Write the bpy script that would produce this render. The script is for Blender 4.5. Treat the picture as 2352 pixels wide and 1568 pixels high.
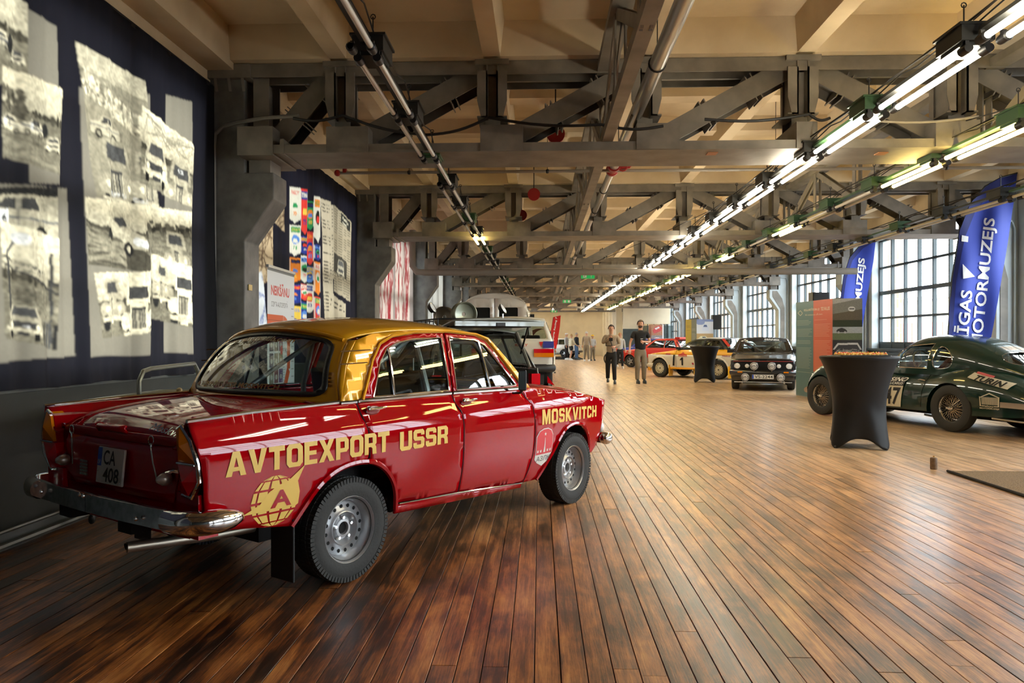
import bpy, bmesh, math, random
import numpy as np
from mathutils import Vector, Matrix
from mathutils.geometry import delaunay_2d_cdt
from math import sin, cos, pi, radians as R
for o in list(bpy.data.objects): bpy.data.objects.remove(o)
SC = bpy.context.scene; COL = SC.collection
rnd = random.Random(7)
ORD = ['first','second','third','fourth','fifth','sixth','seventh','eighth','ninth','tenth','eleventh','twelfth','thirteenth','fourteenth','fifteenth','sixteenth']
# ---------------------------------------------------------------- camera, world, exposure
F = 1724.0; CH = 1.32; YAW = 0.0371; HY = 780.0
cd = bpy.data.cameras.new('camera'); cam = bpy.data.objects.new('camera', cd); COL.objects.link(cam)
cd.sensor_width = 36.0; cd.lens = F*36.0/2352.0; cd.clip_start = 0.05; cd.clip_end = 400
cam.location = (0, 0, CH); cam.rotation_euler = (pi/2 - (784-HY)/F, 0, YAW)
SC.camera = cam
W = bpy.data.worlds.new('overcast_sky'); SC.world = W; W.use_nodes = True
nt = W.node_tree; bg = nt.nodes['Background']
tc = nt.nodes.new('ShaderNodeTexCoord'); sx = nt.nodes.new('ShaderNodeSeparateXYZ'); rp = nt.nodes.new('ShaderNodeValToRGB')
nt.links.new(tc.outputs['Generated'], sx.inputs[0]); nt.links.new(sx.outputs['Z'], rp.inputs[0]); nt.links.new(rp.outputs[0], bg.inputs[0])
rp.color_ramp.elements[0].color = (0.80, 0.88, 1.0, 1); rp.color_ramp.elements[0].position = 0.0
rp.color_ramp.elements[1].color = (0.93, 0.97, 1.0, 1); rp.color_ramp.elements[1].position = 0.6
bg.inputs[1].default_value = 11.0
SC.view_settings.view_transform = 'Standard'; SC.view_settings.look = 'None'
SC.view_settings.exposure = 0.5; SC.view_settings.gamma = 1.0; SC.view_settings.use_curve_mapping = False
cy = SC.cycles
cy.max_bounces = 6; cy.diffuse_bounces = 3; cy.glossy_bounces = 3; cy.transmission_bounces = 4; cy.transparent_max_bounces = 12
cy.sample_clamp_indirect = 6.0; cy.caustics_reflective = False; cy.caustics_refractive = False
cy.use_denoising = True
LAMP_E = 34.0
# ---------------------------------------------------------------- frames
def cw(X, D):                       # camera ground frame (right, forward) -> hall frame
    return (X*cos(YAW) - D*sin(YAW), X*sin(YAW) + D*cos(YAW))
def px(x, D, y=None):               # picture column at distance D -> hall point
    a = cw((x-1176)/F*D, D)
    return a if y is None else (a[0], a[1], CH + (HY-y)/F*D)
def pg(x, y): return px(x, CH*F/(y-HY))
# ---------------------------------------------------------------- materials
MATS = {}
def mat(name, col=(.5,.5,.5), rough=.5, metal=0., noise=0., nscale=8., bump=0., coat=0., emis=None, estr=0., spec=.5, alpha=1., col2=None, trans=0., ior=1.45, sheen=0.):
    if name in MATS: return MATS[name]
    m = bpy.data.materials.new(name); m.use_nodes = True; n = m.node_tree; b = n.nodes['Principled BSDF']
    b.inputs['Base Color'].default_value = (*col, 1); b.inputs['Roughness'].default_value = rough; b.inputs['Metallic'].default_value = metal
    b.inputs['Coat Weight'].default_value = coat; b.inputs['Coat Roughness'].default_value = .03
    b.inputs['Specular IOR Level'].default_value = spec; b.inputs['Alpha'].default_value = alpha
    b.inputs['Transmission Weight'].default_value = trans; b.inputs['IOR'].default_value = ior; b.inputs['Sheen Weight'].default_value = sheen
    if emis: b.inputs['Emission Color'].default_value = (*emis, 1); b.inputs['Emission Strength'].default_value = estr
    if noise > 0 or bump > 0:
        t = n.nodes.new('ShaderNodeTexCoord'); tx = n.nodes.new('ShaderNodeTexNoise'); tx.inputs['Scale'].default_value = nscale; tx.inputs['Detail'].default_value = 6
        n.links.new(t.outputs['Object'], tx.inputs['Vector'])
        if noise > 0:
            mx = n.nodes.new('ShaderNodeMix'); mx.data_type = 'RGBA'
            c2 = col2 or tuple(c*(1-noise) for c in col)
            mx.inputs[6].default_value = (*c2, 1); mx.inputs[7].default_value = (*[min(1, c*(1+noise*.4)) for c in col], 1)
            rr = n.nodes.new('ShaderNodeValToRGB'); rr.color_ramp.elements[0].position = .35; rr.color_ramp.elements[1].position = .62
            n.links.new(tx.outputs['Fac'], rr.inputs[0]); n.links.new(rr.outputs[0], mx.inputs[0]); n.links.new(mx.outputs[2], b.inputs['Base Color'])
        if bump > 0:
            bp = n.nodes.new('ShaderNodeBump'); bp.inputs['Strength'].default_value = bump; bp.inputs['Distance'].default_value = .02
            n.links.new(tx.outputs['Fac'], bp.inputs['Height']); n.links.new(bp.outputs[0], b.inputs['Normal'])
    MATS[name] = m; return m
def glassmat(name, tint=(.9,.95,.95), refl=1.0, rough=0.0):
    if name in MATS: return MATS[name]
    m = bpy.data.materials.new(name); m.use_nodes = True; n = m.node_tree; n.nodes.clear()
    o = n.nodes.new('ShaderNodeOutputMaterial'); t = n.nodes.new('ShaderNodeBsdfTransparent'); g = n.nodes.new('ShaderNodeBsdfGlossy'); mx = n.nodes.new('ShaderNodeMixShader'); lw = n.nodes.new('ShaderNodeLayerWeight')
    t.inputs[0].default_value = (*tint, 1); g.inputs['Roughness'].default_value = rough; lw.inputs[0].default_value = .5
    p5 = n.nodes.new('ShaderNodeMath'); p5.operation = 'POWER'; p5.inputs[1].default_value = 4.2; n.links.new(lw.outputs['Facing'], p5.inputs[0])      # Schlick falloff, the same from both sides
    mm = n.nodes.new('ShaderNodeMath'); mm.operation = 'MULTIPLY_ADD'; mm.inputs[1].default_value = .94*refl; mm.inputs[2].default_value = .06*refl; mm.use_clamp = True
    n.links.new(p5.outputs[0], mm.inputs[0]); n.links.new(mm.outputs[0], mx.inputs[0])
    n.links.new(t.outputs[0], mx.inputs[1]); n.links.new(g.outputs[0], mx.inputs[2]); n.links.new(mx.outputs[0], o.inputs[0])
    MATS[name] = m; return m
def printmat(name, trans=0.0, rough=.6):          # flat print carried by a colour attribute
    if name in MATS: return MATS[name]
    m = bpy.data.materials.new(name); m.use_nodes = True; n = m.node_tree; b = n.nodes['Principled BSDF']
    a = n.nodes.new('ShaderNodeVertexColor'); a.layer_name = 'Col'; n.links.new(a.outputs[0], b.inputs['Base Color']); b.inputs['Roughness'].default_value = rough
    if trans > 0:
        t = n.nodes.new('ShaderNodeBsdfTranslucent'); mx = n.nodes.new('ShaderNodeMixShader'); mx.inputs[0].default_value = trans
        n.links.new(a.outputs[0], t.inputs[0]); n.links.new(b.outputs[0], mx.inputs[1]); n.links.new(t.outputs[0], mx.inputs[2]); n.links.new(mx.outputs[0], n.nodes['Material Output'].inputs[0])
    MATS[name] = m; return m
# ---------------------------------------------------------------- object helpers
def tag(o, label=None, cat=None, group=None, kind=None):
    if label: o['label'] = label
    if cat: o['category'] = cat
    if group: o['group'] = group
    if kind: o['kind'] = kind
    return o
def empty(name, loc=(0,0,0), rz=0, **k):
    o = bpy.data.objects.new(name, None); COL.objects.link(o); o.location = loc; o.rotation_euler = (0,0,rz); o.empty_display_size = .1
    return tag(o, **k)
def link(name, me, parent=None, loc=None, rot=None):
    o = bpy.data.objects.new(name, me); COL.objects.link(o)
    if parent is not None: o.parent = parent
    if loc is not None: o.location = loc
    if rot is not None: o.rotation_euler = rot
    return o
class MB:                                          # collects shapes, builds ONE mesh
    def __init__(s): s.v = []; s.f = []; s.mi = []; s.cur = 0
    def m(s, i): s.cur = i; return s
    def add(s, vs, fs):
        n = len(s.v); s.v += [tuple(v) for v in vs]; s.f += [tuple(i+n for i in f) for f in fs]; s.mi += [s.cur]*len(fs); return s
    def box(s, x0, x1, y0, y1, z0, z1, M=None):
        vs = [(x, y, z) for x in (x0, x1) for y in (y0, y1) for z in (z0, z1)]
        if M is not None: vs = [tuple(M @ Vector(v)) for v in vs]
        return s.add(vs, [(0,1,3,2),(4,6,7,5),(0,4,5,1),(2,3,7,6),(0,2,6,4),(1,5,7,3)])
    def bar(s, p, q, w, d, up=(0,1,0)):            # rectangular bar p->q, d along up, w across
        p, q, up = Vector(p), Vector(q), Vector(up); a = (q-p).normalized(); u = (up - a*up.dot(a)).normalized(); r = a.cross(u)
        vs = [e + r*(i*w/2) + u*(j*d/2) for e in (p, q) for i in (-1,1) for j in (-1,1)]
        return s.add(vs, [(0,1,3,2),(4,6,7,5),(0,4,5,1),(2,3,7,6),(0,2,6,4),(1,5,7,3)])
    def hbar(s, p, q, w, d, t=.016, up=(0,1,0)):    # H section, flanges face +-up
        p, q, U = Vector(p), Vector(q), Vector(up); a = (q-p).normalized(); u = (U - a*U.dot(a)).normalized()
        for sg in (-1, 1): s.bar(p + u*(sg*(d/2 - t/2)), q + u*(sg*(d/2 - t/2)), w, t, up)
        return s.bar(p, q, t, d - t*2, up)
    def tube(s, path, r, n=8, closed=False, caps=True):
        P = [Vector(p) for p in path]; m = len(P); rs = r if hasattr(r, '__len__') else [r]*m; prev = None; rings = []
        for i in range(m):
            if closed: t = P[(i+1) % m] - P[i-1]
            else: t = P[min(i+1, m-1)] - P[max(i-1, 0)]
            t = t.normalized() if t.length > 1e-9 else Vector((0,0,1))
            if prev is None:
                u = t.orthogonal().normalized()
            else:
                u = (prev - t*prev.dot(t)); u = u.normalized() if u.length > 1e-6 else t.orthogonal().normalized()
            prev = u; w = t.cross(u); rings.append([P[i] + (u*cos(2*pi*k/n) + w*sin(2*pi*k/n))*rs[i] for k in range(n)])
        vs = [v for g in rings for v in g]; fs = []
        for i in range(m if closed else m-1):
            for k in range(n):
                a = i*n + k; b = i*n + (k+1) % n; c = ((i+1) % m)*n + (k+1) % n; d_ = ((i+1) % m)*n + k
                fs.append((a, b, c, d_))
        if caps and not closed: fs += [tuple(range(n-1, -1, -1)), tuple((m-1)*n + k for k in range(n))]
        return s.add(vs, fs)
    def lathe(s, prof, n=32, M=None, arc=2*pi, cap=False):     # prof: (r, h) about local Z
        vs = []; full = abs(arc - 2*pi) < 1e-6; nn = n if full else n+1
        for r, h in prof:
            for k in range(nn):
                a = arc*k/n; vs.append((r*cos(a), r*sin(a), h))
        fs = []
        for i in range(len(prof)-1):
            for k in range(n):
                k2 = (k+1) % nn if full else k+1
                fs.append((i*nn + k, i*nn + k2, (i+1)*nn + k2, (i+1)*nn + k))
        if cap: fs += [tuple(range(nn-1, -1, -1)), tuple((len(prof)-1)*nn + k for k in range(nn))]
        if M is not None: vs = [tuple(M @ Vector(v)) for v in vs]
        return s.add(vs, fs)
    def ball(s, c, r, n=12, M=None, sc=(1,1,1)):
        prof = [(max(1e-4, r*sin(pi*i/(n//2+2))), -r*cos(pi*i/(n//2+2))) for i in range(n//2+3)]
        T = Matrix.Translation(c) @ Matrix.Diagonal((*sc, 1)); T = M @ T if M is not None else T
        return s.lathe(prof, n, T)
    def grid(s, fn, nu, nv, u0=0., u1=1., v0=0., v1=1.):
        vs = [fn(u0 + (u1-u0)*i/nu, v0 + (v1-v0)*j/nv) for i in range(nu+1) for j in range(nv+1)]
        return s.add(vs, [(i*(nv+1)+j, (i+1)*(nv+1)+j, (i+1)*(nv+1)+j+1, i*(nv+1)+j+1) for i in range(nu) for j in range(nv)])
    def prism(s, poly, z0, z1, M=None):            # poly in xy extruded in z
        n = len(poly); vs = [(x, y, z0) for x, y in poly] + [(x, y, z1) for x, y in poly]
        if M is not None: vs = [tuple(M @ Vector(v)) for v in vs]
        return s.add(vs, [tuple(range(n-1, -1, -1)), tuple(range(n, 2*n))] + [(i, (i+1) % n, n+(i+1) % n, n+i) for i in range(n)])
    def mesh(s, name, mats, smooth=False, weld=False, ang=.7):
        me = bpy.data.meshes.new(name); me.from_pydata(s.v, [], s.f)
        for m in (mats if isinstance(mats, (list, tuple)) else [mats]): me.materials.append(m)
        if any(s.mi): me.polygons.foreach_set('material_index', s.mi)
        if weld:
            b = bmesh.new(); b.from_mesh(me); bmesh.ops.remove_doubles(b, verts=b.verts, dist=1e-5); bmesh.ops.recalc_face_normals(b, faces=b.faces); b.to_mesh(me); b.free()
        if smooth:
            me.polygons.foreach_set('use_smooth', [True]*len(me.polygons))
            if ang: me.set_sharp_from_angle(angle=ang)
        me.update(); return me
    def ob(s, name, mats, parent=None, smooth=False, loc=None, rot=None, label=None, cat=None, group=None, kind=None, weld=False, ang=.7):
        o = link(name, s.mesh(name, mats, smooth, weld, ang), parent, loc, rot)
        return tag(o, label, cat, group, kind)
def solid(o, t, off=-1):
    m = o.modifiers.new('solid', 'SOLIDIFY'); m.thickness = t; m.offset = off; return o
def bev(o, w, seg=2):
    m = o.modifiers.new('bevel', 'BEVEL'); m.width = w; m.segments = seg; m.limit_method = 'ANGLE'; return o
def sub(o, n=1):
    m = o.modifiers.new('sub', 'SUBSURF'); m.levels = n; m.render_levels = n; return o
def copy_tree(o, parent=None):
    c = o.copy(); COL.objects.link(c); c.parent = parent
    for ch in [k for k in o.children]: copy_tree(ch, c)
    return c
def interp(tab, x):
    if x <= tab[0][0]: return tab[0][1]
    for (a, b), (c, d) in zip(tab, tab[1:]):
        if x <= c: return b + (d-b)*(x-a)/(c-a)
    return tab[-1][1]
def sinterp(tab, x):                               # smooth (monotone-ish) interpolation
    if x <= tab[0][0]: return tab[0][1]
    if x >= tab[-1][0]: return tab[-1][1]
    xs = [t[0] for t in tab]; ys = [t[1] for t in tab]; n = len(xs)
    i = max(k for k in range(n-1) if xs[k] <= x)
    def sl(k):
        if k <= 0: return (ys[1]-ys[0])/(xs[1]-xs[0])
        if k >= n-1: return (ys[-1]-ys[-2])/(xs[-1]-xs[-2])
        return (ys[k+1]-ys[k-1])/(xs[k+1]-xs[k-1])
    h = xs[i+1]-xs[i]; t = (x-xs[i])/h; a, b = sl(i)*h, sl(i+1)*h
    return (2*t**3-3*t*t+1)*ys[i] + (t**3-2*t*t+t)*a + (-2*t**3+3*t*t)*ys[i+1] + (t**3-t*t)*b
# ---- planar outline -> dense triangulated panel, mapped to 3-D
def resample(poly, step, closed=True):
    out = []; n = len(poly)
    for i in range(n if closed else n-1):
        a, b = poly[i], poly[(i+1) % n]; L = math.hypot(b[0]-a[0], b[1]-a[1]); k = max(1, int(math.ceil(L/step)))
        out += [(a[0]+(b[0]-a[0])*j/k, a[1]+(b[1]-a[1])*j/k) for j in range(k)]
    if not closed: out.append(poly[-1])
    return out
def smoothpoly(pts, it=2):                         # Chaikin on a closed outline
    for _ in range(it):
        q = []; n = len(pts)
        for i in range(n):
            a, b = pts[i], pts[(i+1) % n]; q += [(a[0]*.75+b[0]*.25, a[1]*.75+b[1]*.25), (a[0]*.25+b[0]*.75, a[1]*.25+b[1]*.75)]
        pts = q
    return pts
def inside(P, poly):
    x, y = P; c = False; n = len(poly); j = n-1
    for i in range(n):
        xi, yi = poly[i]; xj, yj = poly[j]
        if (yi > y) != (yj > y) and x < (xj-xi)*(y-yi)/(yj-yi)+xi: c = not c
        j = i
    return c
def tri2d(outer, holes=(), step=.05, grid=True):
    loops = [resample(outer, step)] + [resample(h, step) for h in holes]
    vs = []; ed = []
    for lp in loops:
        b = len(vs); vs += [Vector(p) for p in lp]; ed += [(b+i, b+(i+1) % len(lp)) for i in range(len(lp))]
    if grid:
        xs = [p[0] for p in loops[0]]; ys = [p[1] for p in loops[0]]
        x = min(xs)+step*.5
        while x < max(xs):
            y = min(ys)+step*.5
            while y < max(ys):
                if inside((x, y), loops[0]) and not any(inside((x, y), h) for h in loops[1:]): vs.append(Vector((x, y)))
                y += step
            x += step
    r = delaunay_2d_cdt(vs, ed, [], 0, 1e-5); V = [tuple(v) for v in r[0]]; Fs = []
    for f in r[2]:
        c = (sum(V[i][0] for i in f)/len(f), sum(V[i][1] for i in f)/len(f))
        if inside(c, loops[0]) and not any(inside(c, h) for h in loops[1:]): Fs.append(tuple(f))
    return V, Fs
def panel(name, outer, fmap, mats, parent, holes=(), step=.05, flip=False, t=0, smooth=True, **k):
    V, Fs = tri2d(outer, holes, step)
    if flip: Fs = [f[::-1] for f in Fs]
    mb = MB().add([fmap(*v) for v in V], Fs); o = mb.ob(name, mats, parent, smooth, ang=.6, **k)
    if t: solid(o, t)
    return o
TXT = {}
def text2d(s, bold=0., shear=0., spacing=1.):
    key = (s, bold, shear, spacing)
    if key not in TXT:
        cu = bpy.data.curves.new('t', 'FONT'); cu.body = s; cu.offset = bold; cu.shear = shear; cu.space_character = spacing; cu.resolution_u = 3
        ob = bpy.data.objects.new('t', cu); COL.objects.link(ob); bpy.context.view_layer.update()
        me = bpy.data.meshes.new_from_object(ob.evaluated_get(bpy.context.evaluated_depsgraph_get()))
        bpy.data.objects.remove(ob); v = [(x.co.x, x.co.y) for x in me.vertices]; f = [tuple(p.vertices) for p in me.polygons]; bpy.data.meshes.remove(me)
        x0 = min(a for a, b in v); x1 = max(a for a, b in v); y0 = min(b for a, b in v); y1 = max(b for a, b in v)
        TXT[key] = ([((a-x0)/(x1-x0), (b-y0)/(y1-y0)) for a, b in v], f)
    return TXT[key]
def textmb(mb, s, fmap, bold=0., shear=0., maxlen=None, spacing=1., size=(1,1)):    # fmap(u,v) unit box -> 3-D
    v, f = text2d(s, bold, shear, spacing)
    if maxlen:
        b = bmesh.new(); bv = [b.verts.new((x*size[0], y*size[1], 0)) for x, y in v]
        for q in f:
            try: b.faces.new([bv[i] for i in q])
            except ValueError: pass
        bmesh.ops.triangulate(b, faces=b.faces)
        for _ in range(5):
            es = [e for e in b.edges if e.calc_length() > maxlen]
            if not es: break
            bmesh.ops.subdivide_edges(b, edges=es, cuts=1, use_grid_fill=False); bmesh.ops.triangulate(b, faces=b.faces)
        b.verts.index_update(); v = [(x.co.x/size[0], x.co.y/size[1]) for x in b.verts]; f = [tuple(x.index for x in q.verts) for q in b.faces]; b.free()
    return mb.add([fmap(*p) for p in v], f)
# ---- tiny raster painter for flat prints
class Canvas:
    def __init__(s, w, h, bgc=(0,0,0)):
        s.w, s.h = w, h; s.a = np.empty((h, w, 3), np.float32); s.a[:] = bgc
        s.yy, s.xx = np.mgrid[0:h, 0:w].astype(np.float32)
    def poly(s, pts, c, al=1.):
        n = len(pts); xs = [p[0] for p in pts]; ys = [p[1] for p in pts]
        x0 = int(max(0, min(xs))); x1 = int(min(s.w, max(xs)+2)); y0 = int(max(0, min(ys))); y1 = int(min(s.h, max(ys)+2))
        if x1 <= x0 or y1 <= y0: return s
        X = s.xx[y0:y1, x0:x1]; Y = s.yy[y0:y1, x0:x1]; m = np.zeros(X.shape, bool); j = n-1
        for i in range(n):
            xi, yi = pts[i]; xj, yj = pts[j]
            if yi != yj: m ^= ((yi > Y) != (yj > Y)) & (X < (xj-xi)*(Y-yi)/(yj-yi)+xi)
            j = i
        r = s.a[y0:y1, x0:x1]; r[m] = r[m]*(1-al) + np.array(c, np.float32)*al; return s
    def rect(s, x0, y0, x1, y1, c, al=1.):
        r = s.a[int(max(0,y0)):int(max(0,y1)), int(max(0,x0)):int(max(0,x1))]; r[:] = r*(1-al) + np.array(c, np.float32)*al; return s
    def ell(s, cx, cy, rx, ry, c, al=1.):
        return s.poly([(cx+rx*cos(2*pi*k/28), cy+ry*sin(2*pi*k/28)) for k in range(28)], c, al)
    def line(s, x0, y0, x1, y1, w, c, al=1.):
        L = math.hypot(x1-x0, y1-y0) or 1; nx, ny = -(y1-y0)/L*w/2, (x1-x0)/L*w/2
        return s.poly([(x0+nx, y0+ny), (x1+nx, y1+ny), (x1-nx, y1-ny), (x0-nx, y0-ny)], c, al)
    def text(s, t, x, y, w, h, c, bold=0., ang=0.):
        v, f = text2d(t, bold)
        ca, sa = cos(ang), sin(ang)
        P = [(x + (a*w)*ca + ((1-b)*h)*(-sa), y + (a*w)*sa + ((1-b)*h)*ca) for a, b in v]
        for q in f: s.poly([P[i] for i in q], c)
        return s
    def paste(s, src, quad):                       # quad: TL,TR,BR,BL pixels
        (ax, ay), (bx, by), (cx_, cy_), (dx, dy) = quad
        x0 = int(max(0, min(ax, bx, cx_, dx))); x1 = int(min(s.w, max(ax, bx, cx_, dx)+1)); y0 = int(max(0, min(ay, by, cy_, dy))); y1 = int(min(s.h, max(ay, by, cy_, dy)+1))
        if x1 <= x0 or y1 <= y0: return s
        X = s.xx[y0:y1, x0:x1]; Y = s.yy[y0:y1, x0:x1]
        u = np.full(X.shape, .5, np.float32); v = u.copy()
        for _ in range(8):                         # fixed-point inverse bilinear
            tx = ax+(bx-ax)*u+(dx-ax)*v+(ax-bx+cx_-dx)*u*v; ty = ay+(by-ay)*u+(dy-ay)*v+(ay-by+cy_-dy)*u*v
            a11 = (bx-ax)+(ax-bx+cx_-dx)*v; a12 = (dx-ax)+(ax-bx+cx_-dx)*u; a21 = (by-ay)+(ay-by+cy_-dy)*v; a22 = (dy-ay)+(ay-by+cy_-dy)*u
            de = a11*a22-a12*a21; ex, ey = X-tx, Y-ty
            u = u+(ex*a22-ey*a12)/de; v = v+(a11*ey-a21*ex)/de
        m = (u >= 0) & (u < 1) & (v >= 0) & (v < 1)
        iu = np.clip((u*src.w).astype(int), 0, src.w-1); iv = np.clip((v*src.h).astype(int), 0, src.h-1)
        r = s.a[y0:y1, x0:x1]; r[m] = src.a[iv, iu][m]; return s
    def grain(s, amt, sc=1, seed=0):
        g = np.random.RandomState(seed).rand(s.h//sc+2, s.w//sc+2).astype(np.float32)
        g = np.kron(g, np.ones((sc, sc), np.float32))[:s.h, :s.w]; s.a *= (1-amt/2+amt*g)[..., None]; return s
def lin(r, g, b): return tuple(((c/255)/12.92 if c/255 <= .04045 else ((c/255+.055)/1.055)**2.4) for c in (r, g, b))
def printed(name, cv, fmap, m, parent=None, nu=None, nv=None, **k):   # canvas on a mesh sheet; fmap(u,v) v=0 top
    nu = nu or cv.w-1; nv = nv or cv.h-1
    U, V = np.meshgrid(np.linspace(0, 1, nu+1), np.linspace(0, 1, nv+1))
    P = fmap(U, V); co = np.stack([np.broadcast_to(p, U.shape) for p in P], -1).reshape(-1, 3).astype(np.float32)
    i = np.arange(nv)[:, None]*(nu+1)+np.arange(nu)[None]; q = np.stack([i, i+nu+1, i+nu+2, i+1], -1).reshape(-1, 4)
    me = bpy.data.meshes.new(name); me.vertices.add(len(co)); me.vertices.foreach_set('co', co.ravel())
    me.loops.add(q.size); me.loops.foreach_set('vertex_index', q.ravel().astype(np.int32)); me.polygons.add(len(q)); me.polygons.foreach_set('loop_start', np.arange(0, q.size, 4, dtype=np.int32))
    me.update(calc_edges=True); me.validate()
    at = me.color_attributes.new('Col', 'FLOAT_COLOR', 'POINT')
    iu = np.clip((U*(cv.w-1)+.5).astype(int), 0, cv.w-1); iv = np.clip((V*(cv.h-1)+.5).astype(int), 0, cv.h-1)
    c = np.ones((len(co), 4), np.float32); c[:, :3] = cv.a[iv, iu].reshape(-1, 3); at.data.foreach_set('color', c.ravel())
    me.polygons.foreach_set('use_smooth', [True]*len(me.polygons)); me.materials.append(m)
    return tag(link(name, me, parent), **k)
# ================================================================= STRUCTURE
XL, XR, CL, CRX = -3.38, 8.5, -3.02, 8.12; Y0, DY = 7.78, 6.1
YC = [Y0+DY*k for k in range(-2, 8)]; YB, YE = -7.5, 50.5
ZW0, ZW1, ZC = 1.06, 3.84, 4.46
m_wallL = mat('dark grey green wall paint', (.030,.036,.032), .55, noise=.25, nscale=3, bump=.15)
m_wallR = mat('dark teal wall paint', (.05,.075,.085), .5, noise=.2, nscale=3)
m_pale = mat('pale wall paint with painted light', (.50,.56,.58), .6, noise=.12, nscale=2, bump=.1)  # right columns lightened: the light falling there is put into the colour
m_col = mat('grey paint with painted shade', (.15,.145,.13), .6, noise=.3, nscale=5, bump=.35)  # left columns darkened: their backlit shade is put into the colour
m_ceil = mat('cream ceiling paint', (.66,.55,.38), .75, noise=.22, nscale=.9, bump=.2, col2=(.50,.39,.25))
m_steel = mat('grey brown truss paint', (.21,.19,.16), .5, noise=.25, nscale=4)
m_black = mat('black plastic', (.012,.012,.013), .45)
m_dark = mat('dark steel frame paint', (.035,.05,.055), .45)
m_glass = glassmat('window glass', (.93,.97,.96))
m_brick = None
def brickmat():
    m = bpy.data.materials.new('weathered brick'); m.use_nodes = True; n = m.node_tree; b = n.nodes['Principled BSDF']; b.inputs['Roughness'].default_value = .85
    t = n.nodes.new('ShaderNodeTexCoord'); mp = n.nodes.new('ShaderNodeMapping'); mp.inputs['Rotation'].default_value = (pi/2, 0, pi/2)
    br = n.nodes.new('ShaderNodeTexBrick'); br.inputs['Scale'].default_value = 2.2; br.inputs['Color1'].default_value = (.50,.26,.15,1); br.inputs['Color2'].default_value = (.62,.42,.25,1); br.inputs['Mortar'].default_value = (.6,.55,.48,1)
    br.inputs['Brick Width'].default_value = .55; br.inputs['Row Height'].default_value = .17
    n.links.new(t.outputs['Object'], mp.inputs[0]); n.links.new(mp.outputs[0], br.inputs[0]); n.links.new(br.outputs[0], b.inputs['Base Color']); return m
m_brick = brickmat()
def woodmat(name, by_object, far=False):
    m = bpy.data.materials.new(name); m.use_nodes = True; n = m.node_tree; b = n.nodes['Principled BSDF']; N = n.nodes.new; Lk = n.links.new
    g = N('ShaderNodeNewGeometry'); sp = N('ShaderNodeSeparateXYZ'); Lk(g.outputs['Position'], sp.inputs[0])
    if by_object:
        oi = N('ShaderNodeObjectInfo'); rand = oi.outputs['Random']
    else:
        a = N('ShaderNodeMath'); a.operation = 'DIVIDE'; a.inputs[1].default_value = .105; Lk(sp.outputs['X'], a.inputs[0])
        fl = N('ShaderNodeMath'); fl.operation = 'FLOOR'; Lk(a.outputs[0], fl.inputs[0])
        yy = N('ShaderNodeMath'); yy.operation = 'DIVIDE'; yy.inputs[1].default_value = 4.7; Lk(sp.outputs['Y'], yy.inputs[0]); y2 = N('ShaderNodeMath'); y2.operation = 'FLOOR'; Lk(yy.outputs[0], y2.inputs[0])
        cb = N('ShaderNodeCombineXYZ'); Lk(fl.outputs[0], cb.inputs[0]); Lk(y2.outputs[0], cb.inputs[1])
        wn = N('ShaderNodeTexWhiteNoise'); wn.noise_dimensions = '3D'; Lk(cb.outputs[0], wn.inputs['Vector']); rand = wn.outputs['Value']
    # grain: position squeezed along the board, shifted per board
    mp = N('ShaderNodeMapping'); mp.inputs['Scale'].default_value = (26, 1.1, 1); Lk(g.outputs['Position'], mp.inputs[0])
    ad = N('ShaderNodeVectorMath'); ad.operation = 'ADD'; sc_ = N('ShaderNodeMath'); sc_.operation = 'MULTIPLY'; sc_.inputs[1].default_value = 37; Lk(rand, sc_.inputs[0]); cc = N('ShaderNodeCombineXYZ'); Lk(sc_.outputs[0], cc.inputs[1]); Lk(sc_.outputs[0], cc.inputs[2])
    Lk(mp.outputs[0], ad.inputs[0]); Lk(cc.outputs[0], ad.inputs[1])
    gr = N('ShaderNodeTexNoise'); gr.inputs['Scale'].default_value = 1.0; gr.inputs['Detail'].default_value = 8; gr.inputs['Roughness'].default_value = .62; gr.inputs['Distortion'].default_value = .5; Lk(ad.outputs[0], gr.inputs['Vector'])
    # blotches of worn varnish
    mp2 = N('ShaderNodeMapping'); mp2.inputs['Scale'].default_value = (6.5, 2.6, 1); ad2 = N('ShaderNodeVectorMath'); ad2.operation = 'ADD'; Lk(g.outputs['Position'], mp2.inputs[0]); Lk(mp2.outputs[0], ad2.inputs[0]); Lk(cc.outputs[0], ad2.inputs[1])
    bl = N('ShaderNodeTexNoise'); bl.inputs['Scale'].default_value = .8; bl.inputs['Detail'].default_value = 7; bl.inputs['Roughness'].default_value = .62; bl.inputs['Distortion'].default_value = .4; Lk(ad2.outputs[0], bl.inputs['Vector'])
    def mm(op, x, y):
        q = N('ShaderNodeMath'); q.operation = op
        for i, v in ((0, x), (1, y)):
            if isinstance(v, (int, float)): q.inputs[i].default_value = v
            else: Lk(v, q.inputs[i])
        return q.outputs[0]
    f = mm('ADD', mm('ADD', mm('MULTIPLY', rand, .13), mm('MULTIPLY', gr.outputs['Fac'], .78)), mm('MULTIPLY', bl.outputs['Fac'], .95))
    fg = N('ShaderNodeTexNoise'); fg.inputs['Scale'].default_value = 7.0; fg.inputs['Detail'].default_value = 6; fg.inputs['Roughness'].default_value = .7; Lk(ad.outputs[0], fg.inputs['Vector'])
    st = N('ShaderNodeMapRange'); st.inputs[1].default_value = -3.4; st.inputs[2].default_value = 2.4; st.inputs[3].default_value = -.085; st.inputs[4].default_value = .02; Lk(sp.outputs['X'], st.inputs[0])  # darker towards the left wall: shade put into the wood colour
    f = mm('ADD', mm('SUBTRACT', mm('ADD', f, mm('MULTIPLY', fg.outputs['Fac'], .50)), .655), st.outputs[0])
    rp = N('ShaderNodeValToRGB'); Lk(f, rp.inputs[0]); el = rp.color_ramp.elements
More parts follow.
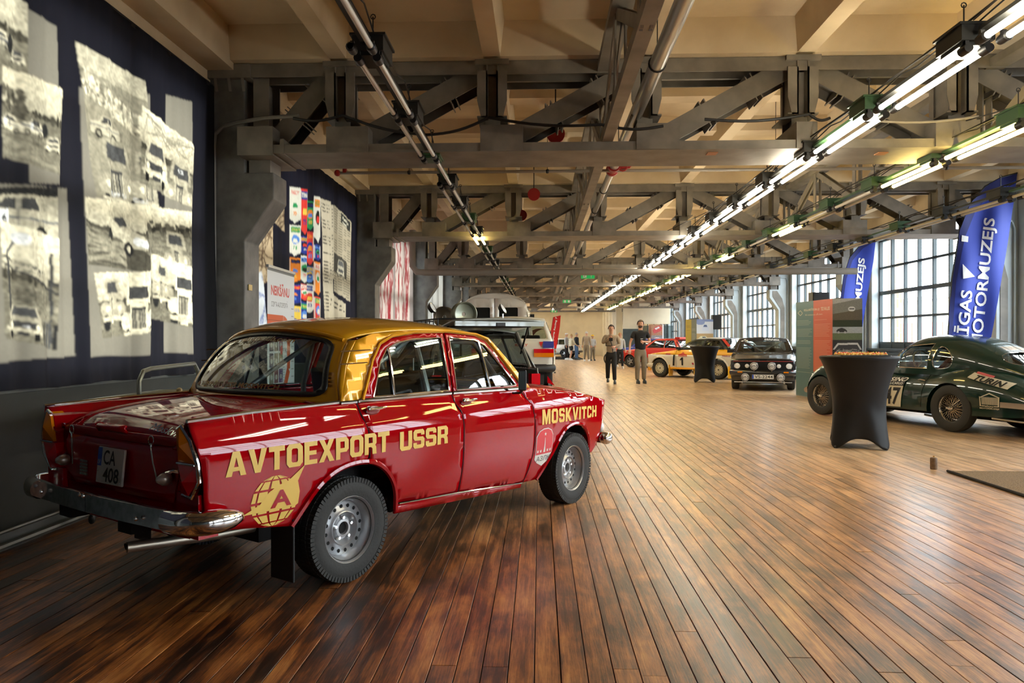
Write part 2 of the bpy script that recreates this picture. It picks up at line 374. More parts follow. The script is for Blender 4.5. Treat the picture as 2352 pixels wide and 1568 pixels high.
    el[0].position = .30; el[0].color = (.016,.006,.003,1); el[1].position = .78; el[1].color = (.68,.29,.075,1)
    e = el.new(.41); e.color = (.07,.019,.006,1); e = el.new(.52); e.color = (.25,.075,.016,1); e = el.new(.64); e.color = (.46,.16,.035,1)
    # paler to the right and far end: window sheen painted in, plus worn patches
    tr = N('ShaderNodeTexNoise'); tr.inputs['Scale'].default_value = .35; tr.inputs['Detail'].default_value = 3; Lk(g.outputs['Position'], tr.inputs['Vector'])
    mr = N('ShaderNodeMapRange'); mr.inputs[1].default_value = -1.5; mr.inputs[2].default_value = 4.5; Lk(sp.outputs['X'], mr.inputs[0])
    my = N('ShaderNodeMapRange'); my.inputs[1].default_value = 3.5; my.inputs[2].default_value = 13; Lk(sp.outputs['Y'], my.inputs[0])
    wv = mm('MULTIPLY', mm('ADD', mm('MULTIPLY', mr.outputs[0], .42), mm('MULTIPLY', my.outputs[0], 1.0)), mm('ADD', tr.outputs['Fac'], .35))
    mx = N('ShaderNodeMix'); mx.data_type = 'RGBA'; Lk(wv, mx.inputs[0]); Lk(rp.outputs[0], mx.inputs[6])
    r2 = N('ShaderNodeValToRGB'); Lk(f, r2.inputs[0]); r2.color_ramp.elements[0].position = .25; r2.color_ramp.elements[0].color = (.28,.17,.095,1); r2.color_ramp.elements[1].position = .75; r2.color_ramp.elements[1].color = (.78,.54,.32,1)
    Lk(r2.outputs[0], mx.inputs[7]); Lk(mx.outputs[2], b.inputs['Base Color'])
    ro = N('ShaderNodeMapRange'); ro.inputs[3].default_value = .22; ro.inputs[4].default_value = .46; Lk(bl.outputs['Fac'], ro.inputs[0]); Lk(ro.outputs[0], b.inputs['Roughness'])
    bp = N('ShaderNodeBump'); bp.inputs['Strength'].default_value = .28; bp.inputs['Distance'].default_value = .004; Lk(mm('ADD', gr.outputs['Fac'], mm('MULTIPLY', fg.outputs['Fac'], .7)), bp.inputs['Height']); Lk(bp.outputs[0], b.inputs['Normal'])
    b.inputs['Specular IOR Level'].default_value = .5; b.inputs['Coat Weight'].default_value = .28; b.inputs['Coat Roughness'].default_value = .2
    return m
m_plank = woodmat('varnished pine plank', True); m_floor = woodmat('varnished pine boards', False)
m_sub = mat('dark gap under boards', (.01,.006,.004), .9)
def make_floor():
    fl = MB().box(XL-.4, XR+.4, YB, 18.2, -.2, -.035).ob('floor', m_sub, kind='structure')
    n = int((XR-XL)/.105)+1; segs = []
    for i in range(n):
        x0 = XL+.105*i; y = -6.5+rnd.random()*4.6
        while y < 18.2:
            L = rnd.uniform(3.9, 5.6); a, b = max(y, -6.5), min(y+L, 18.2)
            if b-a > .02: segs.append((x0, a, b))
            y += L
    def dist(s):
        x, a, b = s
        if b < 2.6 or abs(x) > b*.74: return 1e3+b
        yv = max(a, 2.6, abs(x)/.74); return yv
    segs.sort(key=dist)
    cache = {}; st = MB()
    for k, (x0, a, b) in enumerate(segs):
        dz = rnd.uniform(-.0025, 0)
        if k < 299 and dist((x0, a, b)) < 1e3:
            L = round(b-a, 1) or .1
            if L not in cache:
                w = .105-.0040; c = .0012
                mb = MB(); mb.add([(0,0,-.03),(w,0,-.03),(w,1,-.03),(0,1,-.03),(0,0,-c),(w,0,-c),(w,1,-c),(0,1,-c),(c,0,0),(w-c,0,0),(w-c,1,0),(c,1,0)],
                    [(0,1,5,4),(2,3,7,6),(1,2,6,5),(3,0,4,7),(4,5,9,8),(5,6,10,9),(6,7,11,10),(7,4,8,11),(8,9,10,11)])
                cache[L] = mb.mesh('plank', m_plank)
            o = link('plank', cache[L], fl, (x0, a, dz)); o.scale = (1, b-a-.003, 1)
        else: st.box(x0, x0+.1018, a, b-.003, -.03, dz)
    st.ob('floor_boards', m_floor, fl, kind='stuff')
    # far boards run on past the cross joint
    far = MB().box(XL-.4, XR+.4, 18.215, YE, -.2, 0).ob('far_boards', m_floor, fl, label='worn floorboards with painted-in sheen beyond the cross joint')
    far['kind'] = 'stuff'
    MB().box(XL, XR, 18.2, 18.215, -.1, -.012).ob('cross_joint', m_sub, fl)
make_floor()
# ---------------------------------------------------------------- ceiling with ribs
def make_ceiling():
    c = MB().box(XL-.4, XR+.4, YB, YE, ZC, ZC+.25).ob('ceiling', m_ceil, kind='structure')
    for k in range(-3, 4):
        x = 2.6+1.54*k
        mb = MB(); y0, y1 = YB, YE
        mb.add([(x-.13,y0,ZC),(x+.13,y0,ZC),(x+.085,y0,4.13),(x-.085,y0,4.13),(x-.13,y1,ZC),(x+.13,y1,ZC),(x+.085,y1,4.13),(x-.085,y1,4.13)], [(0,3,2,1),(4,5,6,7),(0,4,7,3),(1,2,6,5),(3,7,6,2)])
        mb.ob('ceiling_rib', m_ceil, c)
    me = {}
    for yc in YC:
        for j in range(4):
            y = yc+j*DY/4; zb, w = (4.13, .34) if j == 0 else (4.27, .13)
            if (j == 0) not in me:
                mb = MB(); w2 = w+.06
                mb.add([(XL-.4,-w2,ZC),(XR+.4,-w2,ZC),(XR+.4,-w,zb),(XL-.4,-w,zb),(XL-.4,w2,ZC),(XR+.4,w2,ZC),(XR+.4,w,zb),(XL-.4,w,zb)], [(0,1,2,3),(4,7,6,5),(0,3,7,4),(1,5,6,2),(3,2,6,7)])
                me[j == 0] = mb.mesh('ceiling_beam' if j == 0 else 'cross_rib', m_ceil)
            link('ceiling_beam' if j == 0 else 'cross_rib', me[j == 0], c, (0, y, 0))
    for x0, x1 in ((XL-.4, XL+.27), (XR-.27, XR+.4)): MB().box(x0, x1, YB, YE, 4.06, ZC).ob('edge_beam', m_ceil, c)
make_ceiling()
# ---------------------------------------------------------------- long walls, windows, columns
wl = MB().box(XL-.38, XL, YB, YE, -.2, .98).ob('wall_left', m_wallL, kind='structure')
MB().box(XL-.4, XL, YB, YE, ZW1, 4.5).ob('lintel', m_ceil, wl); MB().box(XL-.38, XL+.02, YB, YE, .98, 1.02).ob('window_ledge', mat('ledge paint', (.10,.11,.10), .4), wl)
wr = MB().box(XR, XR+.38, YB, YE, -.2, 1.04).ob('wall_right', m_wallR, kind='structure')
MB().box(XR, XR+.4, YB, YE, ZW1, 4.5).ob('lintel', m_pale, wr); MB().box(XR-.06, XR+.38, YB, YE, 1.04, 1.10).ob('window_ledge', m_wallR, wr)
bb = MB(); bb.box(XL, XL+.03, YB, YE, 0, .11); bb.tube([(XL+.05, YB, .035), (XL+.05, YE, .035)], .022, 8); bb.tube([(XL+.045, YB, .125), (XL+.045, YE, .125)], .014, 8); bb.ob('baseboard_left', mat('skirting paint', (.10,.11,.10), .35), kind='structure')
MB().box(XR-.03, XR, YB, YE, 0, .12).ob('baseboard_right', m_wallR, kind='structure')
MB().box(XL-.4, XR+.4, YB-.3, YB, -.2, 4.6).ob('wall_back', m_wallL, kind='structure')
for side in (0, 1):                                 # piers closing the wall behind each column
    x0, x1 = (XL-.38, XL) if side == 0 else (XR, XR+.38)
    for k, yc in enumerate(YC): MB().box(x0, x1, yc-.42, yc+.42, .98, ZW1).ob('pier', (m_col, m_pale)[side], (wl, wr)[side])
def make_column(side, yc, first):
    s = 1 if side == 0 else -1; xw, xi = (XL, CL) if side == 0 else (XR, CRX); m = m_col if side == 0 else m_pale
    c = MB(); P = [(xw, 0), (xi, 0), (xi, 2.33), (xi+s*.30, 2.76), (xi+s*.30, 3.03), (xi, 3.03), (xi, 4.1), (xw, 4.1)]
    M = Matrix.Translation((0, yc+.2, 0)) @ Matrix.Rotation(pi/2, 4, 'X'); c.prism(P, 0, .40, M)
    o = c.ob('column', m, kind='structure'); bev(o, .012)
    MB().box(min(xi+s*.03, xi+s*.25), max(xi+s*.03, xi+s*.25), yc-.16, yc+.16, 3.03, 3.186).ob('bearing_block', m_steel, o)
    b = MB().box(min(xw, xi+s*.08), max(xw, xi+s*.08), yc-.26, yc+.24, 3.98, 4.12)
    for dx in (.06, .2, .34): b.add([(xw+s*dx, yc-.25, 3.98), (xw+s*(dx+.03), yc-.25, 3.98), (xw+s*(dx+.03), yc-.205, 3.86), (xw+s*dx, yc-.205, 3.86)], [(0,1,2,3)])
    b.ob('column_cap', m_steel, o)
    if side == 1:
        f = MB(); Q = [(xw-.02, 0), (xi+.07, 0), (xi+.07, 2.36), (xi-.20, 2.79), (xi-.20, 2.98), (xi-.05, 2.98), (xi+.12, 2.72), (xi+.20, 2.40), (xi+.20, 0)]
        f.prism([(x, z) for x, z in Q[1:]], 0, .012, Matrix.Translation((0, yc-.20, 0)) @ Matrix.Rotation(pi/2, 4, 'X')); f.ob('recess_stripe', m_steel, o)
        MB().tube([(xi+.30, yc-.24, .1), (xi+.30, yc-.24, 3.3), (xi+.24, yc-.24, 3.42), (xi-.2, yc-.24, 3.45)], .018, 8).ob('conduit', m_pale, o, smooth=True)
    return o
for k, yc in enumerate(YC):
    for side in (0, 1): make_column(side, yc, k == 2)
def window_right(n, ya, yb, x):
    w = empty('window_%d' % n, (x, ya, 0), kind='structure'); L = yb-ya; z0, z1 = 1.1, ZW1; nc = 8; rows = [1.1, 1.24, 1.87, 2.5, 3.14, ZW1]
    for i in range(nc+1):
        t = .075 if i in (0, nc) else .042
        link('mullion', WM('v', t, z1-z0), w, (0, L*i/nc, z0))
    for j, z in enumerate(rows):
        t = (.05, .05, .05, .09, .05, .07)[j]; link('transom', WM('h', t, L), w, (0, 0, z))
    for i in range(nc):
        for j in range(5):
            if j == 0: continue
            o = link('pane', WM('p', 0, 0), w, (0, L*i/nc, rows[j])); o.scale = (1, L/nc, rows[j+1]-rows[j])
    MB().box(-.03, .03, 0, L, z0, 1.24).ob('kick_panel', m_dark, w)
WMC = {}
def WM(kind, t, L):
    k = (kind, t, round(L, 3))
    if k not in WMC:
        if kind == 'v': mb = MB().box(-.04, .04, -t/2, t/2, 0, L); mm_ = m_dark
        elif kind == 'h': mb = MB().box(-.035, .035, 0, L, -t/2, t/2); mm_ = m_dark
        else: mb = MB().add([(0,0,0),(0,1,0),(0,1,1),(0,0,1)], [(0,1,2,3)]); mm_ = m_glass
        WMC[k] = mb.mesh({'v':'mullion','h':'transom','p':'pane'}[kind], mm_)
    return WMC[k]
nwin = 1
for a, b in zip([YB]+YC, YC): 
    if b-a > 2: window_right(nwin, a+.42, b-.42, XR+.22); nwin += 1
def window_left(n, ya, yb):
    w = empty('window_%d' % n, (XL-.16, ya, 0), kind='structure'); L = yb-ya; k = 4
    for i in range(k+1): link('mullion', WM('v', .17 if 0 < i < k else .12, ZW1-1.03), w, (0, L*i/k, 1.03))
    for i in range(k):
        for j in (1, 2): link('glazing_bar', WM('v', .03, ZW1-1.03), w, (0, L*(i+j/3)/k, 1.03))
    for z, t in ((1.09,.1),(1.75,.04),(2.38,.16),(3.05,.04),(3.78,.1)): link('transom', WM('h', t, L), w, (0, 0, z))
    for i in range(k):
        for z, h in ((1.1,1.25),(2.4,1.35)):
            o = link('pane', WM('p', 0, 0), w, (0, L*i/k, z)); o.scale = (1, L/k, h)
for a, b in zip([YB]+YC, YC): 
    if b-a > 2: window_left(nwin, a+.42, b-.42); nwin += 1
# ---------------------------------------------------------------- roof trusses
MC = {}
def cached(k, f):
    if k not in MC: MC[k] = f()
    return MC[k]
def make_truss(yc):
    t = empty('roof_truss', (0, yc, 0))
    zb, zt = 3.187, 4.12; nodes = [2.6+1.54*k for k in range(-3, 4)]
    def bc():
        m = MB(); m.box(CL-.0, CRX, -.35, -.335, zb, zb+.086); m.box(CL, CRX, .335, .35, zb, zb+.086); m.box(CL, CRX, -.335, .335, zb, zb+.014); m.box(CL+.42, CL+.46, -.36, .36, zb-.012, zb+.14); m.box(CRX-.46, CRX-.42, -.36, .36, zb-.012, zb+.14); return m.mesh('bottom_chord', m_steel)
    link('bottom_chord', cached('bc', bc), t)
    def tch():
        m = MB(); m.box(CL, CRX, -.24, -.225, 3.99, 4.125); m.box(CL, CRX, .225, .24, 3.99, 4.125); m.box(CL, CRX, -.225, .225, 4.10, 4.125); m.box(CL, CRX, -.02, .02, 3.99, 4.1); return m.mesh('top_chord', m_steel)
    link('top_chord', cached('tc', tch), t)
    link('end_post', cached('ep', lambda: MB().hbar((0,0,zb+.08),(0,0,4.0),.16,.34).mesh('end_post', m_steel)), t, (CL+.16, 0, 0))
    link('end_post', MC['ep'], t, (CRX-.16, 0, 0))
    for i, x in enumerate(nodes):
        link('vertical', cached('v', lambda: MB().hbar((0,0,zb+.08),(0,0,4.0),.155,.30).mesh('vertical', m_steel)), t, (x, 0, 0))
        def brk():
            m = MB()
            for s in (-1, 1):
                m.add([(s*.045,-.26,4.02),(s*.15,-.26,4.02),(s*.15,-.26,3.72),(s*.11,-.26,3.55),(s*.045,-.26,3.55), (s*.045,-.245,4.02),(s*.15,-.245,4.02),(s*.15,-.245,3.72),(s*.11,-.245,3.55),(s*.045,-.245,3.55)], [(0,1,2,3,4),(9,8,7,6,5),(0,5,6,1),(1,6,7,2),(2,7,8,3),(3,8,9,4),(4,9,5,0)])
                m.box(min(s*.045,s*.06), max(s*.045,s*.06), -.26, .26, 3.55, 4.1); m.box(min(s*.045,s*.15), max(s*.045,s*.15), -.26, .26, 3.55, 3.565)
            m.box(-.17, .17, -.28, .28, 4.08, 4.13); return m.mesh('bracket', m_steel)
        link('bracket', cached('br', brk), t, (x, 0, 0))
        gw = .42 if i not in (3,) else .2
        link('gusset_box', cached('g%.1f' % gw, lambda: MB().box(-gw/2, gw/2, -.365, .365, zb+.005, 3.445).mesh('gusset_box', m_steel)), t, (x+(.10 if i < 3 else -.10 if i > 3 else 0), 0, 0))
    for x in (CL+.17, CRX-.17): link('gusset_box', cached('ge', lambda: MB().box(-.18, .18, -.365, .365, zb-.02, 3.455).mesh('gusset_box', m_steel)), t, (x, 0, 0))
    def diag(k, a, b):
        def f():
            m = MB(); p, q = Vector((a, 0, zb+.16)), Vector((b, 0, 4.04)); m.hbar(p, q, .20, .30)
            d = (q-p).normalized(); nrm = Vector((-d.z, 0, d.x))
            for fr in (.36, .40): 
                c = p.lerp(q, fr); m.bar(c-nrm*.14, c+nrm*.14, .012, .30)
            for fr in (.72, .76):
                c = p.lerp(q, fr); m.bar(c-nrm*.14, c+nrm*.14, .012, .30)
            return m.mesh('diagonal', m_steel)
        link('diagonal', cached('d%s' % k, f), t)
    P = [CL+.3]+nodes[:4]
    for i in range(4): diag(i, P[i]+(.14 if i else 0), P[i+1]-.12)
    Q = nodes[3:]+[CRX-.3]
    for i in range(4): diag(i+4, Q[i+1]-(.14 if i < 3 else 0), Q[i]+.12)
    return t
TRN = ['nearest grey steel roof truss, crossing above the red saloon', 'second grey roof truss from the camera, beyond the red saloon', 'third grey roof truss, over the open tailgate of the grey estate car', 'fourth grey roof truss from the camera, in front of the green exit sign']
for k, yc in enumerate(YC[1:]):
    t = make_truss(yc)
    j = k-1
    if 0 <= j < 4: tag(t, TRN[j], 'truss', 'roof trusses across the hall')
    elif j < 0: tag(t, 'grey steel roof truss overhead beside the camera, above the frame', 'truss', 'roof trusses across the hall')
    else: tag(t, '%s grey roof truss from the camera, small and far beyond the exit sign' % ORD[j], 'truss', 'roof trusses across the hall')
def long_truss(x, lab):
    t = empty('lengthwise_truss', (x, 0, 0)); tag(t, lab, 'truss', 'lengthwise bracing trusses')
    YE = 46.5
    MB().box(-.052, .052, YB, YE, 3.27, 3.285).box(-.052, -.04, YB, YE, 3.285, 3.36).box(.04, .052, YB, YE, 3.285, 3.36).ob('bottom_chord', m_steel, t)
    MB().box(-.09, .09, YB, YE, 4.0, 4.08).ob('top_chord', m_steel, t)
    vm = cached('lv', lambda: MB().box(-.05, -.036, -.05, .05, 3.28, 4.02).box(.036, .05, -.05, .05, 3.28, 4.02).mesh('vertical', m_steel))
    dm = [cached('ld%d' % s, lambda: MB().bar((-.03, 0 if s > 0 else 1.52, 3.3), (-.03, 1.52 if s > 0 else 0, 4.02), .09, .02, (1,0,0)).bar((.03, 0 if s > 0 else 1.52, 3.3), (.03, 1.52 if s > 0 else 0, 4.02), .09, .02, (1,0,0)).mesh('diagonal', m_steel)) for s in (1, -1)]
    for k in range(-2, 6):
        for j in range(4):
            y = Y0+DY*k+j*DY/4; link('vertical', vm, t, (0, y, 0)); link('diagonal', dm[j % 2], t, (0, y, 0))
long_truss(.665, 'grey lengthwise truss running away beside the silver pipe'); long_truss(4.5, 'grey lengthwise truss running away beside the yellow lit tubes')
# ---------------------------------------------------------------- far end of the hall
m_cream = mat('cream wall paint', (.72,.66,.50), .7, noise=.1, nscale=1)
we = MB().box(XL-.4, XR+.4, YE+12, YE+12.3, -.2, 4.7).ob('wall_end', m_cream, kind='structure')
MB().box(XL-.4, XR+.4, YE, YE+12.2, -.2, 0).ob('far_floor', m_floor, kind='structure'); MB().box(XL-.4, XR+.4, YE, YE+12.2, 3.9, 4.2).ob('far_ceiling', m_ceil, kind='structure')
for x0, x1 in ((XL-.4, XL), (XR, XR+.4)): MB().box(x0, x1, YE, YE+12.2, 0, 4).ob('wall_side', m_cream, kind='structure')
o = MB().box(5.61, 6.29, 47.2, 47.4, 0, 2.3).ob('wall_partition', m_cream, kind='structure')
MB().box(5.2, 8.12, 47.2, 47.4, 2.3, 4.1).box(5.2, 5.6, 47.1, 47.5, 0, 4.1).ob('upper_wall', m_cream, o)
MB().box(5.18, 6.3, 47.05, 47.18, 0, 2.0).ob('lower_panel', m_wallR, o)
for i in range(5): MB().box(6.3+i*.4, 6.34+i*.4, 47.1, 47.2, 0, 2.3).ob('mullion', m_dark, o)
for i in range(5): MB().box(6.34+i*.4, 6.70+i*.4, 47.12, 47.14, .1, 2.2).ob('glass_panel', glassmat('dim glass', (.5,.55,.55)), o)
for i in range(5): MB().box(4.85, 5.2, 48+i*2.4, 48.4+i*2.4, 0, 3.9).ob('column', m_cream, kind='structure')
# ---------------------------------------------------------------- outside
og = MB().box(XR+.4, 70, -40, 90, -.4, -.3).ob('courtyard_ground', mat('courtyard asphalt', (.32,.32,.31), .9), kind='structure')
MB().box(-70, XL-.4, -40, 90, -.4, -.3).ob('street_ground', mat('courtyard asphalt'), kind='structure')
for yc in YC: MB().box(XR+.38, XR+.80, yc-.40, yc+.45, -.3, 4.6).ob('brick_pilaster', m_brick, None, kind='structure')
b = empty('garage_block', (22, 30, -.3), label='low pale brick garage block with red doors, outside the right-hand windows', cat='building')
MB().box(0, 6, -14, 30, 0, 3.9).ob('wall', mat('pale painted brick', (.62,.55,.42), .8, noise=.15, nscale=6), b); MB().box(-.15, 6, -14.2, 30.2, 3.9, 4.1).ob('parapet', mat('coping', (.55,.5,.45), .8), b)
for i in range(12): MB().box(-.06, 0, -12+i*3.4, -9.6+i*3.4, 0, 2.6).ob('garage_door', mat('faded red door paint', (.62,.16,.13), .6), b)
b = empty('brick_block', (40, 62, -.3), label='distant orange-red brick block showing above the garages', cat='building')
MB().box(0, 8, -12, 8, 0, 8.5).ob('wall', mat('orange brick', (.6,.27,.15), .8), b); MB().box(-.2, 8, -12, 8, 8.5, 8.8).ob('roof_edge', mat('coping'), b)
for i in range(5): MB().box(-.05, 0, -10.5+i*3.6, -8.8+i*3.6, 5.4, 7.2).ob('window', mat('distant window', (.6,.66,.7), .2), b)
# ================================================================= TUBE LAMPS
m_tube_off = mat('unlit tube glass', (.62,.60,.52), .15, spec=.8)
m_tube_w = mat('lit tube', (1,1,1), .3, emis=(1,.90,.70), estr=LAMP_E)
m_tube_y = mat('lit warm tube', (1,.9,.6), .3, emis=(1,.72,.22), estr=LAMP_E*.8)
m_box_g = mat('green enamel lamp box', (.035,.085,.035), .35); m_box_k = mat('black lamp box', (.016,.017,.015), .45)
def lamp_meshes():
    d = {}
    m = MB(); m.box(-.10, .10, .0, .30, .02, .12); m.box(-.115, .115, -.01, .31, .115, .13); m.box(-.085, .085, .03, .27, -.002, .02)
    d['box'] = m
    m = MB(); m.lathe([(.001,-.03),(.027,-.03),(.03,-.01),(.03,.05),(.02,.06)], 12, Matrix.Rotation(-pi/2, 4, 'X')); m.box(-.012, .012, -.012, .012, 0, .05)
    d['sock'] = m
    d['tube'] = MB().lathe([(.001,0),(.019,0),(.019,1.13),(.001,1.13)], 12, Matrix.Rotation(-pi/2, 4, 'X'))
    d['rail'] = MB().box(-.035, .035, 0, 1.3, .05, .075)
    m = MB(); m.tube([(.03, .28, .14), (.04, .5, .17), (.03, .8, .15), (.045, 1.08, .19), (.03, 1.4, .15)], .006, 5); m.tube([(-.03, .3, .14), (-.02, .6, .15), (-.035, 1.1, .155), (-.03, 1.36, .14)], .005, 5)
    d['cable'] = m
    m = MB(); m.tube([(0,.16,.13),(0,.16,.30)], .005, 5); m.tube([(.016*cos(a)+0, .16, .30+.016*sin(a)) for a in [2*pi*k/8 for k in range(8)]], .004, 5, closed=True)
    d['hanger'] = m
    return d
LM = lamp_meshes(); LMM = {}
def lmesh(k, m):
    key = (k, m.name)
    if key not in LMM: LMM[key] = LM[k].mesh({'sock':'socket','box':'ballast_box'}.get(k, k), m, smooth=k in ('tube','sock','cable'))
    return LMM[key]
def lamp(x, y, z, tubes, box, label, group, miss=()):
    t = empty('tube_lamp', (x, y, z)); tag(t, label, 'lamp', group)
    link('ballast_box', lmesh('box', box), t); link('rail', lmesh('rail', box), t); link('cable', lmesh('cable', m_black), t); link('hanger', lmesh('hanger', m_black), t)
    for i, sx_ in enumerate((-.062, .062)):
        link('socket', lmesh('sock', m_black), t, (sx_, .02, -.03)); s = link('socket', lmesh('sock', m_black), t, (sx_, 1.22, -.03), (0,0,pi))
        if i not in miss:
            o = link('tube', lmesh('tube', tubes), t, (sx_, .055, -.03)); 
    return t
PIT = 1.36
def row(x, z, y0, y1, name, state, near):
    k = 0; y = y0
    while y < y1:
        tub, box = state(k, y); lit = tub.name.startswith('lit')
        lab = near.get(k)
        if lab is None:
            if tub is m_tube_w: lab, g = ('%s lamp of the bright central row from the camera, lit white' % ORD[k] if k < 14 else 'lit white lamp far down the bright central row'), 'lit white lamps of the central row'
            elif tub is m_tube_y: lab, g = ('%s lamp of the %s row from the camera, lit yellow' % (ORD[k], name) if k < 14 else 'lit yellow lamp far down the %s row' % name), 'lit yellow lamps of the %s row' % name
            else: lab, g = ('%s lamp of the %s row from the camera, unlit' % (ORD[k], name) if k < 14 else 'unlit lamp far down the %s row' % name), 'unlit lamps of the %s row' % name
        else: g = 'near lamps of the %s row' % name
        lamp(x, y, z, tub, box, lab, g, (0,) if (name == 'left' and k in (0, 3)) else ())
        y += PIT; k += 1
    MB().tube([(x-.03, y0-.2, z+.16)]+[(x-.03+.02*math.sin(j), y0+j*1.5, z+.17+.015*math.cos(j*2)) for j in range(int((y1-y0)/1.5))], .008, 5).ob('lamp_cable', m_black, label='black supply cable strung above the %s lamp row' % name, cat='cable', smooth=True)
yz = lambda y: 3.12
row(-1.10, 3.15, 3.40, 33, 'left', lambda k, y: (m_tube_y if k == 7 else m_tube_off, (m_box_g, m_box_k, m_box_k)[k % 3] if k else m_box_k),
    {0: 'unlit tube lamp with black boxes cut off by the top edge, left row', 1: 'unlit green-boxed twin tube lamp with greenish tubes, before the nearest truss', 2: 'unlit black-boxed tube lamp just before the nearest truss, left row', 3: 'unlit single tube lamp at the bottom chord of the nearest truss', 7: 'only yellow lit lamp of the left row, at the second truss'})
row(2.66, 3.12, 3.30, 46, 'bright central', lambda k, y: (m_tube_w, m_box_g if k == 2 else m_box_k),
    {0: 'lit white tube lamp with dark box in the top right corner', 1: 'long lit white tube lamp nearest the top right corner', 2: 'lit white twin tube lamp in green housing before the nearest truss', 4: 'lit white twin tube lamp right behind the nearest truss'})
row(4.02, 3.12, 4.95, 44, 'yellowish', lambda k, y: (m_tube_y if (k < 3 or k in (5,) or k > 7) and k % 5 != 4 else m_tube_off, m_box_g),
    {1: 'lit yellow twin tube lamp at the right edge, before the nearest truss', 2: 'lit yellow twin tube lamp beyond the nearest truss', 3: 'unlit green tube lamp following the yellow one beyond the nearest truss'})
for X_ in (-1.5, 1.0, 3.4, 6.6):  # invented lamps, added to brighten the far end
    for j in range(5): lamp(X_, 50.6+j*2.3, 3.6, m_tube_w, m_box_k, 'small lit white lamp added to brighten the low far end of the hall', 'lamps added to brighten the far end')
row(5.92, 3.12, 7.0, 40, 'unlit right', lambda k, y: (m_tube_off, m_box_g if k % 3 == 1 else m_box_k), {2: 'unlit tube lamp passing in front of the large blue flag', 1: 'unlit tube lamp at the right edge above the large blue flag'})
# ---------------------------------------------------------------- pipes, cables, signs overhead
m_silver = mat('galvanised pipe', (.55,.54,.52), .28, metal=.9); m_redp = mat('red fire paint', (.35,.02,.02), .4); m_pipe = mat('grey painted pipe', (.30,.28,.25), .4)
p = MB().tube([(.97, YB, 3.60), (.97, 9.9, 3.60)], .065, 20).ob('main_pipe', m_silver, smooth=True, label='fat silver sprinkler main pipe running overhead to the red valve', cat='pipe')
for y in (1.6, 3.9, 6.25, 9.3): MB().tube([(.97+.069*cos(a), y, 3.60+.069*sin(a)) for a in [2*pi*k/16 for k in range(16)]], .008, 6, closed=True).tube([(.97, y, 3.67), (.97, y, 4.12)], .005, 5).ob('pipe_clamp', m_black, p, smooth=True)
v = empty('pipe_valve', (.97, 10.0, 3.60)); tag(v, 'red coupling and valve where silver main meets the thin branch pipe', 'valve')
MB().lathe([(.07,-.16),(.085,-.16),(.085,-.1),(.072,-.09),(.072,.09),(.085,.1),(.085,.16),(.07,.16)], 16, Matrix.Rotation(pi/2,4,'X'), cap=True).ob('coupling', m_redp, v, smooth=True)
MB().tube([(.05,0,0),(.22,0,.02)], .03, 10).ball((.2,0,.04), .05).ob('branch_outlet', m_redp, v, smooth=True); MB().tube([(.12+.06*cos(a), -.07, .06*sin(a)) for a in [2*pi*k/12 for k in range(12)]], .009, 6, closed=True).ob('hand_wheel', m_redp, v, smooth=True)
p = MB().tube([(.97, 10.15, 3.60), (.97, 46, 3.60)], .05, 14).ob('far_main_pipe', m_silver, smooth=True, label='silver pipe continuing beyond the red valve under the lengthwise truss', cat='pipe')
for y in (11.5, 13.3, 17, 21): MB().tube([(.97+.055*cos(a), y, 3.60+.055*sin(a)) for a in [2*pi*k/14 for k in range(14)]], .008, 6, closed=True).ob('pipe_clamp', m_black, p, smooth=True)
def branch(y, z, lab):
    q = MB().tube([(-2.68, y, z), (8.0, y, z)], .021, 10).ob('branch_pipe', m_pipe, smooth=True, label=lab, cat='pipe', group='thin sprinkler branch pipes')
    for x in (-1.75, .1, 3.1, 5.3, 6.8): MB().tube([(x, y, z), (x, y, 4.45)], .004, 5).ball((x, y, z), .03, 8).ob('hanger', m_black, q)
    MB().ball((-2.72, y, z), .045, 8).tube([(-2.62, y, z), (-2.62, y, z+.08)], .03, 8).ob('end_cap', m_redp, q)
branch(10.0, 3.56, 'thin grey sprinkler pipe with red end caps behind the nearest truss'); branch(23.0, 3.45, 'thin sprinkler pipe before the fourth truss'); branch(29, 3.4, 'thin sprinkler pipe behind the green exit sign')
MB().tube([(-3.0, 17.6, 3.9), (-3.0, 17.6, 3.05), (-2.9, 17.6, 2.92), (-2.7, 17.6, 2.9), (7.3, 17.6, 2.9)], .075, 14).ob('duct_pipe', mat('painted duct', (.22,.20,.175), .45), smooth=True, label='fat grey painted pipe crossing the hall in front of the third truss', cat='pipe')
def cable(pts, r, lab, m=None, sub_=8):
    P = []
    for a, b in zip(pts, pts[1:]):
        for k in range(sub_): 
            t = k/sub_; P.append((a[0]+(b[0]-a[0])*t, a[1]+(b[1]-a[1])*t, a[2]+(b[2]-a[2])*t - .04*sin(pi*t)))
    P.append(pts[-1]); return MB().tube(P, r, 6).ob('cable', m or m_black, smooth=True, label=lab, cat='cable')
cable([(-2.45, 7.38, 3.52), (-1.95, 7.36, 3.54), (-1.1, 7.3, 3.32), (-.5, 7.36, 3.5), (.6, 7.36, 3.42), (1.2, 7.36, 3.4)], .014, 'black cable looping along the nearest truss on the left')
cable([(1.6, 7.36, 3.46), (2.6, 7.36, 3.5), (2.8, 7.36, 3.46)], .014, 'black cable along the nearest truss left of the green lamp')
cable([(3.1, 7.36, 3.44), (4.2, 7.36, 3.46)], .012, 'pale conduit lying on the nearest truss right of the green lamp', m_pipe)
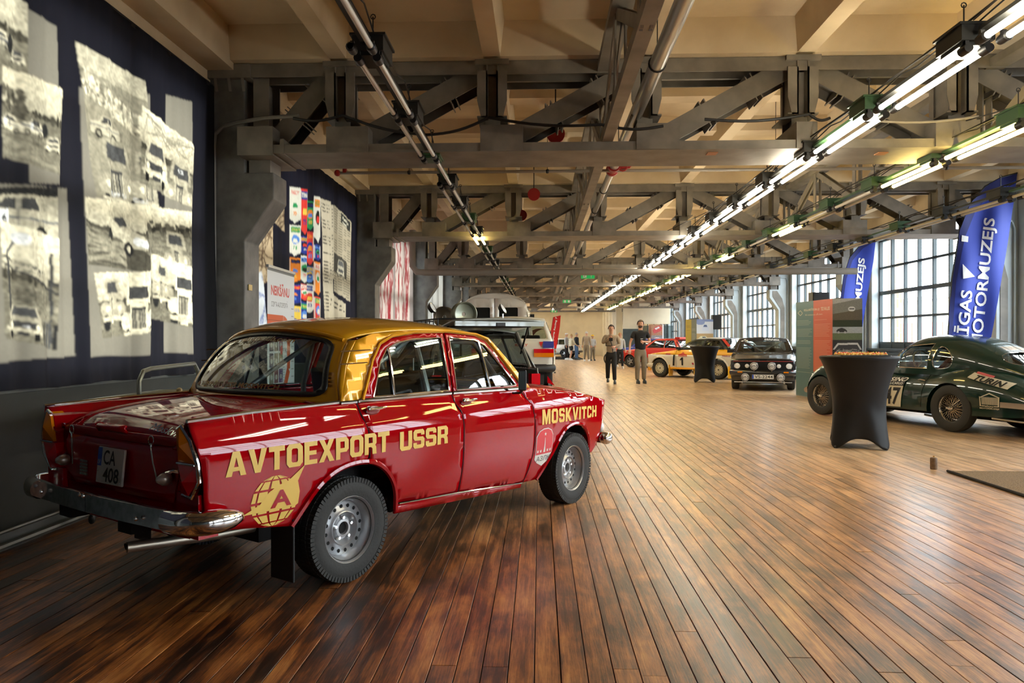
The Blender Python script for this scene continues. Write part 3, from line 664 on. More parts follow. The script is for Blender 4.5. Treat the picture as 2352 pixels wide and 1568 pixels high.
MB().tube([(-3.32, 7.54, 0.3), (-3.32, 7.54, 3.3), (-3.31, 7.55, 3.42), (-3.22, 7.55, 3.5), (-3.05, 7.5, 3.52), (-2.75, 7.42, 3.54), (-2.4, 7.40, 3.55)], .02, 8).ob('conduit', mat('conduit paint', (.20,.19,.17), .4), smooth=True, label='grey conduit climbing the nearest left column and bending onto the truss', cat='pipe')
cable([(5.4, 5.2, 3.55), (3.2, 9.0, 3.42), (1.4, 20.0, 3.35), (.9, 27, 3.3)], .006, 'thin tensioned wire with rings slanting down across the right trusses')
for x, y, z, s in ((.18, 8.6, 3.66, 1), (-.1, 12.6, 3.75, .9), (-.35, 14.4, 3.7, .9)):
    b = empty('fire_bell', (x, y, z)); tag(b, {8.6:'red fire bell above the nearest truss chord', 12.6:'red box on the ceiling rib between the first two trusses', 14.4:'red fire bell behind the second truss'}[y], 'bell')
    MB().lathe([(.001,-.06),(.07,-.055),(.1,-.02),(.105,.03),(.105,.05),(.001,.05)], 18, Matrix.Rotation(pi/2,4,'X')).ob('gong', m_redp, b, smooth=True); MB().box(-.05,.05,.04,.1,-.05,.05).ob('back_box', m_redp, b); MB().tube([(0,.07,.05),(0,.07,4.25-z)], .008, 5).ob('stem', m_black, b)
m_green = mat('exit sign green', (.01,.30,.07), .4, emis=(.02,.5,.12), estr=.3); m_white = mat('white paint', (.8,.8,.78), .4)
def exit_sign(X, D, z, w, h, lab, arrow=True):
    a = cw(X, D); e = empty('exit_sign', (a[0], a[1], z), YAW); tag(e, lab, 'sign')
    MB().box(-w/2, w/2, -.02, .02, -h/2, h/2).ob('panel', m_green, e)
    g = MB(); q = -.022
    def rc(x0, z0, x1, z1): g.add([(x0*w, q, z0*h), (x1*w, q, z0*h), (x1*w, q, z1*h), (x0*w, q, z1*h)], [(0,1,2,3)])
    rc(-.36,-.36,-.10,.36)
    if arrow: rc(.22,-.33,.27,.1); g.add([(.14*w,q,.05*h),(.35*w,q,.05*h),(.245*w,q,.36*h)], [(0,1,2)])
    else: rc(.1,-.36,.36,.36)
    g.ob('pictogram', m_white, e)
    r = MB(); q = -.024; r.ball((-.22*w, q, .22*h), .06*h, 8, sc=(1,.1,1)); r.bar((-.22*w,q,.12*h), (-.25*w,q,-.08*h), .07*h, .002); r.bar((-.25*w,q,-.08*h), (-.17*w,q,-.28*h), .05*h, .002); r.bar((-.25*w,q,-.08*h), (-.33*w,q,-.2*h), .05*h, .002); r.bar((-.22*w,q,.08*h), (-.14*w,q,.0), .04*h, .002)
    r.ob('running_figure', m_green, e); MB().tube([(-w*.4,0,h/2),(-w*.4,0,h/2+(3.19-z-h/2 if z < 3.1 else .5))], .006, 5).tube([(w*.4,0,h/2),(w*.4,0,h/2+(3.19-z-h/2 if z < 3.1 else .5))], .006, 5).ob('hanger', m_black, e)
a = lambda x, D: (x-1176)/F*D
exit_sign(a(1350, 18.9), 18.9, CH+(780-633)/F*18.9, .34, .145, 'green emergency exit sign with upward arrow under the fourth truss')
exit_sign(a(1302, 30), 30, CH+(780-692)/F*30, .33, .12, 'smaller distant green exit sign further down the hall', False)
exit_sign(a(1272, 44), 44, CH+(780-715)/F*44, .38, .12, 'tiny farthest exit sign above the red banner', False)
MB().box(-.045, .045, -.01, .0, -.03, .03).ob('wall_socket', mat('yellowed plastic', (.55,.40,.16), .5), loc=(CL+.005, 7.70, CH+(780-657)/F*7.6), rot=(0,0,pi/2), label='small yellowed socket plate on the nearest left column', cat='socket')
for D_, x_ in ((7.42, 1640), (7.42, 2034)):
    q = px(x_, D_, 352); MB().box(-.05, .05, -.05, .05, -.008, 0).ob('wood_shim', mat('raw wood shim', (.45,.2,.09), .6), loc=(q[0], q[1]+.1, 3.186), label='small brown plate under the nearest truss chord, %s' % ('in the middle' if x_ < 1800 else 'further right'), cat='plate')
# ================================================================= CURTAINS WITH PRINTS
G = lambda v, t=0.: (v*(1+t*.06), v, v*(1-t*.16))
def pic(kind, w, h, seed=0):
    r = random.Random(seed); T = 1.3; c = Canvas(w, h, G(.62, T)); hz = h*r.uniform(.42, .55)
    for i in range(12): c.rect(0, hz*i/12, w, hz*(i+1)/12+1, G(.50+.30*(1-i/14), T))
    c.rect(0, hz, w, h, G(.26, T))
    for i in range(26): c.line(0, hz+(h-hz)*r.random(), w, hz+(h-hz)*r.random(), 1+r.random()*3, G(r.uniform(.16, .42), T), .5)
    for i in range(26): c.ell(w*i/25, hz-2, w*.035, h*r.uniform(.01, .07), G(r.uniform(.06, .18), T))
    def side(x, y, s, col, num=None):              # saloon seen from the side
        c.poly([(x,y+s*.30),(x+s*.04,y+s*.17),(x+s*.26,y+s*.13),(x+s*.38,y),(x+s*.72,y),(x+s*.82,y+s*.14),(x+s*.98,y+s*.17),(x+s,y+s*.32),(x+s*.97,y+s*.36),(x+s*.02,y+s*.36)], col)
        for a_, b_, e_, f_ in ((.31,.41,.53,.53),(.56,.56,.69,.76)): c.poly([(x+s*a_,y+s*.14),(x+s*b_,y+s*.03),(x+s*e_,y+s*.03),(x+s*f_,y+s*.14)], G(.10))
        for q in (.21,.78): c.ell(x+s*q, y+s*.36, s*.095, s*.095, G(.04)); c.ell(x+s*q, y+s*.36, s*.05, s*.05, G(.5, T)); c.ell(x+s*q, y+s*.36, s*.015, s*.015, G(.1))
        c.line(x+s*.03, y+s*.22, x+s*.97, y+s*.22, 1.5, G(.25)); c.line(x+s*.545, y+s*.03, x+s*.55, y+s*.34, 1.2, G(.2))
        if num: c.rect(x+s*.32, y+s*.16, x+s*.46, y+s*.31, G(.95)); c.text(num, x+s*.345, y+s*.18, s*.09, s*.11, (.01,.01,.01), .02)
    def front(x, y, s, col, truck=False):          # vehicle seen from the front
        if truck:
            c.poly([(x+s*.2,y),(x+s*.8,y),(x+s*.86,y+s*.34),(x+s*.14,y+s*.34)], col); c.poly([(x+s*.26,y+s*.06),(x+s*.74,y+s*.06),(x+s*.77,y+s*.27),(x+s*.23,y+s*.27)], G(.12))
            c.poly([(x+s*.26,y+s*.34),(x+s*.74,y+s*.34),(x+s*.72,y+s*.82),(x+s*.28,y+s*.82)], col); c.rect(x+s*.36, y+s*.42, x+s*.64, y+s*.76, G(.10))
            for i in range(5): c.line(x+s*(.39+.055*i), y+s*.44, x+s*(.39+.055*i), y+s*.74, 1.5, G(.6, T))
            for sg in (0, 1):
                X = x+s*(.15 if sg == 0 else .85); c.ell(X, y+s*.62, s*.17, s*.16, col); c.ell(X+(s*.05 if sg == 0 else -s*.05), y+s*.60, s*.055, s*.055, G(.85, T)); c.ell(X-(s*.02 if sg == 0 else -s*.02), y+s*.90, s*.10, s*.17, G(.05))
            c.rect(x+s*.05, y+s*.80, x+s*.95, y+s*.88, G(.7, T)); c.rect(x+s*.40, y+s*.86, x+s*.62, y+s*.94, G(.9, T))
        else:
            c.poly([(x+s*.22,y),(x+s*.78,y),(x+s*.92,y+s*.26),(x+s*.98,y+s*.60),(x+s*.02,y+s*.60),(x+s*.08,y+s*.26)], col); c.poly([(x+s*.27,y+s*.04),(x+s*.73,y+s*.04),(x+s*.83,y+s*.23),(x+s*.17,y+s*.23)], G(.13))
            c.rect(x+s*.12, y+s*.36, x+s*.88, y+s*.48, G(.10)); 
            for q in (.18,.82): c.ell(x+s*q, y+s*.42, s*.06, s*.06, G(.9, T)); c.rect(x+s*(q-.07), y+s*.55, x+s*(q+.07), y+s*.72, G(.03))
            c.rect(x, y+s*.52, x+s, y+s*.57, G(.7, T)); c.rect(x+s*.38, y+s*.57, x+s*.62, y+s*.64, G(.08))
    if kind == 'sedan16':
        c.rect(0, 0, w, h*.22, G(.05)); c.grain(.8, 3, 3); c.rect(0, h*.2, w, h, G(.45, T)); c.rect(0, h*.75, w, h, G(.14)); side(-w*.22, h*.16, w*1.25, G(.55, T), '16')
    elif kind == 'street':
        c.line(w*.08, h*.25, w*.16, h*.95, 3, G(.1)); c.line(w*.86, h*.15, w*.90, h*.95, 3, G(.1)); c.line(w*.08, h*.25, w*.3, h*.1, 3, G(.2)); c.ell(w*.3, h*.1, 8, 5, G(.8)); c.line(0, h*.28, w, h*.42, 2, G(.08)); c.line(0, h*.34, w, h*.50, 2, G(.08))
        c.poly([(w*.2,h*.28),(w*.82,h*.36),(w*.82,h*.45),(w*.2,h*.37)], G(.5, T)); c.text('SVEICAM autorall', w*.24, h*.295, w*.54, h*.035, G(.08), .01, .11); c.text('Jaunība 83', w*.24, h*.34, w*.36, h*.04, G(.08), .0, .11)
        for i in range(40): c.ell(w*r.gauss(.40, .07), h*r.gauss(.58, .035), w*.03, h*.02, G(r.uniform(.12, .25), T))
        front(w*.04, h*.68, w*.60, G(.52, T)); c.text('SPY 83', w*.26, h*.845, w*.15, h*.03, G(.8))
        for i in range(9): c.ell(w*r.uniform(.7, 1), h*r.uniform(.72, .84), w*.03, h*.02, G(.2, T)); c.rect(w*(.66+i*.04), h*.78, w*(.69+i*.04), h, G(r.uniform(.04, .2)))
    elif kind == 'lineup':
        for i in range(60): c.ell(w*r.uniform(.0, .3), h*r.uniform(.2, .5), w*.03, h*.03, G(r.uniform(.08, .25), T))
        side(-w*.10, h*.50, w*.42, G(.75, T), '113'); side(w*.26, h*.48, w*.42, G(.8, T), '27'); front(w*.70, h*.60, w*.26, G(.75, T)); c.ell(w*.68, h*.55, 4, 6, G(.05)); c.rect(w*.66, h*.57, w*.70, h*.66, G(.05))
    elif kind == 'crowd':
        c.rect(0, 0, w, h, G(.35, T)); c.rect(0, 0, w, h*.16, G(.55, T))
        for i in range(700):
            X = w*r.random(); Y = h*(.15+.20*X/w+.14*r.random()); c.ell(X, Y, 2.2, 3, G(r.uniform(.15, .9), T))
        c.rect(0, h*.5, w*.5, h*.60, G(.3, T)); side(w*.05, h*.42, w*.42, G(.6, T)); front(w*.05, h*.56, w*.62, G(.42, T), True); front(w*.60, h*.58, w*.55, G(.5, T), True)
        c.text('Gaz 51', w*.22, h*.93, w*.25, h*.035, G(.8)); c.text('Gaz 69', w*.60, h*.94, w*.2, h*.03, G(.8))
    elif kind == 'jeeps':
        front(w*.02, h*.36, w*.5, G(.62, T)); front(w*.46, h*.42, w*.5, G(.50, T), True); c.text('42', w*.66, h*.50, w*.1, h*.06, G(.9), .02)
        for i in range(30): c.line(w*r.random(), h*.3, w*r.random(), h*.05, 1.2, G(.3, T), .6)
    elif kind == 'jump':
        c.poly([(0,h*.3),(w*.5,h*.55),(w,h*.75),(w,h),(0,h)], G(.12, T)); 
        for i in range(40): c.line(0, h*(.35+.6*r.random()), w*.6, h*(.55+.45*r.random()), 2, G(r.uniform(.2, .5), T), .4)
        c.poly([(w*.32,h*.22),(w*.58,h*.16),(w*.80,h*.42),(w*.98,h*.55),(w*.95,h*.68),(w*.70,h*.66),(w*.40,h*.48)], G(.60, T)); c.poly([(w*.44,h*.24),(w*.58,h*.21),(w*.66,h*.34),(w*.52,h*.37)], G(.1)); c.ell(w*.66, h*.68, w*.09, h*.11, G(.04)); c.ell(w*.66, h*.68, w*.04, h*.05, G(.6, T)); c.ell(w*.36, h*.50, w*.07, h*.08, G(.05))
        for i in range(4): c.ell(w*(.80+.045*i), h*(.555+.012*i), 4, 4, G(.9))
    elif kind == 'trucks':
        front(w*.02, h*.10, w*.46, G(.55, T), True); front(w*.42, h*.16, w*.62, G(.88, T), True)
    elif kind == 'jumpcrowd':
        for i in range(60): c.ell(w*r.random(), h*r.uniform(.28, .5), w*.05, h*.04, G(r.uniform(.03, .2), T))
        front(w*.35, h*.42, w*.5, G(.5, T), True)
    elif kind == 'news':
        c.rect(0, 0, w, h, (.52,.45,.33)); n = max(2, int(w/26))
        for k in range(n):
            y = 4
            while y < h-4:
                if r.random() < .9: c.rect(w*k/n+3, y, w*(k+1)/n-3-r.random()*6, y+1.6, (.08,.07,.05))
                y += 4 if r.random() < .93 else 10
        c.rect(w*.35, h*.02, w*.9, h*.14, (.05,.05,.045)); c.text('Rallijs', w*.42, h*.04, w*.4, h*.04, (.8,.75,.6), .02); c.text('trasē', w*.42, h*.09, w*.3, h*.035, (.8,.75,.6), .02)
        c.rect(w*.05, h*.55, w*.8, h*.78, (.07,.065,.055)); front(w*.2, h*.58, w*.4, G(.5, T))
    elif kind == 'table':
        c.rect(0, 0, w, h, (.55,.48,.36))
        y = 6
        while y < h-5:
            for a_, b_ in ((.06,.16),(.2,.55),(.6,.72),(.78,.9)): c.rect(w*a_, y, w*(b_-r.random()*.08), y+2, (.07,.06,.05))
            y += 5 if r.random() < .85 else 14
    elif kind == 'map':
        c.rect(0, 0, w, h, (.62,.47,.30))
        for i in range(28):
            x, y = w*r.random(), h*r.random(); a_ = r.random()*6
            for k in range(14): a_ += r.gauss(0, .5); x2, y2 = x+cos(a_)*12, y+sin(a_)*12; c.line(x, y, x2, y2, 1.5, (.16,.10,.06)); x, y = x2, y2
    elif kind == 'sketch':
        c.rect(0, 0, w, h, (.80,.82,.86))
        for i in range(10):
            x, y = w*r.random(), h*r.random(); a_ = r.random()*6
            for k in range(12): a_ += r.gauss(0, .5); x2, y2 = x+cos(a_)*9, y+sin(a_)*9; c.line(x, y, x2, y2, 1.2, (.25,.3,.55)); x, y = x2, y2
    if kind not in ('news','table','map','sketch'): c.a **= 1.25; c.grain(.45, 2, seed); c.grain(.35, 5, seed+1); c.grain(.25, 14, seed+2)
    return c
def wallq(p, x=XL+.06):                            # picture point -> (Y, z) on a left-wall sheet
    t = (p[0]-1176)/F*cos(YAW)-sin(YAW); D = x/t; return ((p[0]-1176)/F*D*sin(YAW)+D*cos(YAW), CH+(HY-p[1])/F*D)
m_cloth = printmat('printed voile', .55, .8)
def curtain(y0, y1, z0, z1, res, items, base, name, label, tone=.66, folds=1.):
    w, h = int((y1-y0)/res), int((z1-z0)/res); c = Canvas(w, h, base)
    def P(q): y, z = wallq(q); return ((y-y0)/res, (z1-z)/res)
    for kind, quad, seed in items:
        Q = [P(q) for q in quad]; ww = max(20, int(abs(Q[1][0]-Q[0][0]))); hh = max(20, int(abs(Q[2][1]-Q[1][1])))
        if callable(kind): src = kind(ww, hh)
        elif kind == 'pale': src = Canvas(ww, hh, (.24,.22,.18))
        else: src = pic(kind, ww, hh, seed)
        c.paste(src, Q)
    c.grain(.10, 1, 5); p_ = np.pad(c.a, ((1,1),(1,1),(0,0)), 'edge'); c.a = sum(p_[i:i+c.h, j:j+c.w]*wt for i, wi in enumerate((.25,.5,.25)) for j, wt in enumerate((.25*wi,.5*wi,.25*wi))); c.a *= np.array((tone*1.03, tone*.96, tone*.85), np.float32)
    rr = random.Random(3); ph = [rr.random()*6 for _ in range(5)]
    def f(U, V):
        y = y0+(y1-y0)*U; a = .35+.65*V
        d = folds*a*(.020*np.sin(y*9+ph[0]+V)+.016*np.sin(y*23+ph[1]+1.5*np.sin(V*3))+.006*np.sin(y*41+ph[2])+.006*np.sin(V*5+y*3))
        return XL+.06+d, y+.01*np.sin(V*4+y*2), z1-(z1-z0)*V+.006*np.sin(y*7)*V
    return printed(name, c, f, m_cloth, label=label, cat='curtain')
K = 'curtain with prints'
curtain(1.9, 7.53, 1.0, 3.90, .0085, [
    ('pale', [(60,20),(130,60),(140,420),(62,420)], 0), ('lineup', [(-60,-110),(62,10),(62,205),(-60,180)], 4), ('crowd', [(-200,60),(0,160),(0,420),(-200,460)], 9),
    ('pale', [(0,420),(160,430),(175,812),(0,830)], 0), ('pale', [(184,200),(340,215),(350,812),(196,818)], 0), ('pale', [(380,215),(436,232),(440,808),(384,808)], 0),
    ('lineup', [(8,150),(150,205),(140,400),(10,360)], 1), ('sedan16', [(-40,430),(130,428),(130,548),(-40,510)], 2), ('street', [(6,505),(134,545),(126,800),(12,775)], 3),
    ('crowd', [(178,95),(330,185),(360,480),(218,450)], 5), ('jeeps', [(322,240),(447,335),(444,478),(316,418)], 6), ('jump', [(190,450),(330,470),(345,622),(196,605)], 7),
    ('jumpcrowd', [(322,470),(440,485),(446,610),(345,585)], 8), ('trucks', [(212,625),(345,620),(350,758),(228,776)], 10), ('trucks', [(344,580),(446,613),(444,750),(350,730)], 11)],
    (.012,.012,.018), 'photo_curtain', 'black curtain printed with old sepia rally photographs, nearest left window')
def pennant(kind):
    def f(w, h):
        c = Canvas(w, h, (.012,.012,.03)); r = random.Random(kind); cols = [(.02,.04,.25),(.75,.72,.62),(.7,.05,.04),(.85,.25,.03),(.03,.30,.10),(.80,.55,.08),(.10,.25,.65),(.02,.02,.02)]
        a_ = cols[kind % 3 if kind % 2 else (kind+1) % 7]; c.poly([(0,0),(w,0),(w,h*.86),(w/2,h),(0,h*.86)], a_); b_ = cols[(kind*3+1) % 8]
        c.poly([(w*.1,h*.05),(w*.9,h*.05),(w*.9,h*.22),(w*.1,h*.22)], b_); c.text(('RALLY','AUTO','RĪGA','1976','KAUSS','ZIEMA')[kind % 6], w*.14, h*.08, w*.72, h*.10, cols[(kind*3+2) % 8], .03)
        c.ell(w/2, h*.45, w*.36, h*.16, cols[(kind*5+1) % 8]); c.poly([(w*.25,h*.50),(w*.32,h*.42),(w*.68,h*.42),(w*.75,h*.50),(w*.75,h*.56),(w*.25,h*.56)], cols[(kind*5+4) % 8]); c.text(str(70+kind), w*.3, h*.66, w*.4, h*.12, cols[(kind+3) % 8], .03); c.line(w*.04, h*.02, w*.04, h*.85, 2, cols[1]); c.line(w*.96, h*.02, w*.96, h*.85, 2, cols[1])
        return c
    return f
IT = [('map', [(560,560),(628,520),(628,645),(585,650)], 1), ('map', [(600,500),(628,470),(630,620),(580,640)], 2), ('sketch', [(580,640),(600,620),(612,745),(580,745)], 2), ('map', [(622,395),(652,450),(652,530),(622,500)], 3)]
k = 0
for x0, x1, ys in ((665,690,(428,515,590,650,700)), (690,706,(432,540,585,650,690)), (704,722,(460,530,610,650)), (722,736,(450,560,600,680))):
    for i, y in enumerate(ys):
        h_ = (ys[i+1] if i+1 < len(ys) else y+70)-y-3; IT.append((pennant(k), [(x0, y), (x1, y+3), (x1, y+h_), (x0, y+h_)], 0)); k += 1
IT += [('table', [(736,455),(760,463),(762,665),(744,655)], 1), ('table', [(744,655),(762,665),(760,745),(748,745)], 2), ('news', [(768,470),(807,510),(804,692),(764,665)], 3), ('table', [(756,668),(796,700),(794,745),(752,745)], 4), ('table', [(760,470),(766,472),(766,640),(760,640)], 6)]
curtain(8.2, 13.55, 1.0, 3.90, .0105, IT, (.012,.012,.022), 'pennant_curtain', 'black curtain printed with rally pennants and newspaper cuttings, second left window', folds=.7, tone=.42)
def reds(w, h):
    c = Canvas(w, h, (.62,.52,.48)); r = random.Random(5)
    for i in range(16):
        x = w*r.random(); y = 0; a_ = r.uniform(2, 7)
        for k in range(30): x2 = x+r.gauss(0, 3); y2 = y+h/30; c.line(x, y, x2, y2, a_*r.random()+1, (.30,.02,.03), .8); x, y = x2, y2
    return c
yy_ = [wallq((p, 600))[0] for p in (866, 940)]
curtain(14.25, 19.5, 1.0, 3.90, .02, [(reds, [(866,400),(905,400),(905,780),(866,780)], 0), (reds, [(908,400),(942,400),(942,780),(908,780)], 0)], (.35,.30,.29), 'marbled_curtain', 'pale curtain streaked with dark red, third left window', folds=.8, tone=.5)
for n, (a_, b_) in enumerate(((20.3,25.6),(26.4,31.7),(32.5,37.8),(38.6,43.9))):
    curtain(a_, b_, 1.0, 3.9, .06, [], (.55,.55,.53), 'plain_curtain', 'plain pale curtain over the %s left window' % ('fourth','fifth','sixth','seventh')[n], folds=1, tone=.4)
curtain(YB+.1, 1.88, 1.0, 3.90, .05, [('pale', [(-900,100),(-600,100),(-600,800),(-900,800)], 0)], (.010,.010,.015), 'blocking_curtain', 'unseen black curtain added to block daylight from the left windows beside and behind the camera')  # out of view, added to keep daylight off the saloon's rear and left floor
# curtain track, hem cord
MB().box(XL+.0, XL+.05, 1.9, 7.55, 3.88, 3.92).ob('curtain_rail', m_black, label='black curtain rail above the sepia photo curtain', cat='rail')
# ================================================================= CAR TOOLKIT
m_chrome = mat('chrome', (.72,.72,.72), .08, metal=1.); m_rubber = mat('tyre rubber', (.030,.030,.028), .75, bump=.1, nscale=60); m_seal = mat('black rubber seal', (.01,.01,.01), .35)
m_under = mat('black underbody', (.006,.006,.006), .9); m_seat = mat('black seat vinyl', (.015,.015,.016), .5); m_carglass = glassmat('car glass', (.62,.70,.68), 1.6); m_darkglass = glassmat('dark car glass', (.25,.30,.30), 1.5)
m_hole = mat('dark opening', (.003,.003,.003), .9); m_silverp = mat('silver wheel paint', (.45,.46,.47), .28, metal=.6, noise=.08, nscale=20)
m_amber = mat('amber lens', (.80,.22,.0), .12, spec=.8); m_redlens = mat('red lens', (.65,.0,.008), .12, spec=.8); m_lens = mat('clear lamp lens', (.75,.76,.74), .08, spec=.9, coat=.5)
m_platew = mat('licence plate white', (.62,.62,.58), .35); m_ink = mat('black ink', (.008,.008,.008), .5); m_eu = mat('plate blue', (.01,.06,.42), .4)
def sweep(mb, path, prof, scale=None, up=Vector((0,0,1)), closed_prof=True):
    P = [Vector(p) for p in path]; n = len(P); m = len(prof); vs = []
    for i in range(n):
        t = (P[min(i+1, n-1)]-P[max(i-1, 0)]).normalized(); o = t.cross(up).normalized(); s = scale[i] if scale else 1
        vs += [P[i]+o*(a*s)+up*(b*s) for a, b in prof]
    fs = []
    for i in range(n-1):
        for k in range(m if closed_prof else m-1): fs.append((i*m+k, i*m+(k+1) % m, (i+1)*m+(k+1) % m, (i+1)*m+k))
    if closed_prof: fs += [tuple(range(m-1, -1, -1)), tuple((n-1)*m+k for k in range(m))]
    return mb.add(vs, fs)
def wheel(car, x, y, z, Rt=.285, rr=.178, wd=.16, style='steel', rim=None, name='wheel', lugs=True, steer=0., lab=None, rotate=0.):
    out = pi/2 if y < 0 else -pi/2; h = wd/2
    k = ('tyre', Rt, rr, wd, lugs)
    def ty():
        m = MB(); m.lathe([(rr-.012,-h*.75),(rr+.006,-h*.98),(rr+.03,-h*1.05),(Rt-.045,-h*1.08),(Rt-.014,-h*.93),(Rt-.004,-h*.7),(Rt-.004,h*.7),(Rt-.014,h*.93),(Rt-.045,h*1.08),(rr+.03,h*1.05),(rr+.006,h*.98),(rr-.012,h*.75)], 64)
        if lugs:
            n = 76
            for i in range(n):
                a = 2*pi*i/n; M = Matrix.Rotation(a, 4, 'Z')
                for s in (-1, 1): m.box(Rt-.030, Rt-.0035, -.0082, .0082, min(s*h*.62, s*h*1.04), max(s*h*.62, s*h*1.04), M)
                M = Matrix.Rotation(a+.05, 4, 'Z'); m.box(Rt-.01, Rt, -.009, .009, -h*.55, -h*.08, M); m.box(Rt-.01, Rt, -.009, .009, h*.08, h*.55, M)
        return m.mesh('wheel', m_rubber, smooth=True, ang=.5)
    w = link(name, cached(k, ty), car, (x, y, z), (out, 0, steer)); w.rotation_mode = 'XYZ'
    w.rotation_euler = (out, 0, steer) 
    rm = rim or m_silverp
    if style == 'steel':
        def rf():
            m = MB(); q = rr/.178
            pr = [(.182,.066),(.186,.073),(.180,.078),(.172,.070),(.166,.050),(.158,.040),(.153,.012),(.148,.006),(.140,.014),(.105,.020),(.098,.030),(.090,.034),(.082,.026),(.076,.008),(.066,.002),(.058,.006),(.050,.020),(.036,.022),(.032,.010),(.030,-.02)]
            m.lathe([(r*q, hh) for r, hh in pr], 64); m.lathe([(.150*q,.01),(.155*q,-.07)], 40)
            m.m(1); m.lathe([(.001,-.015),(.031*q,-.015)], 20)
            for i in range(16):
                M = Matrix.Rotation(2*pi*(i+.3)/16, 4, 'Z') @ Matrix.Translation((.1235*q, 0, .0185)); m.lathe([(.0005,.001),(.0105,.001)], 14, M)
            return m.mesh('rim', [rm, m_hole], smooth=True, ang=.9)
        r = link('rim', cached(('rim', rr, rm.name), rf), w)
        nm = cached('nut', lambda: MB().lathe([(.012,0),(.012,.014),(.009,.022),(.001,.022)], 10).mesh('wheel_nut', m_chrome, smooth=True))
        for i in range(5): a = 2*pi*i/5+.35; link('wheel_nut', nm, w, (.058*cos(a)*rr/.178, .058*sin(a)*rr/.178, .006))
    elif style == 'wire':
        def rf():
            m = MB(); m.lathe([(rr-.004,.052),(rr+.004,.060),(rr-.006,.064),(rr-.022,.040),(rr-.026,.0),(rr-.03,-.05),(rr-.012,-.06)], 48); return m.mesh('rim', m_chrome, smooth=True)
        link('rim', cached(('wr', rr), rf), w)
        def sp():
            m = MB()
            for i in range(36):
                a = 2*pi*i/36
                for (h0, h1, da) in ((.055, .0, .35*(1 if i % 2 else -1)), (-.02, .01, .25*(1 if i % 2 else -1))): m.tube([(.036*cos(a+da), .036*sin(a+da), h0), ((rr-.024)*cos(a), (rr-.024)*sin(a), h1)], .0022, 4, caps=False)
            return m.mesh('spokes', mat('bright spoke wire', (.6,.52,.42), .2, metal=1))
        o = link('spokes', cached(('sp', rr), sp), w); o['kind'] = 'stuff'
        link('hub', cached('hubw', lambda: MB().lathe([(.05,-.05),(.045,.02),(.04,.06),(.03,.085),(.018,.10),(.001,.102)], 20).box(-.055,.055,-.009,.009,.07,.09).mesh('hub', m_chrome, smooth=True)), w)
        link('drum', cached('drumw', lambda: MB().lathe([(.001,-.03),(rr-.04,-.03),(rr-.04,-.06)], 28).mesh('drum', m_hole)), w)
    else:                                           # slotted or spoked alloy
        def rf():
            m = MB(); m.lathe([(rr-.002,.058),(rr+.006,.068),(rr-.004,.072),(rr-.016,.05),(rr-.022,.0),(rr-.02,-.05)], 40); n = 14 if style == 'alloy14' else 5; wdt = .034 if n == 14 else .05
            for i in range(n):
                M = Matrix.Rotation(2*pi*i/n, 4, 'Z'); m.add([tuple(M @ Vector(v)) for v in [(.045,-wdt*.7,.05),(rr-.018,-wdt*.5,.035),(rr-.018,wdt*.5,.035),(.045,wdt*.7,.05),(.045,-wdt*.7,.02),(rr-.018,-wdt*.5,.01),(rr-.018,wdt*.5,.01),(.045,wdt*.7,.02)]], [(0,1,2,3),(0,4,5,1),(3,2,6,7)])
            m.lathe([(.062,.02),(.06,.052),(.03,.056),(.026,.04),(.001,.04)], 20); m.m(1); m.lathe([(.001,-.02),(rr-.02,-.02)], 24); m.lathe([(.001,.058),(.022,.058)], 12); return m.mesh('rim', [rm, m_hole], smooth=True)
        link('rim', cached(('al', style, rr, rm.name), rf), w)
    return w
class Body:
    def __init__(s, name, X, D, heading, label, cat='car', wz=(), taper=(), group=None):
        a = cw(X, D); s.root = empty(name, (a[0], a[1], 0), heading); tag(s.root, label, cat, group); s.wz, s.tp = wz, taper; s.bulge = None
    def Y(s, x, z):
        y = sinterp(s.wz, z)*sinterp(s.tp, x)
        return y+s.bulge(x, z) if s.bulge else y
    def side(s, name, poly, m, holes=(), off=0., both=True, t=.012, step=.05, only=None):
        for sg in ((-1, 1) if both else (only or -1,)):
            o = panel(name, poly, lambda x, z: (x, sg*(s.Y(x, z)+off), z), m, s.root, holes, step, flip=sg > 0)
            if t: solid(o, t)
        return o
    def strip(s, name, pts, m, r=.008, off=.004, both=True, only=-1, n=6, w=None):
        for sg in ((-1, 1) if both else (only,)):
            P = [(x, sg*(s.Y(x, z)+off), z) for x, z in resample(pts, .06, False)]
            o = MB().tube(P, r, n).ob(name, m, s.root, smooth=True)
        return o
    def grid(s, name, fn, nu, nv, m, t=.012, v0=0., v1=1., u0=0., u1=1., flip=False):
        mb = MB().grid(fn, nu, nv, u0, u1, v0, v1)
        if flip: mb.f = [f[::-1] for f in mb.f]
        o = mb.ob(name, m, s.root, smooth=True, ang=.6)
        if t: solid(o, t)
        return o
    def patch(s, name, outer, fn, m, holes=(), step=.06, t=0, flip=False):   # outer in (v,u)
        o = panel(name, outer, fn, m, s.root, holes, step, flip=flip)
        if t: solid(o, t)
        return o
    def letters(s, name, txt, x0, x1, z0, z1, m, bold=.03, off=.0035, sg=-1, shear=0., z0b=None, z1b=None, dx=1):
        z0b = z0 if z0b is None else z0b; z1b = z1 if z1b is None else z1b
        def f(u, v):
            if dx < 0: u = 1-u
            x = x0+(x1-x0)*u; z = (z0+(z0b-z0)*u)*(1-v)+(z1+(z1b-z1)*u)*v; return (x, sg*(s.Y(x, z)+off), z)
        return textmb(MB(), txt, f, bold, shear, .05, size=(x1-x0, z1-z0)).ob(name, m, s.root)
    def decal(s, name, poly, m, off=.003, sg=-1, holes=()):
        return panel(name, poly, lambda x, z: (x, sg*(s.Y(x, z)+off), z), m, s.root, holes, .04, flip=sg > 0)
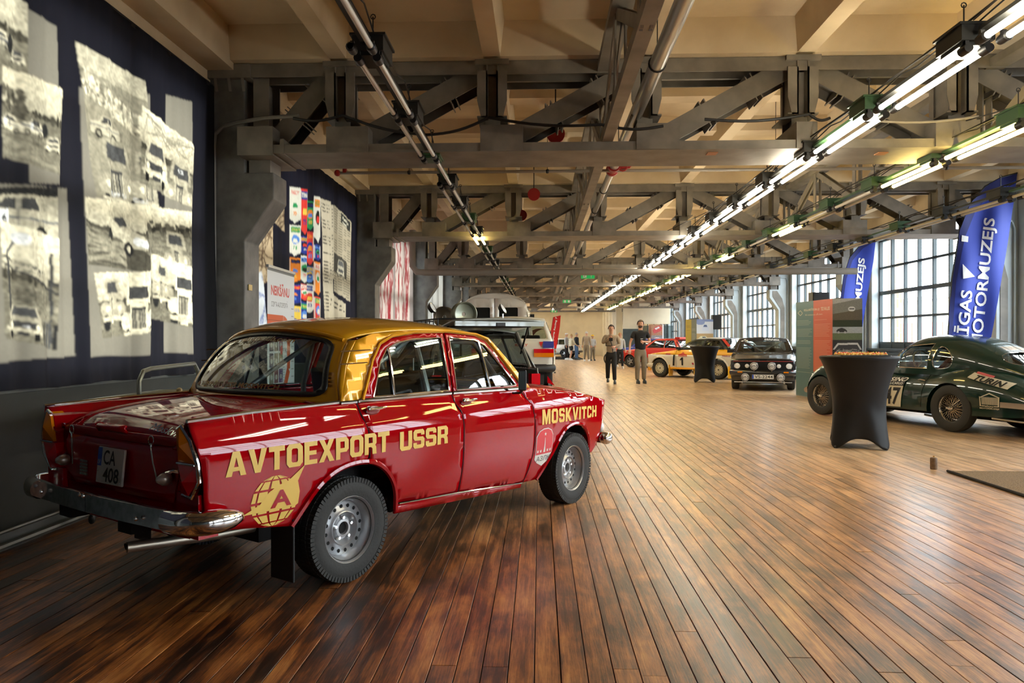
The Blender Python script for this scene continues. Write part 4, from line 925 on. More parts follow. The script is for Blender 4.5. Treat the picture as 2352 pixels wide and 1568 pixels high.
def blk(ch):                                        # heavy extended block capitals, unit height; returns width, [(outer, holes)]
    s_, h_ = .30, .20
    def ch_(x0, y0, x1, y1, c): return [(x0+c,y0),(x1-c,y0),(x1,y0+c),(x1,y1-c),(x1-c,y1),(x0+c,y1),(x0,y1-c),(x0,y0+c)]
    R_ = lambda a, b, c, d: [(a,b),(c,b),(c,d),(a,d)]
    if ch == 'A': return 1.05, [([(0,0),(.30,0),(.36,.20),(.69,.20),(.75,0),(1.05,0),(.70,1),(.35,1)], [[(.41,.37),(.64,.37),(.525,.76)]])]
    if ch == 'V': return 1.0, [([(.35,0),(.65,0),(1,1),(.69,1),(.5,.30),(.31,1),(0,1)], [])]
    if ch == 'T': return .9, [([(.3,0),(.6,0),(.6,.78),(.9,.78),(.9,1),(0,1),(0,.78),(.3,.78)], [])]
    if ch == 'O': return .95, [(ch_(0,0,.95,1,.16), [ch_(.29,.2,.66,.8,.06)])]
    if ch == 'E': return .8, [([(0,0),(.8,0),(.8,.2),(s_,.2),(s_,.41),(.74,.41),(.74,.60),(s_,.60),(s_,.8),(.8,.8),(.8,1),(0,1)], [])]
    if ch == 'X': return 1.0, [([(0,0),(.32,0),(.5,.31),(.68,0),(1,0),(.67,.51),(.98,1),(.66,1),(.5,.72),(.34,1),(.02,1),(.33,.51)], [])]
    if ch == 'P': return .86, [([(0,0),(.29,0),(.29,.32),(.72,.32),(.86,.46),(.86,.86),(.72,1),(0,1)], [[(.29,.51),(.58,.51),(.58,.81),(.29,.81)]])]
    if ch == 'R': return .90, [([(0,0),(.29,0),(.29,.35),(.48,.35),(.58,.28),(.60,0),(.90,0),(.86,.34),(.78,.43),(.88,.52),(.88,.87),(.74,1),(0,1)], [[(.29,.54),(.59,.54),(.59,.81),(.29,.81)]])]
    if ch == 'U': return .92, [([(.14,0),(.78,0),(.92,.14),(.92,1),(.63,1),(.63,.21),(.29,.21),(.29,1),(0,1),(0,.14)], [])]
    if ch == 'S': return .88, [([(.12,0),(.76,0),(.88,.12),(.88,.48),(.76,.60),(.28,.62),(.28,.80),(.60,.80),(.60,.70),(.87,.70),(.87,.88),(.75,1),(.12,1),(0,.88),(0,.54),(.12,.42),(.60,.40),(.60,.20),(.28,.20),(.28,.31),(0,.31),(0,.12)], [])]
    if ch == 'M': return 1.15, [([(0,0),(.27,0),(.27,.60),(.47,0),(.68,0),(.88,.60),(.88,0),(1.15,0),(1.15,1),(.78,1),(.575,.42),(.37,1),(0,1)], [])]
    if ch == 'K': return .95, [([(0,0),(.28,0),(.28,.36),(.62,0),(.98,0),(.52,.52),(.93,1),(.58,1),(.28,.62),(.28,1),(0,1)], [])]
    if ch == 'I': return .29, [(R_(0,0,.29,1), [])]
    if ch == 'C': return .88, [([(.14,0),(.74,0),(.88,.14),(.88,.34),(.59,.34),(.59,.2),(.29,.2),(.29,.8),(.59,.8),(.59,.66),(.88,.66),(.88,.86),(.74,1),(.14,1),(0,.86),(0,.14)], [])]
    if ch == 'H': return .92, [([(0,0),(.29,0),(.29,.40),(.63,.40),(.63,0),(.92,0),(.92,1),(.63,1),(.63,.61),(.29,.61),(.29,1),(0,1)], [])]
    return .3, []
def blocktext(b, txt, x0, x1, z0, z1, m, sg=-1, z0b=None, z1b=None, off=.0035, gap=.10):
    z0b = z0 if z0b is None else z0b; z1b = z1 if z1b is None else z1b
    if sg > 0: x0, x1, z0, z0b, z1, z1b = x1, x0, z0b, z0, z1b, z1
    tot = sum(blk(c)[0]+gap for c in txt)-gap; p = 0.
    for c in txt:
        w_, polys = blk(c); mb = MB()
        for outer, holes in polys:
            k = abs(x1-x0)/tot
            V, Fs = tri2d([(a*k, q*.11) for a, q in outer], [[(a*k, q*.11) for a, q in h] for h in holes], .03)
            def f(a, q):
                u = (p+a/k)/tot; v = q/.11; x = x0+(x1-x0)*u; z = (z0+(z0b-z0)*u)*(1-v)+(z1+(z1b-z1)*u)*v; return (x, sg*(b.Y(x, z)+off), z)
            mb.add([f(*v) for v in V], Fs)
        mb.ob('lettering', m, b.root); p += w_+gap
def rrect(x0, x1, y0, y1, r, n=5):
    P = []
    for cx_, cy_, a0 in ((x1-r, y1-r, 0), (x0+r, y1-r, pi/2), (x0+r, y0+r, pi), (x1-r, y0+r, 3*pi/2)): P += [(cx_+r*cos(a0+pi/2*k/n), cy_+r*sin(a0+pi/2*k/n)) for k in range(n+1)]
    return P
def seat(b, x, y, m=m_seat, zt=1.02, w=.48, z0=.42):
    o = MB().box(x-.02, x+.46, y-w/2, y+w/2, z0-.12, z0).ob('seat', m, b.root); bev(o, .03)
    o2 = MB().add([(x-.02,y-w/2,z0-.05),(x-.02,y+w/2,z0-.05),(x+.10,y+w/2,z0),(x+.10,y-w/2,z0),(x-.18,y-w/2*.85,zt),(x-.18,y+w/2*.85,zt),(x-.10,y+w/2*.85,zt),(x-.10,y-w/2*.85,zt)], [(0,1,2,3),(7,6,5,4),(0,4,5,1),(1,5,6,2),(2,6,7,3),(3,7,4,0)]).ob('backrest', m, o, weld=True); bev(o2, .03)
def steering(b, x, y, z, r=.19, tilt=.45, m=None):
    M = Matrix.Translation((x, y, z)) @ Matrix.Rotation(-pi/2+tilt, 4, 'Y'); g = MB()
    g.tube([M @ Vector((r*cos(a), r*sin(a), 0)) for a in [2*pi*k/28 for k in range(28)]], .011, 6, closed=True)
    for a in (0, 2.1, 4.2): g.tube([M @ Vector((r*cos(a), r*sin(a), 0)), M @ Vector((0, 0, -.03))], .008, 5)
    g.tube([M @ Vector((0,0,-.03)), M @ Vector((0,0,-.35))], .02, 8); return g.ob('steering_wheel', m or m_black, b.root, smooth=True)
def round_lamp(b, x, y, z, r, m=None, face=-1, cover=None, name='headlamp', body=m_chrome, tilt=0.):
    M = Matrix.Translation((x, y, z)) @ Matrix.Rotation(face*pi/2+tilt, 4, 'Y'); o = MB().lathe([(.001,-.06),(r*.7,-.05),(r,-.005),(r*1.04,.005),(r,.014),(r*.93,.012)], 24, M).ob(name, body, b.root if hasattr(b, 'root') else b, smooth=True)
    MB().lathe([(r*.95,.010),(r*.6,.022),(.001,.027)], 24, M).ob('lens', m or m_lens, o, smooth=True); return o, M
# ================================================================= THE RED AND GOLD SALOON
m_red = mat('candy red paint', (.36,.001,.004), .5, metal=.0, coat=.85, spec=.0); m_gold = mat('metallic gold paint', (.72,.33,.008), .35, metal=.25, coat=1., spec=.3); m_yel = mat('pale yellow lettering', (.80,.52,.12), .45)
m_agedchrome = mat('aged chrome', (.50,.50,.50), .16, metal=1., noise=.3, nscale=30)
S = Body('saloon_car', -1.48199554, 4.51348487, pi/2-(.60882879-YAW), 'old red saloon car with gold roof and yellow AVTOEXPORT USSR lettering, in the foreground',
    wz=[(.25,.705),(.35,.735),(.5,.765),(.65,.776),(.78,.779),(.845,.772),(.868,.760),(.885,.746),(.93,.729),(.975,.716),(1.1,.682),(1.25,.632),(1.37,.585),(1.46,.54)],
    taper=[(-.95,.955),(-.5,.982),(0,1),(2.0,.995),(2.5,.972),(2.9,.92),(3.02,.90)])
rt = S.root
archR = [(-.40,.385),(-.34,.47),(-.27,.555),(-.17,.625),(-.04,.658),(.10,.652),(.20,.61),(.28,.53),(.325,.44),(.345,.335)]
archF = [(1.885,.268),(1.96,.36),(2.05,.46),(2.13,.56),(2.23,.63),(2.36,.655),(2.50,.635),(2.60,.57),(2.67,.47),(2.70,.345)]
def smooth_open(P, it=2):
    for _ in range(it):
        Q = [P[0]]
        for a, b in zip(P, P[1:]): Q += [(a[0]*.75+b[0]*.25, a[1]*.75+b[1]*.25), (a[0]*.25+b[0]*.75, a[1]*.25+b[1]*.75)]
        P = Q+[P[-1]]
    return P
archR, archF = smooth_open(archR), smooth_open(archF)
zb = [(-.96,.95),(-.6,.966),(0,.978),(.9,.976),(1.6,.966),(1.95,.948),(2.52,.878),(2.9,.812),(3.0,.795)]
ZB = lambda x: interp(zb, x)
iR = min(range(len(archR)), key=lambda k: abs(archR[k][0]-.095)+(archR[k][1] < .6))
fr = [(-.93,.95),(-.925,.87),(-.905,.77),(-.89,.68),(-.885,.61),(-.87,.455),(-.62,.42)]+archR[:iR+1]+[(.098,.70),(.095,.79),(.07,.90),(.055,.972)]+[(x, ZB(x)) for x in (-.2,-.45,-.7)]
S.side('rear_fender', fr, m_red)
S.side('rear_door', [(.061,.972),(.076,.90),(.101,.79),(.104,.665)]+[(x+.008, z+.006) for x, z in archR[iR+1:-1]]+[(.357,.37),(.60,.352),(.926,.335),(.931,.60),(.925,.84),(.885,.93),(.876,.972)], m_red)
S.side('front_door', [(.882,.972),(.891,.93),(.931,.84),(.937,.60),(.932,.335),(1.40,.298),(1.705,.275),(1.755,.40),(1.785,.61),(1.755,.81),(1.70,.90),(1.645,.962)], m_red)
S.side('front_fender', [(1.651,.962),(1.706,.90),(1.761,.81),(1.791,.61),(1.761,.40),(1.711,.272)]+archF+[(2.80,.37),(2.86,.42),(2.93,.56),(2.985,.72),(3.0,.79)]+[(x, ZB(x)) for x in (2.9,2.52,2.2,1.95)], m_red)
S.side('sill', [(.355,.30),(1.70,.235),(1.705,.262),(.93,.322),(.355,.352)], m_red, off=-.006)
S.strip('wheel_arch_lip', archR[:iR+1], m_red, .016, .004); S.strip('wheel_arch_lip', archR[iR:], m_red, .016, .004); S.strip('wheel_arch_lip', archF, m_red, .016, .004)
for sm in ([(.058,.972),(.073,.90),(.098,.79),(.101,.67)], [(.879,.972),(.888,.93),(.928,.84),(.934,.60),(.929,.335)], [(1.648,.962),(1.703,.90),(1.758,.81),(1.788,.61),(1.758,.40),(1.708,.272)]): S.strip('door_seam', smooth_open(sm, 1), m_hole, .0042, -.001)
S.strip('sill_trim', [(.37,.362),(.93,.330),(1.70,.272)], m_chrome, .005, .004)
S.side('roof_side', [(-.05,.985),(.02,1.13),(.09,1.25),(.16,1.318),(.3,1.355),(.6,1.378),(1.0,1.385),(1.3,1.368),(1.44,1.335),(1.62,1.15),(1.80,.965),(1.70,.965),(1.54,1.14),(1.39,1.315),(1.28,1.350),(1.0,1.368),(.66,1.36),(.45,1.335),(.33,1.29),(.23,1.19),(.10,.985)], m_gold)
rd = [(.105,.985),(.235,1.19),(.335,1.287),(.455,1.332),(.66,1.357),(.945,1.364),(.885,.985)]; rdh = [(.19,.995),(.30,1.19),(.385,1.268),(.49,1.303),(.66,1.326),(.905,1.332),(.86,.995)]
S.side('rear_door_frame', rd, m_red, [rdh], off=.002)
fd = [(.900,.985),(.962,1.366),(1.28,1.346),(1.385,1.31),(1.535,1.135),(1.68,.975)]; fdh = [(.935,.995),(.99,1.335),(1.26,1.318),(1.355,1.285),(1.49,1.13),(1.615,.992)]
S.side('front_door_frame', fd, m_red, [fdh], off=.002)
ins = lambda P: P
S.side('side_glass', rdh, m_carglass, off=-.006, t=0); S.side('side_glass', fdh, m_carglass, off=-.006, t=0)
for h_ in (rdh, fdh): S.strip('window_trim', h_+[h_[0]], m_chrome, .006, .003)
for a_, b_ in (((.36,.995),(.395,1.268)), ((1.30,.992),(1.295,1.312))): S.strip('quarter_light_bar', [a_, b_], m_chrome, .009, .003)
S.strip('gutter', [(.10,.985),(.235,1.20),(.33,1.298),(.45,1.343),(.66,1.370),(1.0,1.377),(1.29,1.358),(1.40,1.325),(1.55,1.145),(1.70,.97)], m_gold, .009, .012)
S.strip('pillar_seam', [(.02,1.255),(.25,1.262)], mat('dark seam', (.12,.05,.003), .6), .0035, .002); S.strip('pillar_seam', [(-.0,1.185),(.20,1.19)], MATS['dark seam'], .0035, .002)
S.strip('belt_trim', [(-.06,.978),(.055,.978)], m_chrome, .010, .004); S.strip('belt_trim', [(.065,.980),(.87,.978)], m_chrome, .012, .004); S.strip('belt_trim', [(.89,.978),(1.64,.968)], m_chrome, .012, .004)
S.strip('fin_trim', [(-.935,.955),(-.6,.971),(-.06,.982)], m_chrome, .010, -.004)
# roof
E_ = [(0,1.318),(.08,1.350),(.3,1.380),(.6,1.387),(.9,1.364),(1,1.345)]; C_ = [(0,.068),(.12,.082),(.5,.082),(1,.052)]; WR = [(0,.535),(.1,.565),(.5,.590),(.9,.580),(1,.545)]
def roof(u, v): q = 1-v*v; xr = .13-.09*q; xf = 1.42+.07*q; return (xr+(xf-xr)*u, sinterp(WR, u)*v*(1-.0*q), sinterp(E_, u)+sinterp(C_, u)*(1-abs(v)**2.4))
S.grid('roof', roof, 26, 20, m_gold, v0=-1, v1=1)
MB().tube([roof(0, -1+2*k/24) for k in range(25)], .013, 8).ob('rear_roof_lip', m_gold, rt, smooth=True)
# glass screens
def screen(xb, bb_, zb_, wb, xt, bt, zt, wt, czt, out):
    def f(v, u):
        q = 1-min(1, v*v); p = Vector((xb+bb_*q, wb*v, zb_)).lerp(Vector((xt+bt*q, wt*v, zt+czt*q)), u); p.x += out*4*u*(1-u)*.035; p.z += .012*4*u*(1-u); return tuple(p)
    return f
rs = screen(-.055, -.14, .985, .680, .135, -.085, 1.316, .540, .066, -1); ws = screen(1.765, .17, .965, .672, 1.435, .075, 1.338, .55, .050, 1)
for f, nm, fl, hx in ((rs, 'rear_window', True, .93), (ws, 'windscreen', False, .95)):
    S.patch(nm+'_surround', [(-1.03,-.02),(1.03,-.02),(1.03,1.02),(-1.03,1.02)], f, m_gold, [rrect(-hx, hx, .06, .94, .16)], t=.008, flip=fl)
    S.patch(nm+'_seal', rrect(-hx-.015, hx+.015, .045, .955, .17), lambda v, u, f=f, s=(-1 if fl else 1): tuple(Vector(f(v, u))+Vector((s*.008, 0, .004))), m_seal, [rrect(-hx+.035, hx-.035, .10, .90, .14)], t=.012, flip=fl)
    S.patch(nm, rrect(-hx+.03, hx-.03, .095, .905, .14), f, m_carglass, flip=fl)
m_gt = mat('gold window lettering', (.42,.22,.06), .4)
def on_rs(v0, v1, u0, u1): return lambda a_, b_: tuple(Vector(rs(v0+(v1-v0)*a_, u0+(u1-u0)*b_))+Vector((-.012, 0, .004)))
textmb(MB(), 'www.redavtoclub.com', on_rs(.78,-.48,.80,.875), .02, .25, .04, size=(.7,.04)).ob('lettering', m_gt, rt); textmb(MB(), 'AVTOEXPORT USSR MOSKVITCH', on_rs(.84,-.50,.12,.19), .03, .2, .04, size=(.9,.04)).ob('lettering', m_gt, rt)
gl = [(-.05,.985),(.0,1.09),(.045,1.18),(.09,1.25),(.16,1.318)]
for sg in (1, -1):
    def pf(u, v):
        a = Vector(rs(sg*1.03, u*1.02-.02)); k = min(.9999, u)*4; i = int(k); x = gl[i][0]+(gl[i+1][0]-gl[i][0])*(k-i); z = gl[i][1]+(gl[i+1][1]-gl[i][1])*(k-i)
        bb2 = Vector((x, sg*S.Y(x, z), z)); q = a.lerp(bb2, v); q.y += sg*.012*4*v*(1-v); return tuple(q)
    S.grid('rear_pillar', pf, 16, 4, m_gold, flip=sg < 0)
# rear deck
LZ = [(-.90,.862),(-.87,.885),(-.80,.925),(-.65,.958),(-.45,.980),(-.2,.995),(0,1.0)]
def lidz(x, v): return sinterp(LZ, x)-.035*abs(v/.8)**3*(1+.0*x)
def yb(x): return S.Y(x, ZB(x))
S.grid('boot_lid', lambda u, v: (-.895+.012*v*v+(.80-.03*(1-v*v))*u, yb(-.5)*v*(.985+.02*u), lidz(-.90+.80*u, v)), 22, 18, m_red, v0=-.78, v1=.78)
for sg in (1, -1):
    def ft(u, v): x = -.925+.92*u; k = 1-v*.20; y = sg*yb(x)*k; z0 = ZB(x); z1 = lidz(max(x, -.895), .8)-.004; t = min(1, max(0, (v-.18)/.6)); t = t*t*(3-2*t); return (x, y, z0+(z1-z0)*t)
    S.grid('fender_top', ft, 18, 10, m_red, flip=sg > 0)
S.grid('cowl_panel', lambda u, v: (-.12+.13*u-.07*(1-v*v)*u, .69*v, lidz(-.12+.1*u, v*.8)+.0-.01*u), 3, 14, m_red, v0=-1, v1=1)
def rp(y, z): q = 1-(y/.6)**2; return (-.875-.02*q+.05*max(0, (.60-z)), y, z)
panel('rear_panel', [(-.60,.40),(.60,.40),(.60,.85),(-.60,.85)], rp, m_red, rt, step=.08, flip=True)
panel('boot_lid_edge', [(-.58,.825),(.58,.825),(.58,.866),(-.58,.866)], lambda y, z: (rp(y, z)[0]-.016, y, z), m_red, rt, step=.06, flip=True, t=.012)
panel('boot_lid_face', [(-.50,.56),(.50,.56),(.545,.70),(.555,.818),(-.555,.818),(-.545,.70)], lambda y, z: (rp(y, z)[0]-.010, y, z), m_red, rt, step=.08, flip=True, t=.01)
m = MB(); 
o = MB().grid(lambda u, v: (-.915-.04*sin(pi*u)*(1-v*v*.6), .14*v, .855+.045*u+.01*sin(pi*u)), 6, 8, v0=-1, v1=1).ob('boot_handle', m_red, rt, smooth=True); solid(o, .012)
for sg in (1, -1):                                  # tail lamps
    L = MB(); pa = [(.600,.765),(.605,.905),(.640,.925),(.700,.862),(.735,.765)]; pr = [(.585,.640),(.590,.757),(.735,.757),(.735,.685),(.665,.615),(.60,.62)]
    def ext(poly, x1, zsl=.12):
        mb = MB(); n = len(poly); mb.v = [(-.86, sg*y, z) for y, z in poly]+[(x1-(z-.61)*.10-.012*(1-((y-.66)/.09)**2), sg*y, z) for y, z in poly]+[(x1-.03-(sum(z for y, z in poly)/n-.61)*.10, sg*sum(y for y, z in poly)/n, sum(z for y, z in poly)/n)]
        mb.f = [(i, (i+1) % n, n+(i+1) % n, n+i) for i in range(n)]+[(n+i, n+(i+1) % n, 2*n) for i in range(n)]; mb.mi = [0]*len(mb.f); return mb
    pod = [(.592,.63),(.598,.905),(.640,.922),(.70,.86),(.735,.77),(.735,.685),(.665,.612)]
    P3 = MB(); n = len(pod); P3.add([(-.70, sg*y, z) for y, z in pod]+[(-.895-(z-.61)*.10, sg*y, z) for y, z in pod], [tuple(range(n, 2*n))]+[(i, (i+1) % n, n+(i+1) % n, n+i) for i in range(n)]); P3.ob('lamp_pod', m_red, rt, weld=True)
    t_ = ext(pr, -.902).ob('tail_lamp', m_redlens, rt, weld=True); ext(pa, -.902).ob('indicator_lens', m_amber, t_, weld=True)
    MB().tube([(-.902-(z-.61)*.10, sg*y, z) for y, z in [(.612,.915),(.645,.932),(.706,.866),(.742,.765),(.742,.685),(.672,.605),(.60,.612)]], .010, 8).ob('chrome_bezel', m_chrome, t_, smooth=True); MB().tube([(-.93, sg*.598, .761), (-.93, sg*.738, .761)], .005, 6).ob('divider', m_chrome, t_)
    MB().box(-.90, -.80, min(sg*.55, sg*.72), max(sg*.55, sg*.72), .42, .62).ob('rear_corner', m_red, rt)
    c = MB().lathe([(.001,.035),(.014,.03),(.028,.008),(.031,-.01),(.024,-.03),(.001,-.035)], 16, Matrix.Translation((-.93, sg*.49, .675)) @ Matrix.Rotation(-pi/2, 4, 'Y')).ob('reversing_lamp', mat('dull lamp housing', (.5,.45,.38), .3, metal=.6), rt, smooth=True); MB().tube([(-.92, sg*.49, .70), (-.90, sg*.52, .71), (-.88, sg*.55, .705)], .008, 6).ob('bracket', m_chrome, c, smooth=True)
    c = MB().lathe([(.004,0),(.006,.03),(.004,.034)], 8, Matrix.Translation((-.93, sg*.385, .80))).tube([(-.93, sg*(.385+.022*cos(a)), .846+.022*sin(a)) for a in [2*pi*k/14 for k in range(14)]], .003, 5, closed=True).ob('boot_pin', m_chrome, rt, smooth=True); MB().tube([(-.93, sg*.385, .80), (-.925, sg*.392, .74), (-.915, sg*.41, .66)], .0035, 5).ob('lanyard', mat('steel wire', (.35,.33,.3), .4, metal=.8), c, smooth=True)
# plate
pl = MB().box(-.012, 0, -.125, .125, -.09, .09).ob('licence_plate', m_platew, rt, loc=(-.925, -.02, .69), rot=(0, .10, 0)); bev(pl, .004)
MB().box(-.0135, -.012, .085, .121, -.005, .086).ob('blue_band', m_eu, pl); textmb(MB(), 'CA', lambda u, v: (-.0145, .062-.115*u, .005+.072*v), .015).ob('lettering', m_ink, pl); textmb(MB(), '408', lambda u, v: (-.0145, .055-.15*u, -.080+.072*v), .015).ob('lettering', m_ink, pl); textmb(MB(), 'LV', lambda u, v: (-.0145, .115-.024*u, .004+.022*v), .01).ob('lettering', m_platew, pl)
MB().ball((-.014, .108, -.03), .004, 6).ball((-.014, .108, -.075), .004, 6).ball((-.014, -.112, -.075), .004, 6).ob('bolt', m_chrome, pl)
g = MB()
for i in range(5):
    for j in range(4): g.box(-.912, -.905, .27+j*.018, .284+j*.018, .612+i*.0165, .624+i*.0165)
g.ob('sticker', mat('sticker grey', (.30,.29,.27), .5), rt, kind='stuff')
textmb(MB(), 'Moskvich', lambda u, v: (-.895+.03*v, -.30-.30*u, lidz(-.865, (.30+.30*u)/.76)+.004+.030*v), .0, .3).ob('script_badge', m_chrome, rt)
# bumper
prof = [(.046*cos(a), .050*sin(a)) for a in [pi*k/8-pi/2 for k in range(9)]]+[(-.01,.045),(-.01,-.045)]
def bpath(y0, y1, n=12): return [(-.975-.03*(1-(y/.7)**2), y, .512) for y in [y0+(y1-y0)*k/n for k in range(n+1)]]
for nm, a_, b_ in (('bumper', .66, .067), ('bumper', .063, -.62)): sweep(MB(), [(x, y, z) for x, y, z in bpath(a_, b_)][::-1], prof).ob(nm, m_agedchrome, rt, smooth=True)
for sg in (1, -1):
    P = [(-.985, sg*.62, .512), (-.98, sg*.70, .512), (-.955, sg*.765, .512), (-.91, sg*.80, .512), (-.85, sg*.812, .512), (-.79, sg*.815, .512), (-.745, sg*.812, .512), (-.73, sg*.81, .512)]
    o = sweep(MB(), P if sg > 0 else P, [(a*(1 if sg < 0 else -1), b) for a, b in prof], [1.05,1.1,1.12,1.12,1.08,.85,.5,.12]).ob('bumper_corner', m_chrome, rt, smooth=True, weld=True); MB().ball((-.80, sg*.846, .512), .012, 8).ob('bolt', m_chrome, o, smooth=True)
MB().ball((-1.02, .52, .515), .011, 8).ball((-1.034, .04, .553), .011, 8).ball((-1.022, -.42, .50), .011, 8).ball((-1.03, .085, .553), .011, 8).ob('bumper_bolts', m_chrome, rt, smooth=True)
for y in (-.24, .35): MB().box(-.98, -.86, y-.06, y+.06, .40, .50).ob('bumper_bracket', m_under, rt)
MB().tube([(-1.0, -.30, .345), (-.6, -.42, .34), (-.2, -.5, .35), (.2, -.45, .33)], .026, 12).ob('exhaust_pipe', mat('dull exhaust steel', (.38,.33,.26), .35, metal=.9), rt, smooth=True); MB().lathe([(.001,0),(.022,0)], 12, Matrix.Translation((-1.001,-.30,.345)) @ Matrix.Rotation(-pi/2-.28, 4, 'Y')).ob('pipe_mouth', m_hole, rt)
for sg in (1, -1): o = MB().box(-.40, -.388, sg*.66-.09, sg*.66+.09, .10, .42).ob('mud_flap', mat('rubber flap', (.015,.015,.015), .6), rt); bev(o, .01)
# underbody, wheel wells
MB().box(-.42, 2.75, -.50, .50, .27, .56).box(.40, 1.80, -.64, .64, .29, .36).ob('floor_pan', m_under, rt); MB().box(-.85, -.42, -.66, .66, .42, .6).ob('boot_floor', m_under, rt)
MB().box(1.84, 2.85, -.60, .60, .5, .78).ob('engine_bay', m_under, rt); MB().box(-.85, -.1, -.60, .60, .55, .84).ob('boot_box', m_under, rt)
MB().box(-.35, .33, -.69, .69, .645, .70).box(2.0, 2.68, -.69, .69, .66, .70).ob('wheel_well', m_under, rt)
MB().tube([(0, -.66, .285), (0, .66, .285)], .045, 10).lathe([(.001,-.11),(.12,-.06),(.12,.06),(.001,.11)], 14, Matrix.Translation((0,0,.285)) @ Matrix.Rotation(pi/2,4,'Y')).ob('rear_axle', m_under, rt); MB().tube([(2.4, -.62, .285), (2.4, .62, .285)], .035, 8).ob('front_axle', m_under, rt)
for x, y in ((0,-.655),(0,.655),(2.4,-.66),(2.4,.66)): wheel(rt, x, y, .285, steer=(-.0 if x == 0 else 0))
# hood and nose
HZ = lambda x, v: ZB(x)+.010+(.050 if x < 2.6 else .050-.03*(x-2.6)/.4)*(1-abs(v)**3)
S.grid('bonnet', lambda u, v: (1.90+.06*(1-v*v)+(1.08+.03*(1-v*v))*u, yb(1.95+1.0*u)*v, HZ(1.95+1.02*u, v)), 18, 16, m_red, v0=-.80, v1=.80)
for sg in (1, -1): S.grid('fender_top', lambda u, v: (1.655+1.345*u, sg*yb(1.655+1.345*u)*(1-.19*v), ZB(1.655+1.345*u)+(HZ(1.655+1.345*u, 1-.19*v)-ZB(1.655+1.345*u))*min(1, v*3)), 18, 5, m_red, flip=sg > 0)
S.grid('scuttle', lambda u, v: (1.74+.17*u+.06*(1-v*v), yb(1.8)*v*.82, HZ(1.95, v)-.004), 3, 14, m_gold, v0=-1, v1=1)
panel('front_panel', [(-.66,.40),(.66,.40),(.68,.80),(-.68,.80)], lambda y, z: (2.93+.07*(z-.4)/.4+.03*(1-(y/.68)**2), y, z), m_red, rt, step=.1, t=.01)
panel('grille', rrect(-.42,.42,.52,.74,.03), lambda y, z: (2.99+.03*(1-(y/.68)**2), y, z), m_chrome, rt, step=.1)
for sg in (1, -1):
    round_lamp(S, 3.0, sg*.55, .66, .085, face=1); c = MB().ball((2.96, sg*.69, .56), .042, 10, sc=(.8,.6,1)).ob('indicator', m_lens, rt, smooth=True)
    MB().tube([(2.995, sg*.685, .79), (2.95, sg*.70, .62), (2.91, sg*.70, .52)], .008, 6).ob('edge_trim', m_chrome, rt, smooth=True)
    MB().ball((3.03, sg*.70, .455), .075, 12, sc=(1.0,.75,.72)).ob('bumper_horn', m_chrome, rt, smooth=True)
sweep(MB(), [(3.05+.04*(1-(y/.7)**2), y, .455) for y in [-.7+1.4*k/14 for k in range(15)]], prof).ob('front_bumper', m_chrome, rt, smooth=True)
MB().tube([(2.45, .42, .93), (2.45, .42, .98)], .003, 5).ball((2.45, .42, .985), .011, 8).ob('bonnet_pin', m_black, rt, smooth=True)
o = MB().ball((1.93, -.742, .862), .024, 10, sc=(1,.6,1)).ob('side_repeater', mat('old brass lens', (.45,.28,.08), .3, metal=.4), rt, smooth=True)
for x, z in ((.14,.935),(.985,.925)):               # door handles
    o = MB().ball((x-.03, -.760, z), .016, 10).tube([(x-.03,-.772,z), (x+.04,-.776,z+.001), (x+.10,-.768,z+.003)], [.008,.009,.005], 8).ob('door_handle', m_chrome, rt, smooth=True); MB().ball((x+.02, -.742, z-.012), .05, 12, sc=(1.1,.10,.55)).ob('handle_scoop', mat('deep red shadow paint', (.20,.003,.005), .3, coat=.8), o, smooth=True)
mr = MB().box(-.012, .012, -.030, .030, -.075, .075).ob('door_mirror', m_black, rt, loc=(1.53, -.83, 1.035), rot=(0,0,.35)); bev(mr, .012); MB().box(-.0135,-.0125,-.024,.024,-.065,.065).ob('mirror_glass', m_chrome, mr); MB().tube([(1.53,-.83,.965),(1.53,-.81,.945),(1.54,-.74,.94)], .009, 8).ob('mirror_stalk', m_black, rt, smooth=True)
# lettering and emblems, right side
for sg in (-1, 1):
    blocktext(S, 'AVTOEXPORT', -.785, .250, .688, .802, m_yel, sg, .686, .802); blocktext(S, 'USSR', .335, .768, .674, .786, m_yel, sg)
    blocktext(S, 'MOSKVITCH', 1.87, 2.80, .684, .800, m_yel, sg, .668, .762, gap=.16)
def spread_x(P): return P
GX, GZ, GR, GH = -.515, .535, .135, .125
def gp(lon, lat): return (GX+GR*sin(lon)*cos(lat), GZ+GH*sin(lat))
g = []
for i in range(6):
    for j in range(5):
        la0, la1 = -1.45+2.9*i/6+.045, -1.45+2.9*(i+1)/6-.045; lo0, lo1 = -1.5+3.0*j/5+.06, -1.5+3.0*(j+1)/5-.06
        P = [gp(lo0+(lo1-lo0)*k/4, la0) for k in range(5)]+[gp(lo1, la1)]+[gp(lo1+(lo0-lo1)*k/4, la1) for k in range(1, 5)]
        S.decal('globe_segment', P, m_yel)
ship = [(-.690,.492),(-.60,.530),(-.555,.580),(-.50,.610),(-.44,.625),(-.345,.690),(-.385,.615),(-.372,.560),(-.378,.500),(-.395,.490)]
S.decal('globe_arrow', ship, m_yel, off=.004); S.letters('lettering', 'A', -.54, -.42, .500, .585, m_red, .03, off=.0055)
shield = [(1.800,.60),(1.84,.640),(1.90,.655),(1.96,.655),(2.01,.637),(2.035,.60),(2.035,.43),(1.99,.405),(1.915,.370),(1.84,.40),(1.800,.43)]
m_shr = mat('badge red', (.62,.05,.06), .4); m_shw = mat('badge white', (.72,.70,.64), .4)
